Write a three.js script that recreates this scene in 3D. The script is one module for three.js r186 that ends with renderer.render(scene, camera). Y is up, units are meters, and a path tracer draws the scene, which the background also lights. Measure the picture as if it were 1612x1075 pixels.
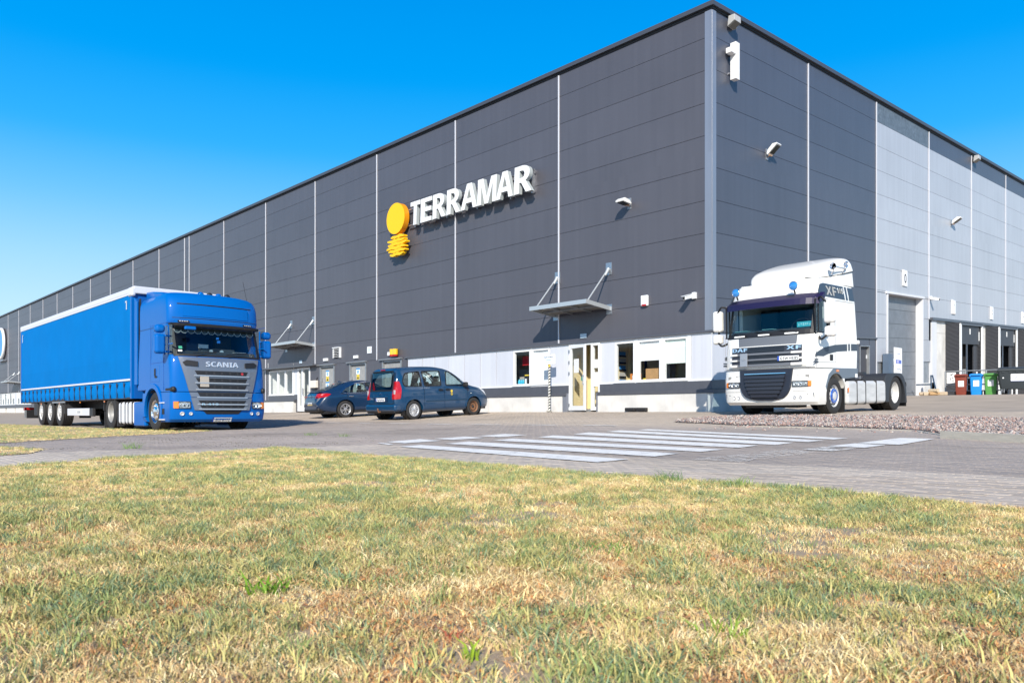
import * as THREE from 'three';
import { mergeGeometries, toCreasedNormals, mergeVertices } from 'three/addons/utils/BufferGeometryUtils.js';
import { RoundedBoxGeometry } from 'three/addons/geometries/RoundedBoxGeometry.js';
import { FontLoader } from 'three/addons/loaders/FontLoader.js';
import { TextGeometry } from 'three/addons/geometries/TextGeometry.js';
import { Brush, Evaluator, SUBTRACTION, INTERSECTION } from 'three-bvh-csg';

// ---------------------------------------------------------------- camera, sky, sun, exposure
const scene = new THREE.Scene();
const EYE = new THREE.Vector3(13.205, -0.10, 20.977);
const camera = new THREE.PerspectiveCamera(47.55, 1024 / 682, 0.1, 2000);
camera.position.copy(EYE);
camera.lookAt(EYE.x - 0.72738, EYE.y, EYE.z - 0.68624);
camera.setViewOffset(1024, 682, 0, -71.5, 1024, 682);      // lens shifted up, verticals stay vertical
camera.focus = 17; camera.userData.fStop = 9.0;
const renderer = new THREE.WebGLRenderer({ antialias: true });
renderer.setSize(1024, 682);
renderer.toneMapping = THREE.LinearToneMapping;
renderer.toneMappingExposure = 1.12;
renderer.shadowMap.enabled = true;

const SUN = new THREE.Vector3(0.86, 0.76, 1).normalize();
{
  const W = 512, Hh = 256, d = new Float32Array(W * Hh * 4);
  const stops = [[0, 0.80, 0.92, 1.0], [5, 0.56, 0.81, 1.0], [10, 0.345, 0.67, 0.97], [14, 0.155, 0.53, 0.95], [18, 0.03, 0.41, 0.92], [23, 0.0, 0.33, 0.87], [28, 0.0, 0.285, 0.81], [45, 0.006, 0.10, 0.36], [90, 0.006, 0.05, 0.19]];
  for (let j = 0; j < Hh; j++) {
    const el = ((j + 0.5) / Hh - 0.5) * 180;
    for (let i = 0; i < W; i++) {
      const az = ((i + 0.5) / W - 0.5) * 2 * Math.PI, e = el * Math.PI / 180;
      const cos = Math.cos(az) * Math.cos(e) * SUN.x + Math.sin(e) * SUN.y + Math.sin(az) * Math.cos(e) * SUN.z;
      let c;
      if (el < 0) c = [0.30, 0.29, 0.26];
      else {
        let k = 0; while (k < stops.length - 2 && el > stops[k + 1][0]) k++;
        const a = stops[k], b = stops[k + 1], t = (el - a[0]) / (b[0] - a[0]);
        c = [1, 2, 3].map((n) => a[n] + (b[n] - a[n]) * t);
        const glow = Math.pow(Math.max(0, cos), 12) * 0.5;          // brighter air round the sun
        c = c.map((v, n) => v + glow * [1, 0.95, 0.85][n]);
      }
      d.set([...c, 1], (j * W + i) * 4);
    }
  }
  const sky = new THREE.DataTexture(d, W, Hh, THREE.RGBAFormat, THREE.FloatType);
  sky.mapping = THREE.EquirectangularReflectionMapping; sky.magFilter = THREE.LinearFilter; sky.needsUpdate = true;
  scene.background = sky; scene.environment = sky;
}
const sun = new THREE.DirectionalLight(new THREE.Color(1.0, 0.93, 0.82), 5.0);
sun.position.copy(SUN).multiplyScalar(120).add(new THREE.Vector3(-5, 0, 0));
sun.target.position.set(-5, 0, 0);
sun.castShadow = true; sun.shadow.mapSize.set(4096, 4096);
Object.assign(sun.shadow.camera, { left: -70, right: 70, top: 60, bottom: -60, near: 1, far: 300 });
scene.add(sun, sun.target);

// ---------------------------------------------------------------- helpers
function rng(seed) { let s = seed >>> 0; return () => { s = (s + 0x6d2b79f5) | 0; let t = Math.imul(s ^ (s >>> 15), 1 | s); t = (t + Math.imul(t ^ (t >>> 7), 61 | t)) ^ t; return ((t ^ (t >>> 14)) >>> 0) / 4294967296; }; }
const R0 = rng(7);
function hash2(x, y, s = 0) { let h = Math.imul(x | 0, 374761393) ^ Math.imul(y | 0, 668265263) ^ Math.imul(s | 0, 2147483647 - 1274126177); h = Math.imul(h ^ (h >>> 13), 1274126177); return ((h ^ (h >>> 16)) >>> 0) / 4294967296; }
function vnoise(x, y, s = 0, per = 0) {
  const xi = Math.floor(x), yi = Math.floor(y), fx = x - xi, fy = y - yi, u = fx * fx * (3 - 2 * fx), v = fy * fy * (3 - 2 * fy);
  const w = (k) => per ? ((k % per) + per) % per : k;
  const a = hash2(w(xi), w(yi), s), b = hash2(w(xi + 1), w(yi), s), c = hash2(w(xi), w(yi + 1), s), e = hash2(w(xi + 1), w(yi + 1), s);
  return a + (b - a) * u + (c - a) * v + (a - b - c + e) * u * v;
}
function fbm(x, y, o = 4, s = 0, per = 0) { let t = 0, a = 0.5, n = 0; for (let i = 0; i < o; i++) { t += a * vnoise(x, y, s + i * 17, per); n += a; a *= 0.5; x *= 2; y *= 2; per *= 2; } return t / n; }
function tex(w, h, fn, srgb = true, clamp = false) {
  const d = new Uint8Array(w * h * 4);
  for (let y = 0; y < h; y++) for (let x = 0; x < w; x++) { const c = fn(x / w, y / h, x, y), o = (y * w + x) * 4; d[o] = Math.max(0, Math.min(255, c[0] * 255)); d[o + 1] = Math.max(0, Math.min(255, c[1] * 255)); d[o + 2] = Math.max(0, Math.min(255, c[2] * 255)); d[o + 3] = c.length > 3 ? Math.max(0, Math.min(255, c[3] * 255)) : 255; }
  const t = new THREE.DataTexture(d, w, h, THREE.RGBAFormat);
  t.wrapS = t.wrapT = clamp ? THREE.ClampToEdgeWrapping : THREE.RepeatWrapping; t.magFilter = THREE.LinearFilter;
  if (srgb) t.colorSpace = THREE.SRGBColorSpace; t.needsUpdate = true; return t;
}
function canvasTex(w, h, draw) {
  const c = document.createElement('canvas'); c.width = w; c.height = h; draw(c.getContext('2d'), w, h);
  const t = new THREE.CanvasTexture(c); t.colorSpace = THREE.SRGBColorSpace; t.magFilter = THREE.LinearFilter; return t;
}
const rep = (t, x, y) => { const c = t.clone(); c.repeat.set(x, y); c.needsUpdate = true; return c; };
function mat(rgb, rough = 0.6, metal = 0, o = {}) {
  const P = ['clearcoat', 'transmission', 'sheen', 'thickness', 'anisotropy'].some((k) => k in o) ? THREE.MeshPhysicalMaterial : THREE.MeshStandardMaterial;
  const m = new P({ roughness: rough, metalness: metal, ...o });
  m.color.setRGB(...rgb); return m;
}
const paint = (rgb, rough = 0.35) => mat(rgb, rough, 0, { clearcoat: 1, clearcoatRoughness: 0.04 });
function flat(g) {
  g = g.index ? g.toNonIndexed() : g;
  if (!g.attributes.normal) g.computeVertexNormals();
  if (!g.attributes.uv) g.setAttribute('uv', new THREE.BufferAttribute(new Float32Array(g.attributes.position.count * 2), 2));
  for (const k of Object.keys(g.attributes)) if (!['position', 'normal', 'uv'].includes(k)) g.deleteAttribute(k);
  g.morphAttributes = {}; return g;
}
const join = (l) => { l = [l].flat(9).map(flat); return l.length === 1 ? l[0] : mergeGeometries(l); };
function mesh(name, geos, m, parent, label) {
  const g = Array.isArray(geos) ? join(geos) : geos;
  const o = new THREE.Mesh(g, m); o.name = name; o.castShadow = o.receiveShadow = true;
  if (label) o.userData.label = label;
  if (parent) parent.add(o); return o;
}
const each = (name, geos, m, parent) => geos.map((g) => mesh(name, g, m, parent));
const taken = new Map();
function numbered(n) { const k = taken.get(n) || 0; taken.set(n, k + 1); return k ? n + '_' + String(k).padStart(3, '0') : n; }
function tag(o, label, category, group) { o.userData.label = label; o.userData.category = category; if (group) o.userData.group = group; return o; }
function thing(name, label, category, pos = [0, 0, 0], turn = 0, group) {
  const o = new THREE.Group(); o.name = numbered(name); o.position.set(...pos); o.rotation.y = turn; scene.add(o); return tag(o, label, category, group);
}
function single(name, geos, m, label, category, group) { const o = mesh(numbered(name), geos, m, scene); return tag(o, label, category, group); }
function structure(name, geos, m) { const o = mesh(numbered(name), geos, m, scene); o.userData.kind = 'structure'; return o; }
const box = (w, h, d, x = 0, y = 0, z = 0, sx = 1, sy = 1, sz = 1) => new THREE.BoxGeometry(w, h, d, sx, sy, sz).translate(x, y, z);
const rbox = (w, h, d, x = 0, y = 0, z = 0, r = 0.02, s = 1) => new RoundedBoxGeometry(w, h, d, s, Math.min(r, w / 2.01, h / 2.01, d / 2.01)).translate(x, y, z);
const cyl = (r0, r1, h, n = 16, open = false) => new THREE.CylinderGeometry(r0, r1, h, n, 1, open);
function bar(a, b, r, n = 8, r2 = r) {
  const A = new THREE.Vector3(...a), B = new THREE.Vector3(...b), d = B.clone().sub(A), L = d.length();
  const g = cyl(r2, r, L, n); g.applyQuaternion(new THREE.Quaternion().setFromUnitVectors(new THREE.Vector3(0, 1, 0), d.normalize()));
  return g.translate((A.x + B.x) / 2, (A.y + B.y) / 2, (A.z + B.z) / 2);
}
function beam(a, b, w, h) {      // square bar from a to b
  const A = new THREE.Vector3(...a), B = new THREE.Vector3(...b), d = B.clone().sub(A), L = d.length(), g = new THREE.BoxGeometry(w, h, L);
  const m = new THREE.Matrix4().lookAt(A, B, Math.abs(d.y) > 0.99 * L ? new THREE.Vector3(1, 0, 0) : new THREE.Vector3(0, 1, 0)); g.applyMatrix4(m);
  return g.translate((A.x + B.x) / 2, (A.y + B.y) / 2, (A.z + B.z) / 2);
}
const tube = (pts, r, n = 24, rs = 8, closed = false) => new THREE.TubeGeometry(new THREE.CatmullRomCurve3(pts.map((p) => new THREE.Vector3(...p)), closed), n, r, rs, closed);
function poly(pts, depth, bevel = 0, seg = 1) {  // outline in x,y, extruded along +z
  const s = new THREE.Shape(pts.map((p) => new THREE.Vector2(p[0], p[1])));
  return new THREE.ExtrudeGeometry(s, { depth, bevelEnabled: bevel > 0, bevelThickness: bevel, bevelSize: bevel, bevelOffset: -bevel, bevelSegments: seg, curveSegments: 8 });
}
function roundRect(w, h, r, x = 0, y = 0) {
  const s = new THREE.Shape(), a = x - w / 2, b = y - h / 2; r = Math.min(r, w / 2.001, h / 2.001);
  s.moveTo(a + r, b); s.lineTo(a + w - r, b); s.absarc(a + w - r, b + r, r, -Math.PI / 2, 0); s.lineTo(a + w, b + h - r); s.absarc(a + w - r, b + h - r, r, 0, Math.PI / 2);
  s.lineTo(a + r, b + h); s.absarc(a + r, b + h - r, r, Math.PI / 2, Math.PI); s.lineTo(a, b + r); s.absarc(a + r, b + r, r, Math.PI, Math.PI * 1.5); return s;
}
function hexa(fn, a0, a1, y0, y1, o0, o1) {     // a box between a0..a1 (along), y0..y1 (up), o0..o1 (out) on a wall mapped by fn; uv in metres
  const c = [[a0, y0, o0], [a1, y0, o0], [a1, y1, o0], [a0, y1, o0], [a0, y0, o1], [a1, y0, o1], [a1, y1, o1], [a0, y1, o1]];
  const P = c.map((p) => fn(...p)), F = [[4, 5, 6, 7], [1, 0, 3, 2], [0, 4, 7, 3], [5, 1, 2, 6], [7, 6, 2, 3], [0, 1, 5, 4]];
  const pos = [], uv = [];
  for (const f of F) for (const k of [0, 1, 2, 0, 2, 3]) { const p = P[f[k]], q = c[f[k]]; pos.push(...p); uv.push(q[0] + q[2], q[1] + (f === F[4] || f === F[5] ? q[2] : 0)); }
  const g = new THREE.BufferGeometry(); g.setAttribute('position', new THREE.Float32BufferAttribute(pos, 3)); g.setAttribute('uv', new THREE.Float32BufferAttribute(uv, 2));
  g.computeVertexNormals();
  return g;
}
const font = await new FontLoader().loadAsync('fonts/droid/droid_sans_bold.typeface.json');
function text(s, size, depth, font_ = font, bevel = 0) {
  const g = new TextGeometry(s, { font: font_, size, depth, curveSegments: 6, bevelEnabled: bevel > 0, bevelSize: bevel, bevelThickness: bevel, bevelSegments: 1 });
  g.computeBoundingBox(); return g;
}
function fit(g, x0, x1, y0, y1) { g.computeBoundingBox(); const b = g.boundingBox; return g.translate(-b.min.x, -b.min.y, 0).scale((x1 - x0) / (b.max.x - b.min.x), (y1 - y0) / (b.max.y - b.min.y), 1).translate(x0, y0, 0); }

// ---------------------------------------------------------------- ground level (falls from the building towards the road)
const LV = [[-14, 0.68], [-13, 0.66], [-10, 0.44], [-6, 0.17], [-2.6, 0.0], [0, -0.045], [1.2, -0.09], [2.6, -0.165], [5.4, -0.315], [8, -0.42], [12.4, -0.545], [16.8, -0.585], [60, -0.585]];
function H(z) {
  const P = LV, n = P.length; if (z <= P[0][0]) return P[0][1]; if (z >= P[n - 1][0]) return P[n - 1][1];
  const d = (i) => (P[i + 1][1] - P[i][1]) / (P[i + 1][0] - P[i][0]);
  const m = (i) => i === 0 ? 0 : i === n - 1 ? 0 : d(i - 1) * d(i) <= 0 ? 0 : 2 * d(i - 1) * d(i) / (d(i - 1) + d(i));
  let i = 0; while (z > P[i + 1][0]) i++;
  const h = P[i + 1][0] - P[i][0], t = (z - P[i][0]) / h, t2 = t * t, t3 = t2 * t;
  return P[i][1] * (2 * t3 - 3 * t2 + 1) + h * m(i) * (t3 - 2 * t2 + t) + P[i + 1][1] * (3 * t2 - 2 * t3) + h * m(i + 1) * (t3 - t2);
}
function curve(P) {              // smooth monotone curve through [x, y] points
  P = [...P].sort((a, b) => a[0] - b[0]); const n = P.length, d = (i) => (P[i + 1][1] - P[i][1]) / (P[i + 1][0] - P[i][0]);
  const m = P.map((_, i) => i === 0 ? d(0) : i === n - 1 ? d(n - 2) : d(i - 1) * d(i) <= 0 ? 0 : 2 * d(i - 1) * d(i) / (d(i - 1) + d(i)));
  return (x) => { if (x <= P[0][0]) return P[0][1]; if (x >= P[n - 1][0]) return P[n - 1][1]; let i = 0; while (x > P[i + 1][0]) i++; const h = P[i + 1][0] - P[i][0], t = (x - P[i][0]) / h, t2 = t * t, t3 = t2 * t; return P[i][1] * (2 * t3 - 3 * t2 + 1) + h * m[i] * (t3 - 2 * t2 + t) + P[i + 1][1] * (3 * t2 - 2 * t3) + h * m[i + 1] * (t3 - t2); };
}
function clipZ(p, z, keepAbove) {
  const out = []; for (let i = 0; i < p.length; i++) { const a = p[i], b = p[(i + 1) % p.length], ia = keepAbove ? a[1] >= z : a[1] <= z, ib = keepAbove ? b[1] >= z : b[1] <= z; if (ia) out.push(a); if (ia !== ib) { const t = (z - a[1]) / (b[1] - a[1]); out.push([a[0] + (b[0] - a[0]) * t, z]); } } return out;
}
function drape(p, dy, step = 0.4, extra) {     // a polygon in x,z laid on the ground dy above it
  const z0 = Math.min(...p.map((q) => q[1])), z1 = Math.max(...p.map((q) => q[1])), pos = [], uv = [];
  let z = z0;
  while (z < z1) {
    const big = z > 17 || z < -16 ? 12 : step, e = Math.min(z + big, z1), c = clipZ(clipZ(p, z, true), e, false); z = e;
    if (c.length < 3) continue;
    const v = c.map((q) => new THREE.Vector2(q[0], q[1]));
    for (const t of THREE.ShapeUtils.triangulateShape(v, [])) {
      const A = c[t[0]], B = c[t[1]], C = c[t[2]], up = (B[0] - A[0]) * (C[1] - A[1]) - (B[1] - A[1]) * (C[0] - A[0]) < 0;
      for (const q of up ? [A, B, C] : [A, C, B]) { pos.push(q[0], H(q[1]) + dy + (extra ? extra(q[0], q[1]) : 0), q[1]); uv.push(q[0], q[1]); }
    }
  }
  const g = new THREE.BufferGeometry(); g.setAttribute('position', new THREE.Float32BufferAttribute(pos, 3)); g.setAttribute('uv', new THREE.Float32BufferAttribute(uv, 2)); g.computeVertexNormals();
  const m = mergeVertices(g, 1e-4); m.deleteAttribute('normal'); m.computeVertexNormals(); return m;
}
function inside(p, x, z) { let r = false; for (let i = 0, j = p.length - 1; i < p.length; j = i++) if ((p[i][1] > z) !== (p[j][1] > z) && x < (p[j][0] - p[i][0]) * (z - p[i][1]) / (p[j][1] - p[i][1]) + p[i][0]) r = !r; return r; }
// ---------------------------------------------------------------- surface materials
const grainT = tex(256, 256, (u, v) => { const n = 0.82 + 0.3 * (fbm(u * 8, v * 8, 4, 3, 8) - 0.5) + 0.1 * (hash2(u * 256, v * 256, 9) - 0.5); return [n, n, n]; }, false);
const concT = tex(512, 512, (u, v) => {
  let n = 0.86 + 0.32 * (fbm(u * 6, v * 6, 5, 21, 6) - 0.5) + 0.06 * (hash2(u * 512, v * 512, 2) - 0.5);
  n -= 0.10 * Math.max(0, fbm(u * 40, v * 3, 3, 5, 0) - 0.55) * 2;
  return [n, n * 0.99, n * 0.965];
}, false);
const cladBump = tex(256, 64, (u, v, x) => { const p = (u * 16) % 1, n = p < 0.12 ? 0.2 : 0.75; return [n, n, n]; }, false);
const cladMap = tex(512, 512, (u, v) => {                // weathering: rain streaks and faint dust, per 8 m
  const s = fbm(u * 60, v * 2.2, 3, 31), b = fbm(u * 4, v * 4, 4, 77, 4), n = 0.93 + 0.12 * (s - 0.5) + 0.13 * (b - 0.5);
  return [n, n, n * 1.0];
}, false);
const CM = rep(cladMap, 1 / 8, 1 / 8), CB = rep(cladBump, 1 / 0.8, 1);
const M = {};
const clad = (rgb) => mat(rgb, 0.42, 0.15, { map: CM, bumpMap: CB, bumpScale: 0.0015 });
M.dark = [0, 1, 2].map((i) => clad([0.108, 0.106, 0.124].map((c) => c * (0.965 + i * 0.03))));
M.darkR = [0, 1, 2].map((i) => clad([0.098, 0.104, 0.131].map((c) => c * (0.965 + i * 0.03))));
M.light = [0, 1, 2].map((i) => clad([0.52, 0.535, 0.57].map((c) => c * (0.96 + i * 0.025))));
M.faded = mat([0.17, 0.205, 0.235], 0.5, 0.1, { map: rep(tex(512, 512, (u, v) => { const n = 0.75 + 0.5 * (fbm(u * 60, v * 14, 4, 81) - 0.5) + 0.3 * (fbm(u * 9, v * 9, 3, 82, 9) - 0.5); return [n, n, n * 1.02]; }, false), 0.25, 0.8) });
M.trim = mat([0.13, 0.135, 0.155], 0.4, 0.3, { map: CM });
M.eaves = mat([0.075, 0.08, 0.095], 0.45, 0.2);
M.cornerTrim = mat([0.30, 0.32, 0.37], 0.35, 0.4, { map: CM });
M.seam = mat([0.70, 0.70, 0.74], 0.4, 0.1);
M.joint = mat([0.06, 0.061, 0.072], 0.7);
M.black = mat([0.012, 0.012, 0.014], 0.6);
M.void = mat([0.02, 0.02, 0.022], 0.9);
M.concrete = mat([0.80, 0.79, 0.77], 0.9, 0, { map: rep(concT, 0.4, 0.4), bumpMap: rep(concT, 0.4, 0.4), bumpScale: 0.004 });
M.white = mat([0.74, 0.75, 0.78], 0.5, 0, { map: CM });
M.band = [0, 1].map((i) => mat([0.66 + i * 0.03, 0.68 + i * 0.03, 0.74 + i * 0.03], 0.45, 0.05, { map: CM }));
M.pvc = mat([0.80, 0.81, 0.82], 0.35);
M.steel = mat([0.55, 0.57, 0.60], 0.38, 0.85, { map: grainT });
M.galv = mat([0.45, 0.47, 0.49], 0.5, 0.6, { map: grainT });
M.glass = mat([0.97, 0.99, 0.985], 0.02, 0, { transmission: 1, thickness: 0, ior: 1.5 });
M.room = mat([0.74, 0.62, 0.36], 0.85); M.roomGrey = mat([0.46, 0.46, 0.45], 0.9); M.floorIn = mat([0.22, 0.2, 0.18], 0.7);
M.blind = mat([0.74, 0.82, 0.76], 0.9); M.blindW = mat([0.85, 0.86, 0.86], 0.9);
M.door = mat([0.42, 0.42, 0.41], 0.5, 0.1, { map: grainT });
M.paper = mat([0.82, 0.82, 0.80], 0.8); M.blue = mat([0.05, 0.25, 0.62], 0.6); M.yellow = mat([0.75, 0.55, 0.05], 0.6); M.red = mat([0.55, 0.02, 0.02], 0.5);
M.orange = mat([0.75, 0.16, 0.01], 0.4); M.rubber = mat([0.02, 0.02, 0.022], 0.75, 0, { bumpMap: grainT, bumpScale: 0.002 });
M.card = mat([0.52, 0.30, 0.13], 0.85, 0, { map: grainT });
M.teal = mat([0.02, 0.3, 0.18], 0.6);

// ---------------------------------------------------------------- the warehouse
const LF = (x, y, o) => [x, y, o];                              // the long front: along x, facing +z
const SLOPE = 0.0474;
const RF = (s, y, o) => [o, y + SLOPE * s, -s];                  // the dock side: runs back along -z, its courses rise with the yard
const wh = thing('warehouse', 'huge dark grey panel clad warehouse with light grey dock side', 'warehouse');
const part = (name, g, m, parent = wh, label) => mesh(name, g, m, parent, label);
const TOP = 12.5, row = (k) => 11.605 - 1.015 * k;               // row(9) = 2.47
{
  // the mass behind the cladding: stands back so that the office rooms behind the windows have depth
  const L = -118, D = 84, pos = [], q = (a, b, c, d) => pos.push(...a, ...b, ...c, ...a, ...c, ...d);
  const f = -0.25, P = (x, y, z) => [x, y + SLOPE * -z, z];
  const zB = -D, t = TOP - 0.05;
  q(P(L, t, f), P(-0.2, t, f), P(-0.2, t, zB), P(L, t, zB));
  part('roof', (() => { const g = new THREE.BufferGeometry(); g.setAttribute('position', new THREE.Float32BufferAttribute(pos, 3)); g.computeVertexNormals(); return g; })(), M.galv);
  const back = [];
  back.push(box(117, 14, 0.2, -59.5, 5, -4.2), box(0.2, 14, 80, -0.9, 5, -44), box(0.2, 14, 84, L, 5, -42), box(117, 14, 0.2, -59.5, 5, -84));
  back.push(box(117.8, 0.1, 4, -59.1, 2.9, -2.15));                  // ceiling over the office rooms
  part('wall', back, M.void, wh, 'dark inner wall behind the cladding');
  part('floor', [box(118, 0.1, 4, -59, -0.1, -2.1)], M.floorIn);
}
// cladding panels, front
const bayL = [-0.22, -6.49, -12.55, -18.56, -24.52, -30.4, -36.4, -42.3]; while (bayL.length < 20) bayL.push(bayL[bayL.length - 1] - 6.02);
const GAP = 0.0065;
function panel(fn, a0, a1, y0, y1, m, name = 'cladding_panel', o1 = 0) { if (a1 - a0 < 0.05 || y1 - y0 < 0.05) return; part(name, hexa(fn, a0 + 0.02, a1 - 0.02, y0 + GAP, y1 - GAP, o1 - 0.09, o1), m); }
for (let b = 0; b < bayL.length - 1; b++) for (let k = 0; k < 10; k++) {
  const y1 = k ? row(k - 1) : TOP - 0.02, y0 = row(k);
  panel(LF, bayL[b + 1], bayL[b], y0, y1, M.dark[Math.floor(R0() * 3)]);
}
part('panel_joint', [hexa(LF, -118, -0.05, 2.47, TOP - 0.03, -0.2, -0.03)], M.joint);
// lower dark cladding where there is no white window band: doors cut out
const holes = [[-30.95, -25.08, 2.44], [-24.02, -22.51, 2.42], [-21.05, -19.49, 2.42], [-18.11, -16.49, 2.42]];
{
  let x = -16.09;
  const segs = []; for (const h of [...holes].sort((a, b) => b[1] - a[1])) { segs.push([h[1], x]); x = h[0]; } segs.push([x, -37.5]); segs.push([-37.5, -90]);
  for (const [a, b] of segs) { const lo = Math.min(a, b), hi = Math.max(a, b); for (let q = lo; q < hi - 0.01; q += 6.02) { const e = Math.min(q + 6.02, hi); panel(LF, q, e, 1.455, 2.47, M.dark[1]); panel(LF, q, e, 0.44, 1.455, M.dark[0]); panel(LF, q, e, -0.6, 0.44, M.dark[2]); } part('panel_joint', hexa(LF, lo, hi, -0.6, 2.47, -0.2, -0.03), M.joint); }
}
// seam strips, corner trim, eaves
for (let b = 1; b < bayL.length - 1; b++) { const low = b <= 2 || b >= 15 ? 2.44 : b === 4 || b === 3 ? 2.46 : 0.55; part('seam_strip', hexa(LF, bayL[b] - 0.026, bayL[b] + 0.026, low, TOP - 0.1, 0.002, 0.028), M.seam); }
part('seam_strip', hexa(LF, -43.2, -43.13, 0.55, TOP - 0.1, 0.002, 0.028), M.seam);
part('corner_trim', [hexa(LF, -0.235, 0.01, 2.44, TOP - 0.1, 0.002, 0.03)], M.cornerTrim);
part('corner_trim', [hexa(RF, 0.0, 0.2, 2.44, TOP - 0.1, 0.002, 0.031)], M.cornerTrim);
part('eaves', [hexa(LF, -118, 0.12, TOP - 0.01, TOP + 0.13, -0.3, 0.12)], M.eaves); part('eaves_shadow_gap', hexa(LF, -118, 0.06, TOP - 0.08, TOP - 0.012, -0.2, 0.04), M.black);
part('eaves', [hexa(RF, 0.301, 84, TOP - 0.01, TOP + 0.133, -0.3, 0.12)], M.eaves); part('eaves', hexa(RF, -0.119, 0.3, TOP - 0.008, TOP + 0.128, 0.0, 0.121), M.eaves); part('eaves_shadow_gap', hexa(RF, 0.21, 84, TOP - 0.08, TOP - 0.012, -0.2, 0.04), M.black);
// dock side cladding
const bayR = [0.18, 6.41, 12.6, 18.8, 25.13, 31.43, 37.6, 43.8, 50, 56.2, 62.4];
for (let b = 0; b < bayR.length - 1; b++) for (let k = 0; k < 10; k++) {
  const y1 = k ? row(k - 1) : TOP - 0.02; let y0 = row(k); const far = b >= 2;
  if (far && k === 9) break;
  let m = far ? (k === 0 ? (b === 2 ? M.faded : M.darkR[b % 3]) : M.light[Math.floor(R0() * 3)]) : M.darkR[Math.floor(R0() * 3)];
  if (b === 2 && y0 < 4.45) { if (y1 > 4.46) { panel(RF, 12.6, 18.8, 4.43, y1, m); y0 = row(k); panel(RF, 12.6, 13.72, y0, 4.41, m); panel(RF, 18.02, 18.8, y0, 4.41, m); } else { panel(RF, 12.6, 13.72, y0, y1, m); panel(RF, 18.02, 18.8, y0, y1, m); } continue; }
  if (b >= 3 && y0 < 3.55) y0 = 3.55;
  panel(RF, bayR[b], bayR[b + 1], y0, y1, m);
}
for (let k = 9; k < 11; k++) { panel(RF, 12.6, 13.72, row(k), row(k - 1), M.light[1]); panel(RF, 18.02, 19.05, row(k), row(k - 1), M.light[0]); }
panel(RF, 18.8, 19.05, 2.47, 3.55, M.light[0]);
part('panel_joint', hexa(RF, 0.1, 12.6, 2.47, TOP - 0.03, -0.2, -0.03), M.joint);
part('panel_joint', [hexa(RF, 12.6, 13.6, 2.47, TOP - 0.03, -0.2, -0.03), hexa(RF, 13.6, 18.1, 4.45, TOP - 0.03, -0.2, -0.03), hexa(RF, 18.1, 63, 3.56, TOP - 0.03, -0.2, -0.03), hexa(RF, 12.6, 13.6, 0.4, 2.47, -0.2, -0.06), hexa(RF, 18.1, 19, 0.4, 3.56, -0.2, -0.06)], M.galv);
for (let b = 1; b < bayR.length - 1; b++) part('seam_strip', hexa(RF, bayR[b] - 0.028, bayR[b] + 0.028, b === 1 ? 2.44 : b === 2 ? -0.5 : b === 3 ? 3.5 : 3.58, TOP - 0.1, 0.002, 0.028), M.seam);
// dark lower cladding and white band on the dock side near the corner, with a grey service door
panel(RF, 7.4, 10.94, 1.455, 2.47, M.darkR[0]); panel(RF, 7.4, 10.94, 0.44, 1.455, M.darkR[1]); panel(RF, 7.4, 10.94, -0.9, 0.44, M.darkR[2]); panel(RF, 11.9, 12.56, -0.9, 2.47, M.darkR[1]); panel(RF, 10.94, 11.9, 2.13, 2.47, M.darkR[1]);
part('panel_joint', hexa(RF, 7.4, 12.6, -0.9, 2.47, -0.3, -0.1), M.joint);
panel(RF, 0.02, 3.7, 0.91, 2.41, M.band[0], 'band_panel'); panel(RF, 3.7, 7.4, 0.91, 2.41, M.band[1], 'band_panel');
part('ledge', [hexa(RF, -0.031, 7.4, 0.642, 0.905, -0.1, 0.03), hexa(RF, -0.162, 7.4, 0.525, 0.636, -0.1, 0.16)], M.trim);
part('plinth', [hexa(RF, -0.131, 7.4, -1.2, 0.518, -0.1, 0.13)], M.concrete);
{ const d = part('service_door', [hexa(RF, 10.98, 11.86, -0.3, 2.08, -0.18, -0.12)], M.door); mesh('frame', [hexa(RF, 10.94, 10.98, -0.3, 2.13, -0.2, 0.02), hexa(RF, 11.86, 11.9, -0.3, 2.13, -0.2, 0.02), hexa(RF, 10.94, 11.9, 2.09, 2.13, -0.2, 0.03)], M.galv, d); mesh('hinge', [hexa(RF, 11.8, 11.85, 1.6, 1.75, -0.12, -0.08)], M.pvc, d); mesh('hinge', [hexa(RF, 11.8, 11.85, 0.4, 0.55, -0.12, -0.08)], M.pvc, d); }

// white window band on the front
const bandX = [-16.06, -14.925, -14.03, -13.03, -11.98, -10.96, -9.98, -8.96];
for (let i = 0; i < 7; i++) panel(LF, bandX[i], bandX[i + 1], 0.92, 2.41, M.band[i % 2], 'band_panel', -0.02);
panel(LF, -6.98, -5.99, 0.92, 2.41, M.band[1], 'band_panel', -0.02); panel(LF, -4.5, -3.84, 0.92, 2.41, M.band[0], 'band_panel', -0.02); panel(LF, -0.77, -0.02, 0.92, 2.41, M.band[0], 'band_panel', -0.02);
part('band_rail', [hexa(LF, -16.06, -5.97, 2.35, 2.415, -0.1, -0.015), hexa(LF, -4.55, 0, 2.35, 2.415, -0.1, -0.015), hexa(LF, -16.06, -5.97, 0.91, 0.955, -0.1, 0.01), hexa(LF, -4.55, 0, 0.91, 0.955, -0.1, 0.01)], M.pvc);
part('drip_edge', [hexa(LF, -16.2, 0.03, 2.415, 2.475, -0.1, 0.07)], M.trim);
part('drip_edge', [hexa(RF, 0, 12.58, 2.415, 2.475, -0.1, 0.07)], M.trim);
for (const [a, b] of [[-16.06, -6.0], [-4.5, -0.02]]) part('ledge', [hexa(LF, a, b, 0.64, 0.905, -0.1, 0.03), hexa(LF, a - 0.03, b, 0.525, 0.635, -0.1, 0.16)], M.trim);
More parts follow.
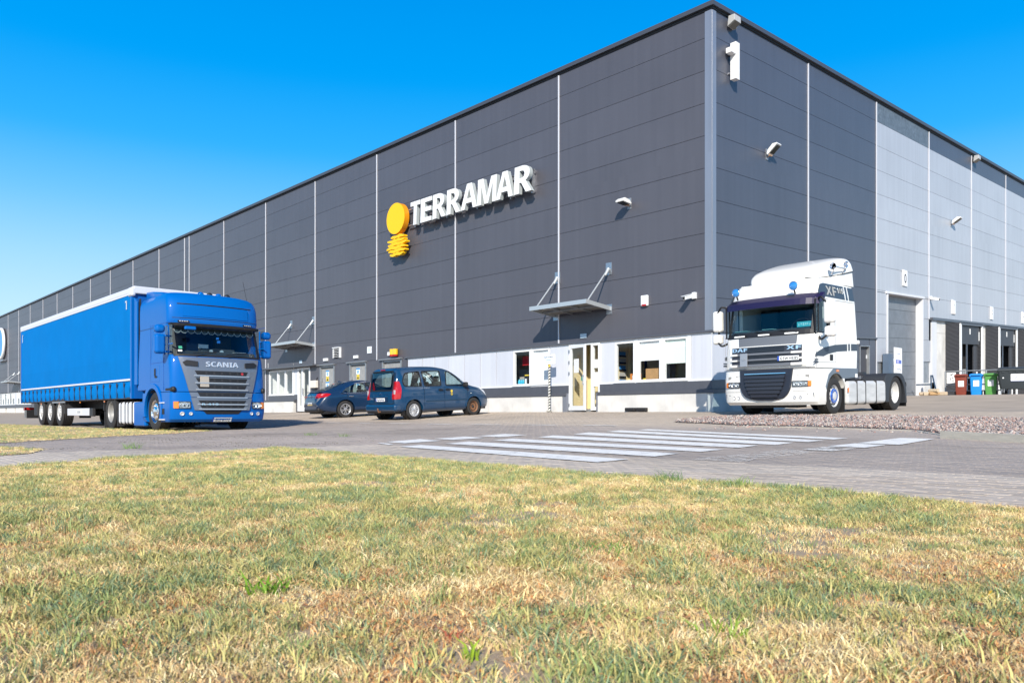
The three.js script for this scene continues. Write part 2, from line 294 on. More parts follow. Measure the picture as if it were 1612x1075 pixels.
for (const [a, b] of [[-16.06, -10.3], [-10.28, -6.9], [-6.88, -6.21], [-4.56, -0.01]]) part('plinth', hexa(LF, a, b, -0.9, 0.52, -0.2, 0.13), M.concrete);
part('plinth_post', [hexa(LF, -6.2, -5.98, -0.3, 0.62, -0.1, 0.12)], M.cornerTrim); part('plinth_post', [hexa(LF, -4.57, -4.5, -0.3, 0.6, -0.1, 0.14)], M.cornerTrim);
for (const [a, b] of [[-23, -21], [-16, -13]]) void 0;
function windowUnit(x0, x1, y0, y1, o = {}) {
  const w = part('window', [hexa(LF, x0, x1, y1 - 0.06, y1, -0.12, 0.0), hexa(LF, x0, x1, y0, y0 + 0.06, -0.12, 0.0), hexa(LF, x0, x0 + 0.06, y0 + 0.06, y1 - 0.06, -0.12, 0.0), hexa(LF, x1 - 0.06, x1, y0 + 0.06, y1 - 0.06, -0.12, 0.0)], M.pvc);
  const pane = new THREE.PlaneGeometry(x1 - x0 - 0.12, y1 - y0 - 0.12).translate((x0 + x1) / 2, (y0 + y1) / 2, -0.05);
  mesh('pane', pane, M.glass, w);
  if (o.blind) mesh('blind', [hexa(LF, x0 + 0.07, x1 - 0.07, y1 - 0.06 - o.blind, y1 - 0.065, -0.1, -0.085), hexa(LF, x0 + 0.07, x1 - 0.07, y1 - 0.09 - o.blind, y1 - 0.06 - o.blind, -0.105, -0.08)], o.white ? M.blindW : M.blind, w);
  mesh('sill', hexa(LF, x0 - 0.03, x1 + 0.03, y0 - 0.03, y0 - 0.001, -0.12, 0.05), M.pvc, w);
  return w;
}
windowUnit(-8.96, -8.0, 0.97, 2.34); windowUnit(-7.93, -7.0, 0.99, 2.34, { blind: 1.2, white: 1 });
windowUnit(-3.84, -2.99, 0.96, 2.34); windowUnit(-2.87, -1.92, 0.96, 2.34, { blind: 0.6, white: 1 }); windowUnit(-1.83, -0.89, 0.96, 2.34, { blind: 0.74 });
part('mullion', hexa(LF, -8.0, -7.93, 0.96, 2.35, -0.1, 0.005), M.pvc); part('mullion', hexa(LF, -2.99, -2.87, 0.96, 2.35, -0.1, 0.005), M.pvc); part('mullion', hexa(LF, -1.92, -1.83, 0.96, 2.35, -0.1, 0.005), M.pvc); part('mullion', hexa(LF, -0.89, -0.77, 0.96, 2.35, -0.1, 0.005), M.pvc);
// main entrance: frame, narrow side light, door leaf standing open
{
  const e = part('entrance_frame', [hexa(LF, -5.98, -5.9, 0, 2.41, -0.12, 0.02), hexa(LF, -4.92, -4.84, 0, 2.41, -0.12, 0.02), hexa(LF, -4.58, -4.5, 0, 2.41, -0.12, 0.02), hexa(LF, -5.9, -4.92, 2.34, 2.41, -0.12, 0.018), hexa(LF, -4.84, -4.58, 2.3, 2.41, -0.12, 0.018), hexa(LF, -4.84, -4.58, 0, 0.12, -0.12, 0.018)], M.pvc);
  mesh('side_light', new THREE.PlaneGeometry(0.26, 2.18).translate(-4.71, 1.21, -0.05), M.glass, e);
  mesh('notice', [hexa(LF, -4.82, -4.61, 1.5, 1.8, -0.04, -0.03)], M.paper, e);
  mesh('notice', [hexa(LF, -4.82, -4.61, 0.85, 1.35, -0.04, -0.03)], M.paper, e);
  mesh('threshold', hexa(LF, -5.9, -4.92, -0.06, 0.05, -0.3, 0.06), M.galv, e);
  const d = new THREE.Group(); d.name = 'door_leaf'; d.position.set(-5.9, 0, 0.03); d.rotation.y = -0.25; wh.add(d);
  const w = 0.98, h = 2.34;
  mesh('frame', [box(0.1, h, 0.06, 0.05, h / 2, 0), box(0.1, h, 0.06, w - 0.05, h / 2, 0), box(w - 0.2, 0.1, 0.06, w / 2, h - 0.05, 0), box(w - 0.2, 0.16, 0.06, w / 2, 0.08, 0)], M.pvc, d);
  mesh('pane', new THREE.PlaneGeometry(w - 0.2, h - 0.26).translate(w / 2, 1.2, 0), M.glass, d);
  mesh('notice', box(0.32, 0.5, 0.004, 0.42, 1.6, 0.012), M.paper, d); mesh('notice', box(0.14, 0.14, 0.004, 0.8, 1.12, 0.012), M.teal, d);
  mesh('handle', [bar([w - 0.05, 0.9, 0.09], [w - 0.05, 1.25, 0.09], 0.013), bar([w - 0.05, 0.92, 0.03], [w - 0.05, 0.92, 0.09], 0.01), bar([w - 0.05, 1.23, 0.03], [w - 0.05, 1.23, 0.09], 0.01)], M.steel, d);
  for (const y of [2.15, 1.75, 1.35, 0.2]) mesh('hinge', hexa(LF, -5.97, -5.91, y - 0.05, y + 0.05, 0.02, 0.06), M.steel, e);
}
// rooms behind the windows
{
  part('room_wall', [box(0.06, 2.9, 3.9, -6.35, 1.4, -2.15), box(0.06, 2.9, 2.2, -4.45, 1.4, -1.35)], M.room, wh, 'warm yellow wall inside the entrance');
  part('room_wall', [box(2.2, 2.9, 0.06, -5.4, 1.4, -1.5)], M.room);
  part('room_wall', [box(4.2, 2.9, 0.06, -2.3, 1.4, -2.6), box(0.06, 2.9, 2.6, -0.3, 1.4, -1.4)], mat([0.62, 0.55, 0.36], 0.85));
  part('room_wall', [box(3.6, 2.9, 0.06, -9.4, 1.4, -1.7), box(0.06, 2.9, 1.6, -10.6, 1.4, -0.95)], mat([0.60, 0.52, 0.32], 0.85));
  part('cupboard', [box(0.6, 1.7, 0.45, -9.55, 0.85, -1.4), box(0.5, 0.05, 0.47, -9.55, 1.3, -1.4)], M.roomGrey);
  part('shelf_unit', [box(0.5, 1.9, 0.35, -3.35, 1.2, -2.35)], M.roomGrey);
  for (let i = 0; i < 5; i++) part('document_tray', box(0.03, 0.18, 0.34, -4.40, 1.02 + i * 0.25, -1.12), i % 2 ? M.roomGrey : M.blue), part('tray_lip', box(0.05, 0.06, 0.34, -4.39, 0.95 + i * 0.25, -1.12), M.black);
  part('desk', [box(2.6, 0.05, 0.7, -1.8, 0.86, -0.75), box(0.04, 0.85, 0.6, -0.6, 0.42, -0.75)], M.roomGrey);
}
// second entrance
{
  part('hood', [hexa(LF, -30.36, -24.2, 2.44, 2.53, -0.05, 0.34)], M.trim);
  for (const [a, b] of [[-30.0, -28.9], [-28.9, -27.98], [-27.98, -27.06]]) windowUnit(a, b, 0.94, 2.36);
  panel(LF, -27.06, -26.47, 0.92, 2.4, M.band[1], 'band_panel', -0.02); panel(LF, -30.95, -30.02, -0.6, 2.44, M.dark[1]);
  part('ledge', [hexa(LF, -30.0, -26.5, 0.66, 0.9, -0.1, 0.03), hexa(LF, -31.4, -26.65, 0.555, 0.655, -0.1, 0.16)], M.trim);
  part('plinth', hexa(LF, -31.4, -26.75, -0.6, 0.55, -0.2, 0.13), M.concrete);
  panel(LF, -26.7, -26.49, -0.5, 0.66, M.dark[0]); panel(LF, -25.1, -25.08, 0, 2.4, M.dark[0]);
  const e = part('entrance_frame', [hexa(LF, -26.47, -26.35, 0, 2.4, -0.12, 0.02), hexa(LF, -26.02, -25.88, 0, 2.4, -0.12, 0.02), hexa(LF, -25.2, -25.08, 0, 2.4, -0.12, 0.02), hexa(LF, -26.35, -25.2, 2.3, 2.4, -0.12, 0.018), hexa(LF, -26.35, -25.2, 0, 0.28, -0.12, 0.018)], M.pvc);
  mesh('pane', new THREE.PlaneGeometry(0.35, 2.02).translate(-26.18, 1.29, -0.05), M.glass, e); mesh('pane', new THREE.PlaneGeometry(0.7, 2.02).translate(-25.54, 1.29, -0.05), M.glass, e);
  mesh('handle', bar([-25.82, 0.9, 0.06], [-25.82, 1.3, 0.06], 0.015), M.steel, e);
  part('room_wall', [box(3.0, 2.9, 0.06, -28.6, 1.4, -1.6), box(0.06, 2.9, 1.6, -27.0, 1.4, -0.8), box(0.06, 2.9, 1.6, -30.1, 1.4, -0.8)], M.blindW);
  part('bollard', [box(0.26, 0.9, 0.1, -25.55, 0.75, -0.5)], M.yellow);
}
// grey service doors in the front
{
  const poster = (d, x, y, w, h, m) => mesh('door_notice', box(w, h, 0.006, x, y, -0.103), m, d);
  const P1 = canvasTex(64, 64, (c) => { c.fillStyle = '#eef4fa'; c.fillRect(0, 0, 64, 64); c.fillStyle = '#2c8fd8'; c.fillRect(0, 0, 64, 14); c.beginPath(); c.arc(32, 38, 17, 0, 7); c.fill(); c.fillStyle = '#dfeefa'; c.fillRect(28, 28, 8, 20); });
  const P2 = canvasTex(64, 64, (c) => { c.fillStyle = '#f3d54a'; c.fillRect(0, 0, 64, 64); c.fillStyle = '#222'; c.beginPath(); c.moveTo(32, 8); c.lineTo(58, 54); c.lineTo(6, 54); c.fill(); c.fillStyle = '#f3d54a'; c.fillRect(29, 24, 6, 16); });
  const B = mat([1, 1, 1], 0.6, 0, { map: P1 }), Y = mat([1, 1, 1], 0.6, 0, { map: P2 });
  holes.slice(1).forEach(([a, b, t], i) => {
    const d = part('service_door', hexa(LF, a + 0.07, b - 0.1, -0.3, t - 0.12, -0.16, -0.11), M.door);
    mesh('frame', [hexa(LF, a, a + 0.07, -0.5, t, -0.2, 0.02), hexa(LF, b - 0.1, b, -0.5, t, -0.2, 0.02), hexa(LF, a, b, t - 0.1, t, -0.2, 0.0), hexa(LF, a - 0.15, b + 0.05, t, t + 0.05, -0.05, 0.13)], i ? M.galv : M.galv, d);
    mesh('hinge', hexa(LF, a + 0.06, a + 0.12, 1.6, 1.75, -0.1, -0.05), M.steel, d); mesh('hinge', hexa(LF, a + 0.06, a + 0.12, 0.4, 0.55, -0.1, -0.05), M.steel, d);
    mesh('handle', [box(0.14, 0.03, 0.05, b - 0.2, 1.05, -0.08), box(0.05, 0.2, 0.02, b - 0.16, 1.0, -0.1)], M.black, d);
    if (i < 2) { const x = (a + b) / 2 - (i ? 0.15 : 0.15); poster(d, x, 2.0, 0.32, 0.3, B); poster(d, x, 1.7, 0.24, 0.26, Y); poster(d, x, 1.38, 0.34, 0.36, B); if (!i) mesh('letter_plate', box(0.4, 0.6, 0.01, x, 0.75, -0.1), M.black, d); }
  });
}
// far left office band
{
  for (let x = -90; x > -117; x -= 1.5) { if (Math.abs(x + 97.5) < 1) panel(LF, x - 1.5, x, 0.92, 2.42, M.band[0], 'band_panel', -0.02); else windowUnit(x - 1.48, x - 0.02, 0.95, 2.4, { blind: ((x * 7) % 3 === 0) ? 0.6 : 0, white: 1 }); }
  part('ledge', [hexa(LF, -117, -90, 0.64, 0.9, -0.1, 0.03), hexa(LF, -117, -90, 0.53, 0.63, -0.1, 0.16)], M.trim);
  for (const [a, b] of [[-117, -103.5], [-102.6, -97.9], [-97.4, -90], [-90, -31.6]]) part('plinth', hexa(LF, a, b, -0.6, 0.52, -0.2, b > -40 ? 0.06 : 0.13), M.concrete);
  part('room_wall', box(27, 2.9, 0.06, -103.5, 1.4, -2), M.roomGrey);
}
// big roller door on the dock side
{
  const s0 = 13.83, s1 = 17.93, t = 4.41, dp = -0.28;
  const d = part('sectional_door', hexa(RF, s0, s1, -0.6, t, dp - 0.1, dp - 0.04), M.galv);
  const leaf = [0, 1].map((i) => mat([0.23 + i * 0.015, 0.245 + i * 0.015, 0.27 + i * 0.015], 0.45, 0.2, { map: rep(grainT, 0.5, 0.5) }));
  for (let i = 0; i < 8; i++) mesh('door_panel', hexa(RF, s0 + 0.02, s1 - 0.02, -0.6 + i * 0.63, Math.min(-0.6 + i * 0.63 + 0.615, t - 0.02), dp - 0.04, dp), leaf[i % 2], d);
  part('door_reveal', [hexa(RF, s1, s1 + 0.1, -0.6, t, dp - 0.1, 0.03)], M.white); part('door_reveal', [hexa(RF, 13.72, s0, -0.6, t, dp - 0.1, 0.03)], M.white); part('door_reveal', [hexa(RF, 13.6, s1 + 0.16, t, t + 0.09, dp - 0.1, 0.06)], M.white);
  const w = mesh('door_window', (() => { const s = roundRect(0.62, 0.42, 0.1), g = new THREE.ExtrudeGeometry(s, { depth: 0.03, bevelEnabled: false, curveSegments: 4 }); return g.rotateY(Math.PI / 2).translate(dp, 1.47 + SLOPE * 15.1, -15.1); })(), M.black, d);
  mesh('door_glass', (() => { const s = roundRect(0.46, 0.28, 0.06), g = new THREE.ExtrudeGeometry(s, { depth: 0.034, bevelEnabled: false, curveSegments: 4 }); return g.rotateY(Math.PI / 2).translate(dp, 1.47 + SLOPE * 15.1, -15.1); })(), mat([0.62, 0.66, 0.68], 0.15), d);
  part('plinth', [hexa(RF, 18.03, 19.4, -1.2, 0.45, -0.2, 0.05), hexa(RF, 12.62, 13.7, -1.2, 0.42, -0.2, 0.05)], M.concrete);
}
// dock bays
{
  for (let s = 19.72, i = 0; s < 62; s += 6.45, i++) {
    part('concrete_panel', hexa(RF, s, s + 6.43, 2.85, 3.42, -0.2, 0), M.concrete);
    part('concrete_panel', hexa(RF, s, s + 1.38, -1.6, 2.84, -0.2, 0), M.concrete);
    part('concrete_panel', hexa(RF, s + 1.4, s + 6.43, -1.6, 2.84, -0.25, -0.06), M.concrete);
  }
  part('pilaster', hexa(RF, 19.07, 19.7, -1.6, 3.42, -0.2, 0.05), M.white);
  part('drip_edge', [hexa(RF, 18.95, 63, 3.43, 3.56, -0.1, 0.14)], M.trim);
  const rub = [mat([0.032, 0.034, 0.042], 0.6, 0, { bumpMap: rep(tex(128, 128, (u, v) => { const n = 0.5 + 0.5 * Math.sin((u * 3 + v * 14) * 6.28 + 3 * fbm(u * 4, v * 4, 2, 4)); return [n, n, n]; }, false), 0.8, 0.35), bumpScale: 0.006 }), mat([0.045, 0.047, 0.055], 0.55, 0, { bumpMap: grainT, bumpScale: 0.006 })];
  const num = [4, 3, 2];
  for (let i = 0; i < 4; i++) {
    const s = 21.1 + i * 6.45, p = 0.66, b = s + 3.45;
    const d = part('dock_shelter', [hexa(RF, s, s + 0.04, -1.4, 3.3, 0.0, p), hexa(RF, b - 0.04, b, -1.4, 3.3, 0.0, p), hexa(RF, s, b, 3.3, 3.36, 0.0, p + 0.04)], rub[0]);
    mesh('post', hexa(RF, s - 0.02, s + 0.10, -1.4, 3.3, p - 0.02, p + 0.05), M.pvc, d); mesh('post', hexa(RF, b - 0.10, b + 0.02, -1.4, 3.3, p - 0.02, p + 0.05), M.pvc, d);
    mesh('header_rail', hexa(RF, s, b, 3.23, 3.3, p - 0.02, p + 0.052), M.trim, d);
    mesh('head_curtain', [hexa(RF, s + 0.2, b - 0.2, 2.3, 3.22, p - 0.1, p - 0.06)], rub[1], d);
    mesh('side_curtain', hexa(RF, s + 0.17, s + 0.85, -1.4, 2.6, p - 0.2, p - 0.15), rub[1], d); mesh('side_curtain', hexa(RF, b - 0.85, b - 0.17, -1.4, 2.6, p - 0.2, p - 0.15), rub[1], d);
    mesh('dock_opening', [hexa(RF, s + 0.3, b - 0.3, -1.2, 2.9, -0.05, -0.02)], M.void, d);
    mesh('guide_stripe', [hexa(RF, s + 0.35, s + 0.46, -1.2, 0.9, p - 0.14, p - 0.1)], M.pvc, d); mesh('guide_stripe', [hexa(RF, b - 0.46, b - 0.35, -1.2, 0.9, p - 0.14, p - 0.1)], M.pvc, d);
    mesh('dock_leveller', [hexa(RF, s + 1.0, s + 1.9, -1.2, 1.05, 0.3, 0.36)], M.door, d);
    mesh('wear_patch', [hexa(RF, s + 0.22, s + 0.34, 2.75, 2.95, p - 0.06, p - 0.05), hexa(RF, b - 0.34, b - 0.22, 2.5, 2.95, p - 0.06, p - 0.05), hexa(RF, (s + b) / 2 - 0.08, (s + b) / 2 + 0.06, 2.8, 3.08, p - 0.06, p - 0.05)], M.paper, d);
  }
}
// ---------------------------------------------------------------- ground: yard, paving, lawn, gravel, markings
const paveT = tex(512, 512, (u, v) => { const n = 0.84 + 0.34 * (fbm(u * 8, v * 8, 5, 11, 8) - 0.5) + 0.12 * (hash2(u * 512, v * 512, 3) - 0.5); return [n, n * 0.985, n * 0.96]; }, false);
const yard = structure('yard', drape([[-400, -300], [400, -300], [400, 300], [-400, 300]], -0.012, 0.4), mat([0.50, 0.42, 0.34], 0.95, 0, { map: rep(paveT, 0.13, 0.13), bumpMap: rep(paveT, 0.9, 0.9), bumpScale: 0.004 }));
const lawnP = [[3.2, 15.98], [4.2, 15.98], [5.6, 16.2], [8.4, 16.2], [10, 16.32], [12.1, 16.45], [45, 17.6], [45, 62], [29, 62], [5.3, 19.75], [4.4, 18.4], [3.9, 17.4]];
const stripP = [[-30, 14.3], [-17.8, 14.15], [-11, 13.95], [-6.5, 12.95], [-6.2, 13.1], [-5.3, 14.05], [-4.15, 15.87], [-2.69, 17.3], [-1.45, 18.42], [-4, 22], [-30, 22]];
const patchP = [[-0.6, 19.4], [0.7, 18.6], [1.5, 18.45], [2.5, 18.8], [2.9, 19.2], [1, 20.5]];
const gravelP = [[2.4, 5.5], [2.2, 3.7], [3.2, 3.15], [4.3, 2.95], [6.1, 3.0], [7.6, 3.3], [9.0, 3.7], [16, 5.2], [22, 12], [14, 11.4], [10.4, 8.85], [9.45, 8.5], [8.5, 7.2], [6.6, 6.7], [5.1, 6.5]];
const soilM = mat([0.52, 0.39, 0.26], 1, 0, { map: rep(grainT, 1.2, 1.2), bumpMap: rep(grainT, 3, 3), bumpScale: 0.02 });
const bump = (x, z) => 0.05 * (fbm(x * 1.1, z * 1.1, 3, 5) - 0.5) + 0.02 * (fbm(x * 5, z * 5, 2, 8) - 0.5);
function groundMesh(P, dy, cell) {   // a lawn sheet with real humps, on a grid
  const x0 = Math.min(...P.map((p) => p[0])), x1 = Math.max(...P.map((p) => p[0]));
  const g0 = drape(P, dy, 0.4, null); return g0;
}
const lawn = structure('lawn', groundMesh(lawnP, 0.005), soilM);
structure('grass_verge', drape(stripP, 0.005), soilM); structure('grass_verge', drape(patchP, 0.006), soilM);
const gravelBed = structure('gravel_bed', drape(gravelP, 0.01), mat([0.30, 0.25, 0.23], 1, 0, { map: rep(grainT, 2, 2) }));

// paving blocks: bevelled blocks laid in running bond, the nearest ones each a part, the rest one mass
{
  const blockG = (() => {
    const L = 0.0965, W = 0.0465, c = 0.005, t = 0.0, b = -0.03, pos = [], q = (A, B, C, D) => pos.push(...A, ...B, ...C, ...A, ...C, ...D);
    const T = [[-L + c, t, -W + c], [-L + c, t, W - c], [L - c, t, W - c], [L - c, t, -W + c]], E = [[-L, t - c, -W], [-L, t - c, W], [L, t - c, W], [L, t - c, -W]], Bm = E.map((p) => [p[0], b, p[2]]);
    q(T[0], T[1], T[2], T[3]); for (let i = 0; i < 4; i++) { const j = (i + 1) % 4; q(T[i], E[i], E[j], T[j]); q(E[i], Bm[i], Bm[j], E[j]); }
    const g = new THREE.BufferGeometry(); g.setAttribute('position', new THREE.Float32BufferAttribute(pos, 3)); g.computeVertexNormals();
    const uv = []; for (let i = 0; i < pos.length / 3; i++) uv.push(pos[i * 3], pos[i * 3 + 2]); g.setAttribute('uv', new THREE.Float32BufferAttribute(uv, 2)); return g;
  })();
  const bm = mat([1, 1, 1], 0.92, 0, { map: rep(paveT, 2, 2), bumpMap: rep(paveT, 4, 4), bumpScale: 0.003 });
  const L = [], r = rng(11), c = new THREE.Color();
  const shade = (x, z) => {
    let k = [0.54, 0.455, 0.37];
    const road = Math.min(1, Math.max(0, (z - 6.4) / 1.6)) ; k = k.map((v, i) => v + ([0.425, 0.365, 0.325][i] - v) * road);
    if (z > 14.38 + 0.06 * Math.sin(x * 31) && x > 2.2 + 0) k = [0.615, 0.53, 0.45];
    if (x < 3.2 && z > 13.2 && x + z * 0.4 < 9.4) k = [0.45, 0.38, 0.335];
    const n = 0.86 + 0.3 * (fbm(x * 0.35, z * 0.35, 3, 41) - 0.5) + 0.12 * (r() - 0.5) + 0.16 * (fbm(x * 0.9 + 40, z * 1.6, 3, 55) - 0.5) - 0.16 * Math.max(0, fbm(x * 0.6, z * 0.6 + 20, 3, 57) - 0.6) * 4 - 0.10 * Math.max(0, 1 - Math.abs(((z - 9 + 0.7 * Math.sin(x * 0.17)) % 1.9) - 0.5) * 4) * fbm(x * 0.3, z * 0.8, 2, 58);
    return k.map((v) => v * n * 1.18);
  };
  for (let j = 0, z = 0.9; z < 20; z += 0.1, j++) for (let x = -24 + (j % 2) * 0.1; x < 17; x += 0.2) {
    if (inside(lawnP, x, z) || inside(stripP, x, z) || inside(gravelP, x, z)) continue;
    const dx = x - EYE.x, dz = z - EYE.z, fd = -dx * 0.72738 - dz * 0.68624, lt = dx * 0.68624 - dz * 0.72738;
    if (fd < 1 || Math.abs(lt) > fd * 0.72 + 1) continue;
    L.push([x, z, Math.hypot(dx, dz)]);
  }
  L.sort((a, b) => a[2] - b[2]);
  const mx = new THREE.Matrix4(), q = new THREE.Quaternion(), e = new THREE.Euler(), p = new THREE.Vector3(), one = new THREE.Vector3(1, 1, 1);
  const put = (x, z) => { const sl = (H(z + 0.05) - H(z - 0.05)) / 0.1; e.set(-Math.atan(sl) + (r() - 0.5) * 0.02, (r() - 0.5) * 0.03, (r() - 0.5) * 0.012); p.set(x, H(z) + (r() - 0.5) * 0.004, z); };
  const tones = [0, 1, 2, 3, 4].map((i) => mat([0.585, 0.495, 0.415].map((v) => v * (0.86 + i * 0.07)), 0.92, 0, { map: rep(paveT, 2, 2), bumpMap: rep(paveT, 4, 4), bumpScale: 0.003 }));
  const nearN = 260;
  L.slice(0, nearN).forEach(([x, z]) => { const o = new THREE.Mesh(blockG, tones[Math.floor(r() * 5)]); o.name = 'paving_block'; put(x, z); o.position.copy(p); o.rotation.copy(e); o.castShadow = o.receiveShadow = true; yard.add(o); });
  const rest = L.slice(nearN), im = new THREE.InstancedMesh(blockG, bm, rest.length); im.name = 'paving_blocks'; im.userData.kind = 'stuff'; im.receiveShadow = true;
  rest.forEach(([x, z], i) => { put(x, z); im.setMatrixAt(i, mx.compose(p, q.setFromEuler(e), one)); im.setColorAt(i, c.setRGB(...shade(x, z))); });
  yard.add(im);
}
{ // moss and grit in the joints of the old path on the left
  const r = rng(17), L = []; for (let i = 0; i < 11000; i++) { const j = Math.floor(r() * 70), z = 13.0 + j * 0.1 + 0.05, x = -9 + Math.floor(r() * 62) * 0.2 + ((j % 2) ? 0.1 : 0) + (r() < 0.5 ? 0.1 : r() * 0.2); if (x > 2.7 || z < 14.6 - (x + 3) * 0.0 && r() < 0.75 || inside(stripP, x, z) || inside(lawnP, x, z) || x + z * 0.4 > 9.2 || fbm(x * 0.7, z * 0.7, 3, 33) < 0.5) continue; L.push([x, z]); }
  const im = new THREE.InstancedMesh(new THREE.IcosahedronGeometry(1, 0).scale(1, 0.35, 0.55), mat([1, 1, 1], 1), L.length), m4 = new THREE.Matrix4(), q = new THREE.Quaternion(), c = new THREE.Color(); im.name = 'joint_moss'; im.userData.kind = 'stuff'; im.receiveShadow = true;
  L.forEach(([x, z], i) => { const s = 0.005 + 0.009 * r() * r(); im.setMatrixAt(i, m4.compose(new THREE.Vector3(x, H(z) + 0.001, z), q, new THREE.Vector3(s * 1.6, s, s))); const k = r() < 0.6 ? [0.09, 0.07, 0.05] : [0.16, 0.16, 0.06]; im.setColorAt(i, c.setRGB(...k)); });
  yard.add(im);
}
// painted markings: worn white paint
{
  const wornT = (lo, sd, joints) => tex(512, 512, (u, v) => {
    let a = fbm(u * 24, v * 24, 5, sd, 24); a = a < lo ? 0 : 1;
    if (hash2(u * 512, v * 512, sd) < 0.03) a = 0;
    const by = (v * 40) % 1, bx = (u * 20 + (Math.floor(v * 40) % 2) * 0.5) % 1;
    if (joints && (by < 0.1 || bx < 0.05)) a = 0;
    return [a, a, a];
  }, false);
  const paintC = [0.97, 0.93, 0.86], pm = (t) => mat(paintC, 0.75, 0, { alphaMap: rep(t, 0.25, 0.25), transparent: true, alphaTest: 0.5, map: rep(paveT, 0.5, 0.5) });
  const wearT = tex(512, 512, (u, v) => { const a = fbm(u * 20, v * 60, 5, 61, 0), n = a < 0.34 ? 0.66 : 1 - 0.12 * hash2(u * 512, v * 512, 5); return [n, n, n]; }, false);
  const good = mat(paintC, 0.75, 0, { map: rep(wearT, 0.3, 0.3), bumpMap: rep(paveT, 4, 4), bumpScale: 0.002 }), worn = pm(wornT(0.40, 62, true));
  const bad = pm(tex(512, 512, (u, v) => { const by = (v * 40) % 1, bx = (u * 20 + (Math.floor(v * 40) % 2) * 0.5) % 1, k = fbm(u * 30, v * 30, 3, 12, 30) > 0.38 && (by < 0.2 || bx < 0.08) ? 1 : 0; return [k, k, k]; }, false));
  const cw = new THREE.Group(); cw.name = numbered('crosswalk'); cw.userData.kind = 'structure'; scene.add(cw);
  const S = [[[4.26, 14.71], [4.14, 14.23], [8.31, 14.74], [8.36, 15.27]], [[4.10, 13.76], [3.87, 13.1], [8.16, 13.63], [8.25, 14.22]], [[3.9, 12.62], [3.68, 11.98], [8.14, 12.66], [8.16, 13.2]], [[3.74, 11.43], [3.5, 10.8], [8.02, 11.63], [8.08, 12.22]], [[3.6, 10.37], [3.4, 9.71], [8.13, 10.88], [8.15, 11.42]], [[3.56, 9.38], [3.5, 8.87], [8.26, 10.22], [8.22, 10.64]], [[3.78, 8.68], [3.74, 8.3], [8.33, 9.6], [8.28, 9.97]]];
  for (const s of S) { const o = mesh('crosswalk_stripe', drape(s, 0.008, 0.25), good, cw); o.castShadow = false; }
  const edge = new THREE.Group(); edge.name = numbered('give_way_line'); edge.userData.kind = 'structure'; scene.add(edge);
  for (const s of [[[3.10, 14.30], [3.06, 14.20], [3.60, 14.34], [3.73, 14.51]], [[2.87, 13.99], [2.45, 13.0], [3.27, 13.18], [3.50, 14.07]], [[2.53, 12.77], [2.31, 11.88], [3.03, 12.02], [3.18, 12.87]], [[2.34, 11.61], [2.19, 10.77], [2.95, 10.92], [3.04, 11.70]]]) mesh('line_dash', drape(s, 0.008, 0.25), good, edge);
  const stop = new THREE.Group(); stop.name = numbered('stop_line'); stop.userData.kind = 'structure'; scene.add(stop);
  for (const [s, m] of [[[[9.41, 9.33], [8.94, 9.29], [8.87, 10.58], [9.44, 10.69]], good], [[[8.87, 10.65], [9.32, 10.8], [9.31, 11.42], [8.82, 11.35]], good], [[[8.84, 11.46], [9.28, 11.58], [9.27, 12.23], [8.86, 12.12]], worn], [[[8.70, 12.2], [9.2, 12.3], [9.34, 14.35], [8.78, 14.36]], bad]]) mesh('line_dash', drape(s, 0.008, 0.25), m, stop);
  const pk = new THREE.Group(); pk.name = numbered('parking_line'); pk.userData.kind = 'structure'; scene.add(pk);
  for (const [a, b, z] of [[-7.61, -6.88, 7.86], [-6.1, -5.1, 7.74], [-4.2, -3.2, 7.72], [-2.5, -1.4, 7.56], [-0.75, 0.32, 7.34], [-9.4, -8.5, 7.95], [-11.4, -10.4, 8.0], [1.1, 2.1, 7.2]]) mesh('line_dash', drape([[a, z - 0.02], [b, z - 0.04], [b, z + 0.12], [a, z + 0.14]], 0.008, 0.25), good, pk);
}
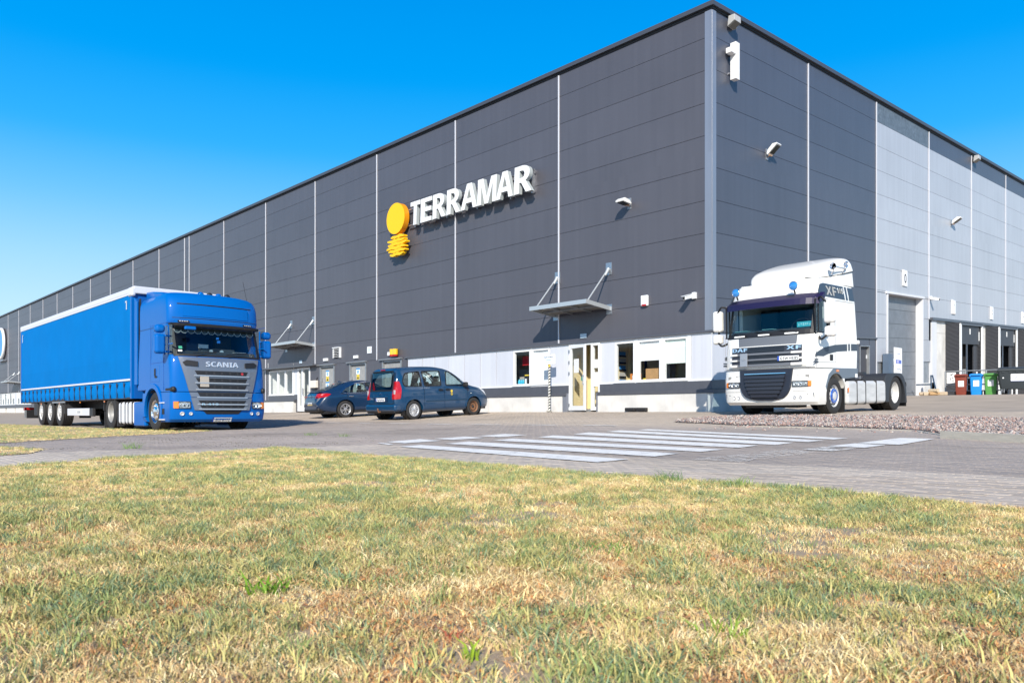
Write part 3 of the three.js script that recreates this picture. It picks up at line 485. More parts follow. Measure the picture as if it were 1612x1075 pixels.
// kerbs round the gravel
{
  const km = [0, 1, 2].map((i) => mat([0.66 + i * 0.03, 0.60 + i * 0.03, 0.50 + i * 0.03], 0.9, 0, { map: rep(paveT, 0.8, 0.8), bumpMap: rep(paveT, 2, 2), bumpScale: 0.004 }));
  const kerb = new THREE.Group(); kerb.name = numbered('kerb'); kerb.userData.kind = 'structure'; scene.add(kerb);
  const line = (pts, h, w) => {
    for (let i = 0; i < pts.length - 1; i++) { const [ax, az] = pts[i], [bx, bz] = pts[i + 1], L = Math.hypot(bx - ax, bz - az), n = Math.max(1, Math.round(L / 1.0)); for (let k = 0; k < n; k++) { const t0 = k / n, t1 = (k + 1) / n - 0.012, A = [ax + (bx - ax) * t0, 0, az + (bz - az) * t0], B = [ax + (bx - ax) * t1, 0, az + (bz - az) * t1]; A[1] = H(A[2]) + h - 0.11; B[1] = H(B[2]) + h - 0.11; mesh('kerb_stone', beam(A, B, w, 0.22), km[(i + k) % 3], kerb); } }
  };
  line([[9.42, 8.98], [10.6, 9.6], [14, 11.6], [22, 12.2]], 0.1, 0.14);
  line([[2.2, 3.6], [3.2, 3.03], [4.3, 2.83], [6.1, 2.88], [7.6, 3.18], [9.0, 3.58], [16, 5.1]], 0.03, 0.1);
  line([[5.1, 6.6], [6.6, 6.82], [8.45, 7.3], [9.4, 8.6]], 0.012, 0.08);
  // gravel stones
  const r = rng(21), gs = [0, 1, 2, 3].map((i) => { const g = new THREE.IcosahedronGeometry(1, 0), p = g.attributes.position, m = new Map(); for (let k = 0; k < p.count; k++) { const key = [p.getX(k), p.getY(k), p.getZ(k)].map((v) => v.toFixed(3)).join(); if (!m.has(key)) m.set(key, 0.7 + r() * 0.5); const s = m.get(key); p.setXYZ(k, p.getX(k) * s, p.getY(k) * s * 0.75, p.getZ(k) * s); } g.computeVertexNormals(); return g; });
  const cols = [[0.56, 0.40, 0.36], [0.62, 0.52, 0.48], [0.40, 0.34, 0.34], [0.70, 0.66, 0.62], [0.48, 0.30, 0.27], [0.22, 0.20, 0.21], [0.60, 0.46, 0.40], [0.34, 0.33, 0.36]];
  const P = [[], [], [], []];
  for (let i = 0; i < 62000; i++) { const x = 2 + r() * 12.5, z = 2.6 + r() * 9.5; if (!inside(gravelP, x, z)) continue; const ed = fbm(x * 2, z * 2, 2, 9); if (ed < 0.3 && r() < 0.6) continue; P[i % 4].push([x, z]); }
  for (let i = 0; i < 140; i++) { const x = 4.5 + r() * 5.5, z = 6.4 + r() * 1.6; P[i % 4].push([x, z]); }
  const m4 = new THREE.Matrix4(), q = new THREE.Quaternion(), e = new THREE.Euler(), c = new THREE.Color(), gm = mat([1, 1, 1], 0.9);
  P.forEach((L, v) => { const im = new THREE.InstancedMesh(gs[v], gm, L.length); im.name = v ? 'gravel' : 'gravel'; im.userData.kind = 'stuff'; im.castShadow = im.receiveShadow = true; L.forEach(([x, z], i) => { const s = 0.013 + 0.018 * r() * r(); e.set(r() * 6, r() * 6, r() * 6); im.setMatrixAt(i, m4.compose(new THREE.Vector3(x, H(z) + 0.02 + (inside(gravelP, x, z) ? 0.035 * r() : -0.015), z), q.setFromEuler(e), new THREE.Vector3(s, s, s))); const k = cols[Math.floor(r() * cols.length)], n = 0.58 + r() * 0.38; im.setColorAt(i, c.setRGB(k[0] * n, k[1] * n * 0.97, k[2] * n * 0.92)); }); gravelBed.add(im); });
}
// grass: tufts of bent blades
{
  const r = rng(31);
  const tuft = (n, h, spread, bend, w) => {
    const pos = [];
    for (let i = 0; i < n; i++) {
      const a = r() * 6.283, d = spread * Math.sqrt(r()), x = Math.cos(a) * d, z = Math.sin(a) * d, hh = h * (0.45 + 0.75 * r()), b = bend * (0.3 + r()) * hh, dir = r() * 6.283, tw = r() * 6.283, bw = w * (0.7 + 0.6 * r());
      const cx = Math.cos(tw) * bw, cz = Math.sin(tw) * bw, p1 = [x + Math.cos(dir) * b * 0.35, hh * 0.6, z + Math.sin(dir) * b * 0.35], p2 = [x + Math.cos(dir) * b, hh, z + Math.sin(dir) * b];
      const A = [x - cx, -0.01, z - cz], B = [x + cx, -0.01, z + cz], C = [p1[0] + cx * 0.8, p1[1], p1[2] + cz * 0.8], D = [p1[0] - cx * 0.8, p1[1], p1[2] - cz * 0.8];
      pos.push(...A, ...B, ...C, ...A, ...C, ...D, ...D, ...C, ...p2);
    }
    const g = new THREE.BufferGeometry(); g.setAttribute('position', new THREE.Float32BufferAttribute(pos, 3)); g.computeVertexNormals(); return g;
  };
  const kinds = [tuft(10, 0.052, 0.04, 0.9, 0.0024), tuft(9, 0.042, 0.045, 1.3, 0.0023), tuft(11, 0.032, 0.05, 1.6, 0.0024), tuft(8, 0.062, 0.03, 0.6, 0.0028), tuft(12, 0.020, 0.06, 2.6, 0.0024)];
  const gm = mat([1, 1, 1], 0.8);
  const PAL = { straw: [0.80, 0.62, 0.29], pale: [0.88, 0.75, 0.43], tan: [0.66, 0.44, 0.22], rust: [0.60, 0.30, 0.115], olive: [0.52, 0.455, 0.17], green: [0.28, 0.335, 0.115], teal: [0.21, 0.285, 0.155], fresh: [0.30, 0.46, 0.05] };
  const pick = (x, z) => {
    const a = fbm(x * 0.9, z * 0.9, 3, 71), b = fbm(x * 2.2 + 9, z * 2.2, 3, 72), d = Math.hypot(x - EYE.x, z - EYE.z), t = fbm(x * 4, z * 4, 2, 73);
    const f = fbm(x * 9, z * 9, 2, 74), near = Math.max(0, Math.min(1, (4.6 - d) / 2.4));
    const gr = 0.5 + (a - 0.5) * 0.34 + (b - 0.5) * 0.42 + (f - 0.5) * 0.55 - 0.035 - 0.055 * near + (r() - 0.5) * 0.34;
    if (t > 0.585 && r() < 0.3 + 0.3 * near) return r() < 0.55 ? 'rust' : 'tan';
    if (gr < 0.36) return r() < 0.4 ? 'straw' : r() < 0.6 ? 'tan' : 'pale';
    if (gr < 0.46) return r() < 0.4 ? 'straw' : r() < 0.45 ? 'tan' : r() < 0.6 ? 'olive' : 'pale';
    if (gr < 0.56) return r() < 0.55 ? 'olive' : r() < 0.35 ? 'straw' : r() < 0.5 ? 'teal' : 'green';
    return r() < 0.4 ? 'green' : r() < 0.6 ? 'teal' : 'olive';
  };
  const m4 = new THREE.Matrix4(), q = new THREE.Quaternion(), e = new THREE.Euler(), c = new THREE.Color();
  function field(name, P, density, parent, near) {
    const L = kinds.map(() => []);
    const x0 = Math.max(-24, Math.min(...P.map((p) => p[0]))), x1 = Math.min(20, Math.max(...P.map((p) => p[0]))), z0 = Math.min(...P.map((p) => p[1])), z1 = Math.min(24, Math.max(...P.map((p) => p[1])));
    const N = Math.floor((x1 - x0) * (z1 - z0) * density);
    for (let i = 0; i < N; i++) {
      const x = x0 + r() * (x1 - x0), z = z0 + r() * (z1 - z0); if (!inside(P, x, z)) continue;
      const dx = x - EYE.x, dz = z - EYE.z, fd = -dx * 0.72738 - dz * 0.68624, lt = dx * 0.68624 - dz * 0.72738;
      if (fd < 0.7 || Math.abs(lt) > fd * 0.70 + 0.6) continue;
      const d = Math.hypot(dx, dz); if (d > 3.2 && r() > 0.35 + 2.08 / d) continue;
      const bare = fbm(x * 1.6 + 3, z * 1.6, 3, 91); if (bare < 0.30 && r() < 0.7) continue; if (bare < 0.40 && r() < 0.35) continue;
      const hN = fbm(x * 1.3, z * 1.3 + 5, 3, 92), col = pick(x, z);
      let k = col === 'straw' || col === 'pale' || col === 'tan' ? (r() < 0.45 ? 4 : 2) : col === 'rust' ? 4 : Math.floor(r() * 4); if (k === 3 && r() < 0.6) k = 1;
      const s = (0.6 + 0.45 * r()) * (0.45 + hN * 0.75);
      L[k].push([x, z, s, col]);
    }
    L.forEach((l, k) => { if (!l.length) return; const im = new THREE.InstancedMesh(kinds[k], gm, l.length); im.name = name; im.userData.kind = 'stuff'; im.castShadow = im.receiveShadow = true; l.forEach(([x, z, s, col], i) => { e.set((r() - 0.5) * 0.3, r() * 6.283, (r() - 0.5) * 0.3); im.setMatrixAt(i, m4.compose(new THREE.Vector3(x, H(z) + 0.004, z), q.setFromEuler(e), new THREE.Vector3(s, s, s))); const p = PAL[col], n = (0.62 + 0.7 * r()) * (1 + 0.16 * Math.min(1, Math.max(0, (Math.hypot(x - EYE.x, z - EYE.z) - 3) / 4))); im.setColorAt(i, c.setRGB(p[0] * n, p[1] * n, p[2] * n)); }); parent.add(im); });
  }
  field('grass', lawnP, 2900, lawn);
  field('grass', stripP, 500, scene.getObjectByName('grass_verge'));
  field('grass', patchP, 700, scene.getObjectByName('grass_verge_001') || lawn);
  // dry leaf scraps lying in the turf
  {
    const lg = (() => { const P = [[0, 0, -1], [0.5, 0.18, -0.3], [0.45, 0.22, 0.4], [0, 0.1, 1], [-0.5, 0.2, 0.35], [-0.42, 0.16, -0.4]], pos = []; for (let i = 0; i < 6; i++) pos.push(0, 0.02, 0, ...P[(i + 1) % 6], ...P[i]); const g = new THREE.BufferGeometry(); g.setAttribute('position', new THREE.Float32BufferAttribute(pos, 3)); g.computeVertexNormals(); return g; })();
    const L = []; for (let i = 0; i < 16000; i++) { const d = 1.2 + 8 * r() * r(), l = (r() - 0.5) * 1.5 * d, x = EYE.x - 0.72738 * d + 0.68624 * l, z = EYE.z - 0.68624 * d - 0.72738 * l; if (inside(lawnP, x, z) && fbm(x * 3, z * 3, 3, 95) > 0.5) L.push([x, z]); }
    const im = new THREE.InstancedMesh(lg, mat([1, 1, 1], 0.85), L.length); im.name = 'dry_leaves'; im.userData.kind = 'stuff'; im.castShadow = im.receiveShadow = true;
    L.forEach(([x, z], i) => { const s = 0.004 + 0.007 * r() * r(); e.set((r() - 0.5) * 1.6, r() * 6.28, (r() - 0.5) * 1.6); im.setMatrixAt(i, m4.compose(new THREE.Vector3(x, H(z) + 0.012 + 0.012 * r(), z), q.setFromEuler(e), new THREE.Vector3(s, s, s))); const k = [[0.52, 0.24, 0.08], [0.40, 0.20, 0.09], [0.66, 0.42, 0.17], [0.28, 0.15, 0.08]][Math.floor(r() * 4)]; im.setColorAt(i, c.setRGB(...k)); });
    lawn.add(im);
  }
  // brighter clumps and weeds one can point to
  const blade = (n, h, w, spread, bend) => { const g = tuft(n, h, spread, bend, w); return g; };
  const clump = (x, z, n, h, w, sp, bend, rgb, name, label, cat) => single(name, blade(n, h, w, sp, bend).translate(x, H(z), z), mat(rgb, 0.7, 0, { transmission: 0.3, thickness: 0 }), label, cat);
  globalThis.clump = clump;
}
// ---------------------------------------------------------------- vehicles: x forward from the front bumper, y up from the road, z to the vehicle's right
const P_ = {};
P_.black = mat([0.014, 0.014, 0.016], 0.55); P_.frame = mat([0.03, 0.03, 0.033], 0.6); P_.tyre = mat([0.028, 0.027, 0.027], 0.85, 0, { bumpMap: grainT, bumpScale: 0.002 });
P_.chrome = mat([0.86, 0.86, 0.88], 0.13, 1); P_.alloy = mat([0.66, 0.67, 0.69], 0.3, 0.8); P_.rust = mat([0.30, 0.15, 0.08], 0.75, 0.2, { map: grainT }); P_.rimG = mat([0.42, 0.42, 0.41], 0.5, 0.3, { map: grainT }); P_.rimW = mat([0.76, 0.75, 0.73], 0.5, 0.1, { map: grainT });
P_.dgl = mat([0.62, 0.72, 0.74], 0.02, 0, { transmission: 1, thickness: 0, ior: 1.5 });
P_.cgl = mat([0.85, 0.92, 0.91], 0.02, 0, { transmission: 1, thickness: 0, ior: 1.5 });
P_.clear = mat([0.95, 0.97, 0.98], 0.03, 0, { transmission: 1, thickness: 0, ior: 1.45 });
P_.lampIn = mat([0.80, 0.80, 0.80], 0.3, 0.55); P_.lampBase = mat([0.42, 0.43, 0.45], 0.35, 0.5); P_.amber = mat([0.85, 0.22, 0.01], 0.2, 0, { clearcoat: 1 }); P_.redL = mat([0.46, 0.008, 0.008], 0.15, 0, { clearcoat: 1 });
P_.seat = mat([0.05, 0.05, 0.055], 0.9); P_.trim = mat([0.11, 0.11, 0.12], 0.8); P_.dash = mat([0.06, 0.065, 0.07], 0.8);
const ev = new Evaluator(); ev.attributes = ['position', 'normal', 'uv']; ev.useGroups = false;
const br = (g) => { g = flat(g.clone()); const b = new Brush(g); b.updateMatrixWorld(); return b; };
function csg(g, ops) { let a = br(g); for (const [op, h] of ops) { a = ev.evaluate(a, br(h), op); } return a.geometry; }
const crease = (g, a = 0.6) => { g = g.clone(); g.deleteAttribute('normal'); return toCreasedNormals(mergeVertices(g.attributes.uv ? (g.deleteAttribute('uv'), g) : g, 1e-4), a); };
function lathe(pts, n = 40) { return new THREE.LatheGeometry(pts.map((p) => new THREE.Vector2(p[0], p[1])), n).rotateX(Math.PI / 2); }   // axis along z, outer face at +z
function wheel(parent, x, y, z, r, w, style, side) {      // side +1: outer face towards +z
  const g = new THREE.Group(); g.name = 'wheel'; g.position.set(x, y, z); if (side < 0) g.rotation.y = Math.PI; parent.add(g);
  const rr = style === 'truck' || style === 'steelW' || style === 'blueHub' || style === 'drive' ? r * 0.615 : r * 0.66, h = w / 2;
  const tread = []; const G = 5; for (let i = 0; i <= G; i++) { const a = h * 0.72 * (1 - 2 * i / G); tread.push([r, a + 0.008], [r, a - 0.008]); if (i < G) { tread.push([r - 0.012, a - 0.014], [r - 0.012, a - 2 * h * 0.72 / G + 0.014]); } }
  mesh('tyre', lathe([[rr - 0.01, h * 0.80], [rr + 0.01, h * 0.98], [rr + (r - rr) * 0.45, h * 1.03], [r - 0.035, h * 0.95], [r - 0.008, h * 0.8], ...tread, [r - 0.008, -h * 0.8], [r - 0.035, -h * 0.95], [rr, -h * 0.95]].map((p) => p), 44), P_.tyre, g);
  const add = (n, q, m) => mesh(n, q, m, g);
  if (style === 'alloy' || style === 'cap') {
    add('rim', lathe([[rr, h * 0.82], [rr - 0.012, h * 0.86], [rr - 0.028, h * 0.7], [rr - 0.04, -h * 0.5], [0.02, -h * 0.5]], 40), style === 'cap' ? P_.black : P_.frame);
    const n = style === 'cap' ? 15 : 10, sp = [];
    for (let i = 0; i < n; i++) { const a = i / n * 6.2832, wd = style === 'cap' ? 0.016 : 0.017; const q = poly([[0.03, -wd * 0.8], [rr - 0.02, -wd * 1.25], [rr - 0.02, wd * 1.25], [0.03, wd * 0.8]], 0.014, 0.004).translate(0, 0, h * 0.62); if (style === 'alloy') { q.rotateZ(i % 2 ? 0.09 : -0.09); } sp.push(q.rotateZ(a)); }
    add('spokes', sp, style === 'cap' ? mat([0.62, 0.63, 0.65], 0.4, 0.5) : P_.alloy);
    add('rim_edge', lathe([[rr - 0.001, h * 0.80], [rr + 0.004, h * 0.93], [rr - 0.03, h * 0.88], [rr - 0.034, h * 0.66]], 40), style === 'cap' ? mat([0.6, 0.61, 0.63], 0.4, 0.5) : P_.alloy);
    add('hub', lathe([[0.055, h * 0.62], [0.05, h * 0.8], [0.0, h * 0.84]], 20), P_.alloy);
  } else if (style === 'rusty') {
    add('rim', lathe([[rr, h * 0.8], [rr - 0.012, h * 0.9], [rr - 0.03, h * 0.62], [rr - 0.05, h * 0.25], [rr - 0.07, h * 0.45], [0.09, h * 0.5], [0.075, h * 0.25], [0, h * 0.2]], 40), P_.rust);
    const hs = []; for (let i = 0; i < 14; i++) { const a = i / 14 * 6.283; hs.push(cyl(0.014, 0.014, 0.03, 8).rotateX(Math.PI / 2).translate(Math.cos(a) * (rr - 0.065), Math.sin(a) * (rr - 0.065), h * 0.44)); }
    add('rim_holes', hs, P_.black); add('hub', lathe([[0.05, h * 0.3], [0.045, h * 0.5], [0, h * 0.55]], 16), P_.frame);
  } else {
    const deep = style === 'drive', m = style === 'truck' ? P_.chrome : style === 'drive' ? (parent.userData.greyRims ? P_.rimG : P_.rimW) : style === 'blueHub' ? P_.rimW : P_.rimW, f = deep ? -1 : 1;
    const prof = deep ? [[rr, h * 0.84], [rr - 0.015, h * 0.9], [rr - 0.03, h * 0.6], [rr - 0.05, -h * 0.1], [rr - 0.09, -h * 0.35], [0.15, -h * 0.38], [0.13, 0.02], [0, 0.03]] : [[rr, h * 0.84], [rr - 0.015, h * 0.9], [rr - 0.035, h * 0.55], [rr - 0.06, h * 0.5], [rr - 0.085, h * 0.75], [0.165, h * 0.85], [0.15, h * 0.7], [0.13, h * 0.98], [0.06, h * 1.05], [0, h * 1.06]];
    add('rim', lathe(prof, 44), m);
    const hs = [], nu = []; for (let i = 0; i < 10; i++) { const a = i / 10 * 6.283; hs.push(cyl(0.024, 0.024, 0.03, 10).rotateX(Math.PI / 2).translate(Math.cos(a) * (rr - 0.072), Math.sin(a) * (rr - 0.072), deep ? -h * 0.3 : h * 0.66)); nu.push(cyl(0.014, 0.016, 0.05, 6).rotateX(Math.PI / 2).translate(Math.cos(a + 0.3) * 0.165, Math.sin(a + 0.3) * 0.165, deep ? -h * 0.3 : h * 0.86)); }
    add('rim_holes', hs, P_.black); add('wheel_nuts', nu, style === 'blueHub' ? P_.chrome : P_.alloy);
    if (style === 'blueHub') { add('hub', lathe([[0.19, h * 0.82], [0.185, h * 0.96], [0.11, h * 1.0], [0.1, h * 0.8], [0.05, h * 0.95], [0, h * 0.96]], 24), mat([0.02, 0.12, 0.55], 0.3, 0.4, { clearcoat: 1 })); }
  }
  return g;
}
// cabs are lofted from horizontal slices {y, xf, xb, hw, bow, rc}; the front follows frontX(y, z)
function cabShape(S, n = 3.2) {
  const at = (y) => { if (y <= S[0].y) return S[0]; const L = S[S.length - 1]; if (y >= L.y) return L; let i = 0; while (y > S[i + 1].y) i++; const a = S[i], b = S[i + 1], t = (y - a.y) / (b.y - a.y), o = {}; for (const k of ['y', 'xf', 'xb', 'hw', 'bow', 'rc']) o[k] = a[k] + (b[k] - a[k]) * t; return o; };
  const frontX = (y, z) => { const s = at(y), t = Math.min(1, Math.abs(z) / s.hw); return s.xf - s.bow * t * t - s.rc * (1 - Math.pow(Math.max(0, 1 - Math.pow(t, n)), 1 / n)); };
  const sideZ = (y) => at(y).hw;
  const geo = () => {
    const rings = [], N = 16;
    for (const s of S) {
      const half = [[s.xb, 0], [s.xb, s.hw * 0.6], [s.xb, s.hw - 0.05], [s.xb + 0.04, s.hw]];
      const xs = s.xf - s.bow - s.rc; for (let k = 1; k < 5; k++) half.push([s.xb + 0.04 + (xs - s.xb - 0.04) * k / 5, s.hw]);
      for (let k = 0; k <= N; k++) { const p = k / N * Math.PI / 2, z = s.hw * Math.pow(Math.cos(p), 2 / n); half.push([frontX(s.y, k === N ? 0 : z), k === N ? 0 : z]); }
      const ring = [...half]; for (let k = half.length - 2; k > 0; k--) ring.push([half[k][0], -half[k][1]]);
      rings.push(ring.map((p) => [p[0], s.y, p[1]]));
    }
    return loft(rings, true);
  };
  return { at, frontX, sideZ, geo };
}
function loft(rings, caps) {
  const pos = [], n = rings[0].length, tri = (a, b, c) => pos.push(...a, ...b, ...c);
  for (let i = 0; i < rings.length - 1; i++) for (let k = 0; k < n; k++) { const l = (k + 1) % n, A = rings[i][k], B = rings[i][l], C = rings[i + 1][l], D = rings[i + 1][k]; tri(A, C, B); tri(A, D, C); }
  if (caps) for (const [ring, f] of [[rings[0], 0], [rings[rings.length - 1], 1]]) { const c = [0, 1, 2].map((q) => ring.reduce((s, p) => s + p[q], 0) / n); for (let k = 0; k < n; k++) { const l = (k + 1) % n; f ? tri(c, ring[l], ring[k]) : tri(c, ring[k], ring[l]); } }
  const g = new THREE.BufferGeometry(); g.setAttribute('position', new THREE.Float32BufferAttribute(pos, 3)); g.computeVertexNormals();
  // outward check by signed volume
  let v = 0; for (let i = 0; i < pos.length; i += 9) { const [ax, ay, az, bx, by, bz, cx, cy, cz] = pos.slice(i, i + 9); v += ax * (by * cz - bz * cy) + ay * (bz * cx - bx * cz) + az * (bx * cy - by * cx); }
  if (v < 0) { for (let i = 0; i < pos.length; i += 9) for (let k = 0; k < 3; k++) { const t = pos[i + 3 + k]; pos[i + 3 + k] = pos[i + 6 + k]; pos[i + 6 + k] = t; } g.setAttribute('position', new THREE.Float32BufferAttribute(pos, 3)); g.deleteAttribute('normal'); g.computeVertexNormals(); }
  return flat(g);
}
function onFront(shape, g, off = 0) {        // geometry drawn in z (across), y (up), with x as height above the front face, is wrapped onto that face
  g = flat(g.clone()); const p = g.attributes.position; for (let i = 0; i < p.count; i++) p.setX(i, p.getX(i) + off + shape.frontX(p.getY(i), p.getZ(i))); g.deleteAttribute('normal'); g.computeVertexNormals(); return g;
}
const fplate = (z0, z1, y0, y1, t = 0.02, nz = 10, ny = 2) => box(t, y1 - y0, z1 - z0, t / 2, (y0 + y1) / 2, (z0 + z1) / 2, 1, ny, nz);
function ftrap(zt, zb, y0, y1, t, n = 14, m = 6) { const g = box(t, 1, 2, t / 2, 0.5, 0, 1, m, n), p = g.attributes.position; for (let i = 0; i < p.count; i++) { const v = p.getY(i); p.setZ(i, p.getZ(i) * (zb + (zt - zb) * v)); p.setY(i, y0 + (y1 - y0) * v); } return g; }
const faceText = (s, z0, z1, y0, y1, d, f = font) => { const g = fit(text(s, 1, d, f), 0, Math.abs(z1 - z0), y0, y1); g.rotateY(Math.PI / 2); return g.translate(0, 0, z0); };   // reads when seen from the front (+x)
function plateMat(txt, yellow) { return mat([1, 1, 1], 0.45, 0, { map: canvasTex(512, 112, (c, w, h) => { c.fillStyle = '#f4f4f1'; c.fillRect(0, 0, w, h); c.strokeStyle = '#222'; c.lineWidth = 5; c.strokeRect(3, 3, w - 6, h - 6); c.fillStyle = '#1c4fb4'; c.fillRect(5, 5, 40, h - 10); c.fillStyle = '#111'; c.font = 'bold 92px sans-serif'; c.textAlign = 'center'; c.textBaseline = 'middle'; c.fillText(txt, w / 2 + 22, h / 2 + 4, w - 80); if (yellow) { c.fillStyle = '#e6c243'; c.fillRect(5, h - 24, w - 10, 19); } }) }); }
const plateGeo = (w, h) => new THREE.PlaneGeometry(w, h).rotateY(Math.PI / 2);
function mirrorArm(parent, x, y0, y1, z, s, m) { each('mirror_arm', [beam([x - 0.1, y1 - 0.04, s * 1.2], [x, y1 - 0.04, s * z], 0.05, 0.04), beam([x - 0.1, y0 + 0.05, s * 1.2], [x, y0 + 0.05, s * z], 0.05, 0.04)], m, parent); }
function lampUnit(parent, shape, z0, z1, y0, y1, s, extra) {
  const a = Math.min(s * z0, s * z1), b = Math.max(s * z0, s * z1), h = mesh('headlight', onFront(shape, fplate(a, b, y0, y1, 0.012, 8, 2)), P_.lampBase, parent);
  for (const [f, r] of [[0.2, 0.85], [0.52, 1.0], [0.84, 0.7]]) { const z = z0 + (z1 - z0) * f, y = y0 + (y1 - y0) * (0.5 + 0.06 * (f - 0.5)), R = (y1 - y0) * 0.46 * r, g = lathe([[R, 0.008], [R * 0.95, 0.014], [R * 0.8, -0.002], [R * 0.45, -0.01], [R * 0.32, 0.006], [0, 0.008]], 18).rotateY(Math.PI / 2); mesh('reflector', g.translate(shape.frontX(y, z) + 0.02, y, s * z), P_.lampIn, h); mesh('bulb_shield', cyl(R * 0.34, R * 0.34, 0.01, 12).rotateZ(Math.PI / 2).translate(shape.frontX(y, z) + 0.026, y - R * 0.2, s * z), P_.frame, h); }
  mesh('bezel', [onFront(shape, fplate(a, b, y1 - 0.012, y1 + 0.006, 0.03, 8, 1)), onFront(shape, fplate(a, b, y0 - 0.006, y0 + 0.01, 0.03, 8, 1)), onFront(shape, fplate(a - 0.006, a + 0.006, y0, y1, 0.03, 1, 2)), onFront(shape, fplate(b - 0.006, b + 0.006, y0, y1, 0.03, 1, 2))], P_.frame, h);
  mesh('lens', onFront(shape, fplate(a, b, y0, y1, 0.012, 8, 2), 0.034), P_.clear, h);
  if (extra) { const c = Math.min(s * extra[0], s * extra[1]), d = Math.max(s * extra[0], s * extra[1]); mesh('indicator', onFront(shape, fplate(c, d, y0, y1, 0.04, 5, 2)), P_.amber, h); }
}

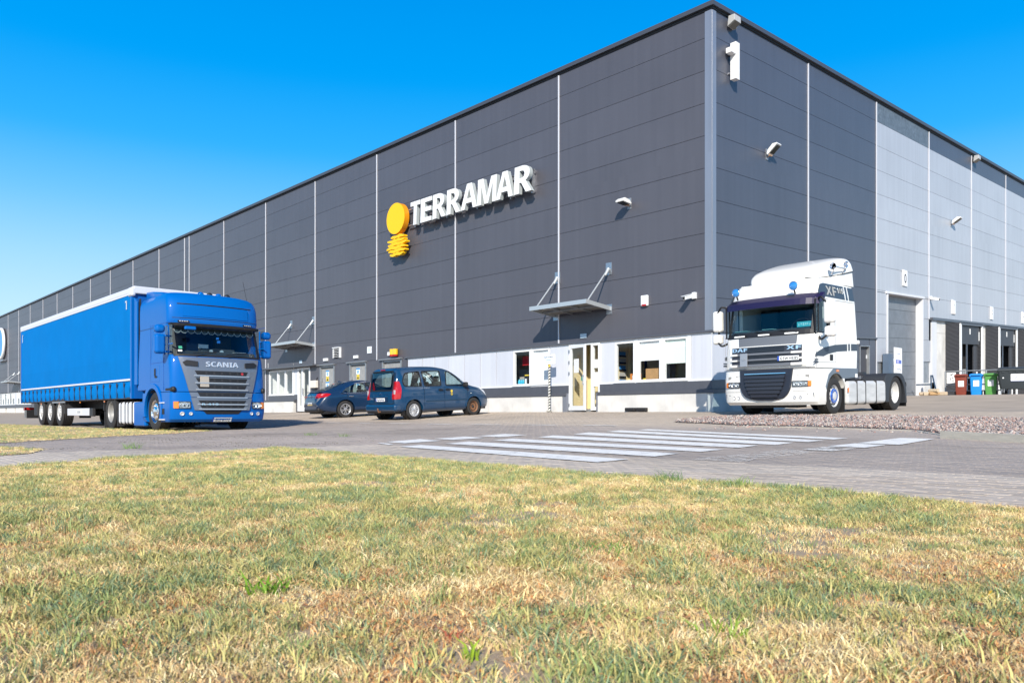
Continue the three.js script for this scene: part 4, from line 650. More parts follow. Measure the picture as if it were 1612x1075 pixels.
// ================================================================ blue tractor unit
const BLUE = mat([0.0, 0.12, 0.45], 0.45, 0, { clearcoat: 0.4, clearcoatRoughness: 0.05, specularIntensity: 0.15 });
{
  const t = thing('truck_tractor', 'blue high roof truck cab with silver grille, coupled to the blue curtain trailer', 'truck', [-6.57, -0.555, 12.65]);
  t.rotation.z = 0.004;
  const F = cabShape([
    { y: 1.0, xf: -0.005, xb: -2.6, hw: 1.235, bow: 0.10, rc: 0.20 }, { y: 1.3, xf: -0.01, xb: -2.62, hw: 1.24, bow: 0.10, rc: 0.22 }, { y: 1.6, xf: -0.03, xb: -2.62, hw: 1.24, bow: 0.10, rc: 0.24 }, { y: 1.84, xf: -0.07, xb: -2.62, hw: 1.235, bow: 0.10, rc: 0.26 },
    { y: 1.94, xf: -0.11, xb: -2.62, hw: 1.23, bow: 0.10, rc: 0.26 }, { y: 2.66, xf: -0.36, xb: -2.62, hw: 1.20, bow: 0.10, rc: 0.26 }, { y: 2.74, xf: -0.34, xb: -2.62, hw: 1.20, bow: 0.10, rc: 0.22 }, { y: 2.88, xf: -0.33, xb: -2.62, hw: 1.205, bow: 0.10, rc: 0.20 },
    { y: 3.2, xf: -0.35, xb: -2.63, hw: 1.20, bow: 0.11, rc: 0.20 }, { y: 3.38, xf: -0.40, xb: -2.63, hw: 1.185, bow: 0.12, rc: 0.21 }, { y: 3.48, xf: -0.46, xb: -2.63, hw: 1.15, bow: 0.13, rc: 0.24 }, { y: 3.55, xf: -0.56, xb: -2.63, hw: 1.09, bow: 0.13, rc: 0.28 }, { y: 3.60, xf: -0.74, xb: -2.63, hw: 0.98, bow: 0.12, rc: 0.3 }, { y: 3.64, xf: -1.1, xb: -2.63, hw: 0.82, bow: 0.1, rc: 0.3 }, { y: 3.66, xf: -1.5, xb: -2.63, hw: 0.6, bow: 0.1, rc: 0.3 }]);
  const B = cabShape([{ y: 0.23, xf: -0.10, xb: -2.28, hw: 1.21, bow: 0.1, rc: 0.25 }, { y: 0.3, xf: -0.02, xb: -2.28, hw: 1.245, bow: 0.1, rc: 0.22 }, { y: 0.5, xf: 0.03, xb: -2.28, hw: 1.25, bow: 0.1, rc: 0.2 }, { y: 0.8, xf: 0.015, xb: -2.28, hw: 1.25, bow: 0.1, rc: 0.2 }, { y: 0.985, xf: -0.005, xb: -2.28, hw: 1.24, bow: 0.1, rc: 0.2 }]);
  const up = { frontX: (y, z) => (y < 0.99 ? B : F).frontX(y, z) };
  const arch = cyl(0.60, 0.60, 3, 40).rotateX(Math.PI / 2).translate(-1.47, 0.52, 0);
  let body = csg(F.geo(), [[SUBTRACTION, box(2.2, 0.70, 2.16, -0.85, 2.30, 0)], [SUBTRACTION, box(0.52, 0.74, 4, -0.42, 2.31, 0)], [SUBTRACTION, box(1.3, 0.24, 4, -2.2, 1.05, 0)], [SUBTRACTION, arch]]);
  const cab = mesh('cab', crease(body, 0.5), BLUE, t);
  const low = mesh('bumper', crease(csg(B.geo(), [[SUBTRACTION, arch], [SUBTRACTION, box(3, 1, 1.9, -1.9, 0.5, 0)]]), 0.5), BLUE, t);
  // fender rim over the front wheel and steps
  for (const s of [-1, 1]) {
    mesh('fender', [(() => { const sh = new THREE.Shape(); sh.absarc(-1.47, 0.52, 0.70, -0.35, Math.PI + 0.25, false); sh.absarc(-1.47, 0.52, 0.59, Math.PI + 0.25, -0.35, true); const g = new THREE.ExtrudeGeometry(sh, { depth: 0.05, bevelEnabled: true, bevelSize: 0.01, bevelThickness: 0.012, bevelSegments: 2, curveSegments: 24 }); return s > 0 ? g.translate(0, 0, 1.21) : g.translate(0, 0, -1.26); })(), rbox(1.12, 0.16, 0.07, -2.12, 1.14, s * 1.205, 0.03, 2)], BLUE, t);
    each('step', [rbox(0.34, 0.03, 0.1, -0.76, 0.72, s * 1.23, 0.01), rbox(0.34, 0.03, 0.1, -0.76, 0.29, s * 1.235, 0.01)], M.white, t);
    mesh('step_recess', [box(0.26, 0.14, 0.03, -0.73, 0.5, s * 1.243)], P_.black, t);
    mesh('air_scoop', rbox(0.52, 0.14, 0.12, -0.36, 1.055, s * 1.18, 0.06, 3), P_.black, t);
    // door with seams, handle, side glass
    const d = mesh('door', [box(0.012, 1.66, 0.004, -1.64, 1.95, s * 1.238), box(0.012, 0.86, 0.004, -0.68, 1.46, s * 1.241), box(1.56, 0.012, 0.004, -0.86, 2.76, s * 1.201), box(0.98, 0.012, 0.004, -1.16, 1.76, s * 1.237)].map((g) => g), mat([0.002, 0.05, 0.30], 0.5), t);
    mesh('handle', [rbox(0.07, 0.2, 0.05, -1.28, 1.52, s * 1.245, 0.02), rbox(0.16, 0.05, 0.04, -1.22, 1.40, s * 1.245, 0.015)], P_.black, d);
    mesh('door_pocket', rbox(0.62, 0.42, 0.012, -1.28, 1.48, s * 1.238, 0.005, 1), BLUE, d);
    mesh('side_window', new THREE.PlaneGeometry(0.52, 0.74, 1, 1).translate(-0.42, 2.31, s * 1.212), P_.dgl, d);
    mesh('window_bar', [box(0.03, 0.76, 0.03, -0.42, 2.31, s * 1.212), box(0.54, 0.025, 0.03, -0.42, 2.2, s * 1.214)], BLUE, d);
    const mx = -0.2, MZ = s > 0 ? 1.45 : 1.37; const mi = mesh('mirror', [rbox(0.22, 0.50, 0.26, -0.17 + mx, 2.19, s * MZ, 0.08, 4)], BLUE, t); mesh('mirror', rbox(0.22, 0.21, 0.25, -0.17 + mx, 2.57, s * MZ, 0.09, 4), BLUE, t);
    each('mirror_glass', [box(0.006, 0.4, 0.2, -0.283 + mx, 2.19, s * MZ), box(0.006, 0.15, 0.19, -0.283 + mx, 2.57, s * MZ)], P_.chrome, mi);
    mirrorArm(t, -0.3, 1.95, 2.44, 1.34, s, BLUE);
    mesh('air_deflector', [poly([[-2.99, 1.24], [-2.74, 1.24], [-2.74, 3.52], [-2.99, 3.66]], 0.03, 0.008).translate(0, 0, s * 1.21 - 0.015)], BLUE, t);
    mesh('deflector_gap', box(0.13, 2.35, 0.02, -2.68, 2.42, s * 1.17), P_.black, t);
    mesh('side_skirt', rbox(0.90, 0.66, 0.12, -2.62, 0.44, s * 1.16, 0.04, 2), BLUE, t);
    const tk = mesh('fuel_tank', rbox(1.32, 0.64, 0.62, -3.74, 0.47, s * 0.92, 0.09, 3), M.white, t);
    for (const x of [-3.16, -3.5, -3.76, -4.12]) mesh('strap', rbox(0.06, 0.665, 0.645, x, 0.47, s * 0.92, 0.09, 3), P_.black, tk);
    mesh('rear_mudguard', [(() => { const sh = new THREE.Shape(); sh.absarc(-5.17, 0.5, 0.62, 0.1, Math.PI - 0.1, false); sh.absarc(-5.17, 0.5, 0.58, Math.PI - 0.1, 0.1, true); const g = new THREE.ExtrudeGeometry(sh, { depth: 0.6, bevelEnabled: false, curveSegments: 20 }); return g.translate(0, 0, s > 0 ? 0.64 : -1.24); })(), box(0.04, 0.66, 0.5, -4.56, 0.42, s * 0.95), box(0.03, 0.8, 0.5, -5.8, 0.42, s * 0.95)], P_.frame, t);
  }
  // roof: air spoiler, lamp row, black visor
  mesh('roof_spoiler', [poly([[-1.3, 3.56], [-2.72, 3.56], [-2.72, 3.80], [-2.3, 3.77], [-1.6, 3.68]], 1.9, 0.05, 3).translate(0, 0, -0.95)], BLUE, t);
  for (let i = 0; i < 4; i++) mesh('roof_lamp', [new THREE.SphereGeometry(0.085, 14, 10).scale(0.8, 0.9, 1).translate(-1.0, 3.62, -0.55 + i * 0.24)], i % 2 ? BLUE : P_.black, t);
  mesh('sun_visor', onFront(F, box(0.16, 0.07, 2.34, 0.08, 2.715, 0, 2, 1, 16)), P_.black, t);
  mesh('seam', [onFront(F, fplate(-0.98, 0.98, 3.245, 3.275, 0.006, 12, 1)), onFront(F, fplate(-1.1, 1.1, 2.885, 2.9, 0.006, 12, 1)), box(1.3, 0.01, 0.004, -1.9, 2.7, 1.203)], mat([0.01, 0.012, 0.02], 0.6), t);
  mesh('roof_panel', onFront(F, fplate(-0.86, 0.86, 2.94, 3.2, 0.014, 12, 4)), BLUE, t);
  for (const s of [-1, 1]) { mesh('marker_lamp', onFront(F, fplate(s > 0 ? 0.72 : -0.98, s > 0 ? 0.98 : -0.72, 2.79, 2.825, 0.03, 4, 1)), P_.black, t); mesh('marker_lamp', [0, 1, 2, 3].map((k) => onFront(F, fplate(s * 0.85 - 0.1 + k * 0.055, s * 0.85 - 0.065 + k * 0.055, 2.797, 2.818, 0.036, 1, 1))), P_.lampIn, t); }
  mesh('aerial', bar([-0.95, 3.5, -1.1], [-1.35, 4.15, -1.16], 0.006, 6), P_.black, t);
  // windscreen and cab interior
  mesh('windscreen', onFront(F, fplate(-1.085, 1.085, 1.945, 2.655, 0.0001, 24, 6).translate(0, 0, 0), 0.0).toNonIndexed ? (() => { const g = new THREE.PlaneGeometry(2.17, 0.71, 24, 6).rotateY(Math.PI / 2).translate(0, 2.30, 0); return onFront(F, g, -0.004); })() : null, P_.dgl, t);
  mesh('windscreen_surround', [onFront(F, fplate(-1.14, 1.14, 1.90, 1.955, 0.012, 20, 1)), onFront(F, fplate(1.06, 1.14, 1.95, 2.66, 0.012, 2, 6)), onFront(F, fplate(-1.14, -1.06, 1.95, 2.66, 0.012, 2, 6))], P_.black, t);
  const inn = mesh('dashboard', [rbox(0.55, 0.14, 2.1, -0.62, 1.99, 0, 0.04), rbox(0.25, 0.12, 0.9, -0.62, 2.09, -0.1, 0.03)], P_.dash, t);
  mesh('dash_display', [box(0.01, 0.07, 0.35, -0.47, 2.1, 0.02)], P_.black, inn); mesh('dash_lamps', [cyl(0.05, 0.05, 0.03, 14).rotateZ(1.57).translate(-0.44, 2.07, 0.12), cyl(0.05, 0.05, 0.03, 14).rotateZ(1.57).translate(-0.44, 2.07, -0.16)], P_.lampIn, inn);
  each('papers', [box(0.2, 0.006, 0.3, -0.42, 2.068, -0.62), box(0.012, 0.10, 0.26, -0.5, 2.2, 0.3)], M.paper, inn);
  each('seat', [rbox(0.18, 0.75, 0.5, -1.5, 2.2, 0.62, 0.06), rbox(0.18, 0.75, 0.5, -1.5, 2.2, -0.62, 0.06)], P_.seat, t);
  mesh('curtain', (() => { const g = []; for (let i = 0; i < 12; i++) { const z = -1.0 + i * 0.175; g.push(cyl(0.088, 0.088, 0.012, 18).scale(1, 1, 1).rotateZ(Math.PI / 2).translate(-0.50, 2.60, z + 0.04)); } g.push(box(0.012, 0.10, 2.1, -0.5, 2.64, 0)); return g; })(), mat([0.10, 0.12, 0.13], 0.9), t);
  mesh('curtain_fringe', Array.from({ length: 12 }, (_, i) => new THREE.TorusGeometry(0.086, 0.007, 6, 16, Math.PI).rotateZ(Math.PI).rotateY(Math.PI / 2).translate(-0.487, 2.60, -0.96 + i * 0.175)), M.paper, t);
  each('dice', [rbox(0.06, 0.06, 0.06, -0.46, 2.42, -0.06, 0.01), rbox(0.07, 0.07, 0.07, -0.46, 2.33, -0.09, 0.01)], mat([0.02, 0.2, 0.7], 0.6), t);
  mesh('front_mirror', rbox(0.1, 0.09, 0.28, -0.02, 2.6, 0.82, 0.03, 2).rotateX(-0.0), BLUE, t);
  each('wiper', [bar([-0.02, 1.98, 0.75], [-0.12, 2.03, 0.1], 0.012, 6), bar([-0.0, 1.97, -0.1], [-0.12, 2.02, -0.75], 0.012, 6)], P_.black, t);
  mesh('windscreen_sticker', onFront(F, fplate(0.94, 1.03, 2.02, 2.06, 0.004, 1, 1), 0.004), M.paper, t); mesh('windscreen_sticker', onFront(F, fplate(0.93, 1.01, 2.09, 2.16, 0.004, 1, 1), 0.004), M.teal, t);
  // silver grille: panel, dark slots, bars, lettering
  const SILB = mat([0.46, 0.48, 0.52], 0.3, 0.5, { clearcoat: 0.5 });
  const SIL = mat([0.20, 0.215, 0.25], 0.38, 0.45, { clearcoat: 0.6 });
  const gr = mesh('grille', [onFront(up, ftrap(1.06, 0.84, 1.01, 1.88, 0.03, 20, 8)), onFront(up, ftrap(0.83, 0.79, 0.86, 0.985, 0.03, 20, 2)), onFront(up, ftrap(0.80, 0.72, 0.53, 0.845, 0.035, 20, 4))], SIL, t);
  [[1.478, 0.70], [1.295, 0.68], [1.123, 0.66], [0.925, 0.64], [0.735, 0.63], [0.615, 0.60]].forEach(([y, w], i) => {
    const h = i > 3 ? 0.044 : 0.056; mesh('grille_slot', onFront(up, (() => { const g = ftrap(w, w - 0.06, y - h, y + h, 0.004, 14, 1); return g; })(), i > 3 ? 0.036 : 0.031), P_.black, gr);
    mesh('grille_bar', onFront(up, box(0.035, 0.03, 2 * w + 0.04, 0.02, y - h - 0.014, 0, 1, 1, 14), 0.03), SILB, gr);
    mesh('grille_mesh', [-0.4, -0.2, 0.02, 0.22, 0.42].map((z) => onFront(up, box(0.004, h * 1.2, 0.05, 0.002, y, z), 0.037)), P_.frame, gr);
  });
  mesh('lettering', onFront(F, faceText('SCANIA', 0.42, -0.43, 1.645, 1.775, 0.02), 0.03), mat([0.72, 0.73, 0.75], 0.35, 0.5), gr);
  mesh('lettering', onFront(up, faceText('R 410', 0.56, 0.14, 0.655, 0.705, 0.012), 0.06), P_.chrome, gr);
  mesh('badge', onFront(F, cyl(0.035, 0.035, 0.01, 16).rotateZ(Math.PI / 2).translate(0, 1.48, -0.53), 0.04), P_.redL, gr);
  for (const s of [-1, 1]) mesh('air_inlet', onFront(F, poly([[0.62, 1.64], [0.93, 1.66], [0.98, 1.74], [0.88, 1.80], [0.62, 1.77]].map(([z, y]) => [s * z, y]), 0.006).rotateY(-Math.PI / 2).scale(1, 1, 1), 0.06), P_.black, gr);
  mesh('front_plate', onFront(F, rbox(0.02, 0.30, 0.22, 0.05, 1.27, 0.47, 0.008), 0), mat([0.45, 0.40, 0.34], 0.6, 0.2), t, 'beige plate fixed over the grille bars');
  mesh('lower_intake', onFront(B, ftrap(0.52, 0.42, 0.43, 0.52, 0.012, 12, 1)), P_.black, t);
  const pl = mesh('number_plate', onFront(B, plateGeo(0.52, 0.12).translate(0, 0.285, 0), 0.02), plateMat('ELE 6172'), t);
  for (const s of [-1, 1]) {
    lampUnit(t, B, 0.82, 1.08, 0.575, 0.745, s, [1.09, 1.19]);
    for (const [z, r] of [[1.0, 0.05], [0.80, 0.042]]) mesh('fog_lamp', onFront(B, lathe([[r, 0.0], [r, 0.02], [r * 0.8, 0.024], [r * 0.5, 0.01], [0, 0.004]], 18).rotateY(Math.PI / 2).translate(0, 0.44, s * z), 0.0), P_.lampIn, t);
  }
  // chassis and wheels
  mesh('chassis', [box(5.0, 0.26, 0.1, -3.7, 0.78, 0.4), box(5.0, 0.26, 0.1, -3.7, 0.78, -0.4), box(0.9, 0.6, 0.9, -1.5, 0.75, 0), box(0.14, 0.14, 2.0, -1.47, 0.5, 0), box(0.3, 0.34, 1.7, -5.17, 0.5, 0), box(1.6, 0.3, 1.6, -3.4, 1.05, 0), box(2.0, 0.15, 2.1, -1.5, 1.12, 0)], P_.frame, t);
  mesh('fifth_wheel', cyl(0.5, 0.5, 0.1, 24).translate(-4.8, 1.0, 0), P_.frame, t);
  for (const s of [-1, 1]) { t.userData.greyRims = true; wheel(t, -1.47, 0.5, s * 1.05, 0.5, 0.31, 'truck', s); wheel(t, -5.17, 0.5, s * 1.07, 0.5, 0.29, 'drive', s); wheel(t, -5.17, 0.5, s * 0.74, 0.5, 0.29, 'drive', s); }
}
// ================================================================ curtain trailer
{
  const t = thing('semi_trailer', 'long blue curtain sided trailer with white roof rail and three axles', 'trailer', [-6.57, -0.555, 12.65]);
  const x0 = -3.10, x1 = -16.75, L = x0 - x1, cx = (x0 + x1) / 2;
  const curtM = mat([0.0, 0.185, 0.55], 0.75, 0, { sheen: 0, specularIntensity: 0.12, map: tex(1024, 256, (u, v, x, y) => { const n = 0.93 + 0.12 * (fbm(u * 30, v * 4, 4, 61) - 0.5) - (v < 0.25 ? 0.06 * fbm(u * 80, v * 8, 3, 62) : 0), k = hash2(x >> 2, y >> 1, 71) < 0.0005 ? 0.5 : 0; return [n + k - 0.0, n + k * 0.4, n + k * 0.2]; }, false), bumpMap: rep(tex(256, 256, (u, v) => { const n = fbm(u * 10, v * 3, 4, 6, 0) * 0.7 + 0.3 * vnoise(u * 40, v * 2, 8); return [n, n, n]; }, false), 1, 1), bumpScale: 0.02 });
  for (const s of [-1, 1]) {
    const g = new THREE.PlaneGeometry(L - 0.16, 2.40, 120, 24), p = g.attributes.position, r = rng(5);
    for (let i = 0; i < p.count; i++) { const x = p.getX(i), y = p.getY(i); p.setZ(i, 0.010 * Math.sin(x * 2.1) * Math.cos(y * 1.3) + 0.012 * (fbm(x * 0.8 + 9, y * 0.7 + 4, 3, 14) - 0.5)); }
    g.computeVertexNormals(); if (s < 0) g.rotateY(Math.PI); const c = mesh('curtain', g.translate(cx, 2.58, s * 1.262), curtM, t);
    // lower hem gathered between the straps
    const h = new THREE.PlaneGeometry(L - 0.16, 0.50, 260, 8), q = h.attributes.position;
    for (let i = 0; i < q.count; i++) { const x = q.getX(i), y = q.getY(i) + 0.25, k = Math.abs(Math.sin(Math.PI * (x - 0.2) / 0.64)); q.setZ(i, (0.012 + 0.028 * k) * Math.sin(Math.min(1, y * 2.4) * Math.PI) + 0.03 * (fbm(x * 3.1 - y * 4, y * 7 + x * 0.6, 3, 15) - 0.5)); }
    h.computeVertexNormals(); if (s < 0) h.rotateY(Math.PI); mesh('curtain_hem', h.translate(cx, 1.13, s * 1.25), curtM, t);
    mesh('white_band', box(L - 0.16, 0.055, 0.01, cx, 1.385, s * 1.275), M.seam, t);
    for (let i = 0; i < 21; i++) { const x = x0 - 0.55 - i * 0.64, b = mesh('strap', [box(0.035, 0.44, 0.012, x, 1.10, s * 1.292)], P_.black, t); mesh('buckle', rbox(0.06, 0.11, 0.025, x, 1.25, s * 1.298, 0.008), P_.frame, b); }
    mesh('roof_rail', [rbox(L + 0.02, 0.16, 0.10, cx, 3.86, s * 1.235, 0.03, 2), box(L, 0.05, 0.04, cx, 3.765, s * 1.26)], M.seam, t);
    mesh('corner_post', [box(0.1, 3.0, 0.1, x0 - 0.03, 2.36, s * 1.225)], BLUE, t); mesh('rear_post', [box(0.1, 3.0, 0.1, x1 + 0.05, 2.36, s * 1.225)], BLUE, t);
    mesh('number', [box(0.05, 0.24, 0.006, x0 - 0.38, 3.48, s * 1.283), box(0.10, 0.05, 0.006, x0 - 0.43, 3.58, s * 1.283)], M.seam, t); mesh('number', [box(0.05, 0.30, 0.006, x1 + 0.36, 3.42, s * 1.283), box(0.12, 0.05, 0.006, x1 + 0.40, 3.55, s * 1.283)], M.seam, t);
    mesh('side_box', rbox(2.6, 0.24, 0.06, -8.5, 0.49, s * 1.22, 0.015), M.seam, t); mesh('box_print', box(0.5, 0.12, 0.004, -8.35, 0.49, s * 1.252), mat([1, 1, 1], 0.6, 0, { map: canvasTex(128, 32, (c) => { c.fillStyle = '#e9e9e6'; c.fillRect(0, 0, 128, 32); c.fillStyle = '#1c2c4c'; c.font = 'bold 28px sans-serif'; c.fillText('KRONE', 10, 27); }) }), t); mesh('side_box', rbox(0.34, 0.26, 0.1, -7.05, 0.48, s * 1.2, 0.02), P_.frame, t);
    mesh('mudguard', [box(4.0, 0.05, 0.45, -12.2, 1.08, s * 1.02), rbox(4.0, 0.2, 0.03, -12.2, 0.98, s * 1.24, 0.01), box(0.05, 0.62, 0.5, -10.15, 0.75, s * 1.0)], P_.frame, t); mesh('rail_strip', box(1.7, 0.05, 0.02, -10.9, 0.83, s * 1.262), M.galv, t);
    mesh('tool_box', rbox(0.5, 0.55, 0.4, -14.5, 0.62, s * 1.02, 0.04), P_.frame, t);
    for (let i = 0; i < 4; i++) mesh('side_marker', box(0.06, 0.035, 0.02, -5.6 - i * 2.6, 0.8, s * 1.262), P_.amber, t);
    for (let i = 0; i < 3; i++) wheel(t, -10.9 - i * 1.31, 0.5, s * 1.06, 0.5, 0.37, 'steelW', s);
    mesh('tail_lamp', box(0.04, 0.12, 0.4, x1 - 0.02, 0.62, s * 0.95), P_.redL, t); mesh('mud_flap', box(0.02, 0.34, 0.45, -16.2, 0.42, s * 0.95), P_.black, t);
    mesh('landing_leg', [box(0.14, 0.75, 0.14, -6.3, 0.62, s * 0.7), box(0.24, 0.03, 0.24, -6.3, 0.24, s * 0.7)], P_.frame, t);
  }
  mesh('roof', [box(L, 0.03, 2.46, cx, 3.93, 0)], M.seam, t);
  mesh('front_wall', [box(0.06, 3.0, 2.4, x0, 2.36, 0)], mat([0.0, 0.10, 0.42], 0.5), t); mesh('front_rail', [rbox(0.2, 0.22, 2.5, x0 + 0.02, 3.87, 0, 0.04)], M.seam, t); mesh('front_cap', [rbox(0.34, 0.26, 0.14, x0 - 0.05, 3.82, 1.24, 0.06, 3), rbox(0.34, 0.26, 0.14, x0 - 0.05, 3.82, -1.24, 0.06, 3)], M.seam, t);
  mesh('rear_doors', [box(0.05, 2.9, 2.4, x1 + 0.02, 2.36, 0)], M.white, t);
  mesh('floor', [box(L, 0.12, 2.46, cx, 1.0, 0), box(L - 0.1, 0.05, 2.5, cx, 0.875, 0)], P_.frame, t);
  mesh('chassis', [box(12, 0.35, 0.12, -10.5, 0.78, 0.45), box(12, 0.35, 0.12, -10.5, 0.78, -0.45), ...[-10.9, -12.21, -13.52].map((x) => cyl(0.07, 0.07, 2.0, 10).rotateX(Math.PI / 2).translate(x, 0.5, 0)), box(0.2, 0.12, 2.2, -16.5, 0.5, 0)], P_.frame, t);
  mesh('rear_coupling', [box(0.3, 0.1, 0.06, -16.9, 0.62, 1.1), box(0.05, 0.3, 0.1, -16.6, 0.42, 1.12)], M.galv, t);
}
// ================================================================ white tractor unit
{
  const t = thing('truck_tractor', 'white truck cab without trailer, purple visor and blue spotlights, by the warehouse corner', 'truck', [3.4, -0.165, 2.9], -Math.PI / 2);
  t.rotation.set(0, -Math.PI / 2, 0); { const q = new THREE.Quaternion().setFromEuler(new THREE.Euler(0, -Math.PI / 2, 0)).multiply(new THREE.Quaternion().setFromAxisAngle(new THREE.Vector3(0, 0, 1), -0.03)); t.quaternion.copy(q); }
  const WH = mat([0.88, 0.855, 0.80], 0.4, 0, { clearcoat: 0.6, clearcoatRoughness: 0.05 }), GREY = mat([0.17, 0.18, 0.20], 0.45, 0.1), DG = mat([0.035, 0.04, 0.055], 0.5), BL = mat([0.050, 0.066, 0.090], 0.45), PUR = mat([0.014, 0.008, 0.05], 0.45);
  const F = cabShape([
    { y: 1.16, xf: 0.0, xb: -2.52, hw: 1.235, bow: 0.09, rc: 0.16 }, { y: 1.5, xf: -0.01, xb: -2.54, hw: 1.24, bow: 0.09, rc: 0.18 }, { y: 1.98, xf: -0.06, xb: -2.55, hw: 1.235, bow: 0.09, rc: 0.2 }, { y: 2.06, xf: -0.09, xb: -2.55, hw: 1.23, bow: 0.09, rc: 0.2 },
    { y: 2.86, xf: -0.26, xb: -2.5, hw: 1.21, bow: 0.09, rc: 0.22 }, { y: 3.02, xf: -0.26, xb: -2.48, hw: 1.195, bow: 0.09, rc: 0.24 }, { y: 3.3, xf: -0.36, xb: -2.46, hw: 1.14, bow: 0.08, rc: 0.28 }, { y: 3.37, xf: -0.42, xb: -2.46, hw: 1.09, bow: 0.08, rc: 0.3 }, { y: 3.42, xf: -0.6, xb: -2.46, hw: 1.0, bow: 0.08, rc: 0.3 }]);
  const B = cabShape([{ y: 0.26, xf: -0.06, xb: -1.75, hw: 1.21, bow: 0.08, rc: 0.22 }, { y: 0.34, xf: 0.02, xb: -1.75, hw: 1.24, bow: 0.08, rc: 0.2 }, { y: 0.58, xf: 0.05, xb: -1.75, hw: 1.25, bow: 0.08, rc: 0.18 }, { y: 0.9, xf: 0.04, xb: -1.75, hw: 1.25, bow: 0.08, rc: 0.18 }, { y: 1.14, xf: 0.01, xb: -1.75, hw: 1.245, bow: 0.08, rc: 0.17 }]);
  const up = { frontX: (y, z) => (y < 1.15 ? B : F).frontX(y, z) };
  const AX = -1.22, arch = cyl(0.56, 0.56, 3, 40).rotateX(Math.PI / 2).translate(AX, 0.47, 0);
  mesh('cab', crease(csg(F.geo(), [[SUBTRACTION, box(2.2, 0.74, 2.20, -0.8, 2.455, 0)], [SUBTRACTION, box(0.62, 0.76, 4, -0.52, 2.42, 0)], [SUBTRACTION, arch]]), 0.5), WH, t);
  mesh('bumper', crease(csg(B.geo(), [[SUBTRACTION, arch], [SUBTRACTION, box(2, 2, 1.9, -1.3, 0.6, 0)], [SUBTRACTION, box(0.8, 0.5, 3, -1.5, 0.3, 0)]]), 0.5), WH, t);
  for (const s of [-1, 1]) {
    mesh('fender', (() => { const sh = new THREE.Shape(); sh.moveTo(-0.66, 0.6); sh.absarc(AX, 0.47, 0.56, 0.25, Math.PI * 0.72, false); sh.lineTo(-1.72, 0.9); sh.lineTo(-2.5, 0.94); sh.lineTo(-2.5, 1.15); sh.lineTo(-1.1, 1.155); sh.lineTo(-0.8, 1.0); sh.lineTo(-0.62, 0.7); const g = new THREE.ExtrudeGeometry(sh, { depth: 0.05, bevelEnabled: true, bevelSize: 0.006, bevelThickness: 0.008, bevelSegments: 1, curveSegments: 20 }); return g.translate(0, 0, s > 0 ? 1.195 : -1.245); })(), mat([0.15, 0.185, 0.225], 0.5), t);
    mesh('side_marker', rbox(0.13, 0.06, 0.03, -1.3, 1.09, s * 1.25, 0.01), P_.amber, t);
    mesh('mud_flap', box(0.03, 0.72, 0.46, -1.78, 0.40, s * 0.98), P_.black, t);
    // door: seams, window, handle, stripe
    const d = mesh('door', [box(0.01, 1.5, 0.004, -1.22, 2.05, s * 1.239), box(0.01, 0.9, 0.004, -0.18, 1.6, s * 1.239), box(1.05, 0.01, 0.004, -0.7, 1.3, s * 1.238), box(2.3, 0.012, 0.004, -1.35, 2.86, s * 1.213)], mat([0.35, 0.34, 0.33], 0.6), t);
    mesh('side_window', new THREE.PlaneGeometry(0.64, 0.78).translate(-0.52, 2.42, s * 1.212), P_.dgl, d);
    mesh('window_bar', [box(0.035, 0.78, 0.02, -0.36, 2.42, s * 1.215), box(0.03, 0.78, 0.03, -0.84, 2.42, s * 1.213), box(0.03, 0.78, 0.03, -0.20, 2.42, s * 1.213), box(0.66, 0.03, 0.03, -0.52, 2.81, s * 1.21), box(0.66, 0.03, 0.03, -0.52, 2.03, s * 1.225)], P_.black, d);
    mesh('handle', rbox(0.16, 0.15, 0.03, -0.98, 1.42, s * 1.242, 0.02), P_.black, d); mesh('door_badge', [box(0.2, 0.035, 0.006, -0.17, 1.36, s * 1.237), box(0.2, 0.05, 0.006, -0.17, 1.30, s * 1.238)], BL, d);
    const side = (pts) => poly(pts, 0.004).translate(0, 0, s > 0 ? 1.2375 : -1.2415);
    mesh('stripe', [side([[-0.14, 1.44], [-0.14, 1.52], [-0.6, 1.66], [-1.2, 1.74], [-1.9, 1.78], [-1.9, 1.60], [-1.3, 1.57], [-0.8, 1.50], [-0.55, 1.44]]), side([[-1.97, 1.605], [-1.97, 1.785], [-2.07, 1.79], [-2.07, 1.61]]), side([[-2.14, 1.61], [-2.14, 1.79], [-2.50, 1.795], [-2.50, 1.62]])], BL, t);
    // the badge panel above the door
    const q = (pts) => { const g = poly(pts, 0.006); const p = g.attributes.position; for (let i = 0; i < p.count; i++) p.setZ(i, s * (F.sideZ(p.getY(i)) + 0.002 + p.getZ(i))); g.deleteAttribute('normal'); g.computeVertexNormals(); return g; };
    const bp = mesh('badge_panel', [q([[-0.42, 2.93], [-0.44, 3.08], [-0.56, 3.22], [-0.75, 3.26], [-1.88, 3.255], [-1.88, 2.91]]), q([[-1.95, 2.91], [-1.95, 3.255], [-2.06, 3.255], [-2.06, 2.91]]), q([[-2.13, 2.91], [-2.13, 3.25], [-2.44, 3.25], [-2.44, 2.91]])], BL, t);
    const word = (w, x0, x1, y0, y1) => { const g = fit(text(w, 1, 0.006), 0, x1 - x0, y0, y1); if (s > 0) g.translate(x0, 0, 0); else g.rotateY(Math.PI).translate(x1, 0, 0); const p = g.attributes.position; for (let i = 0; i < p.count; i++) p.setZ(i, s * (F.sideZ(p.getY(i)) + 0.009 + 0.002 * (i % 2))); return g; };
    mesh('lettering', s > 0 ? [word('XF', -1.84, -1.30, 2.98, 3.2), word('105', -1.22, -0.80, 3.04, 3.18)] : [word('XF', -1.42, -0.84, 2.97, 3.2), word('105', -1.85, -1.47, 3.06, 3.2)], WH, bp);
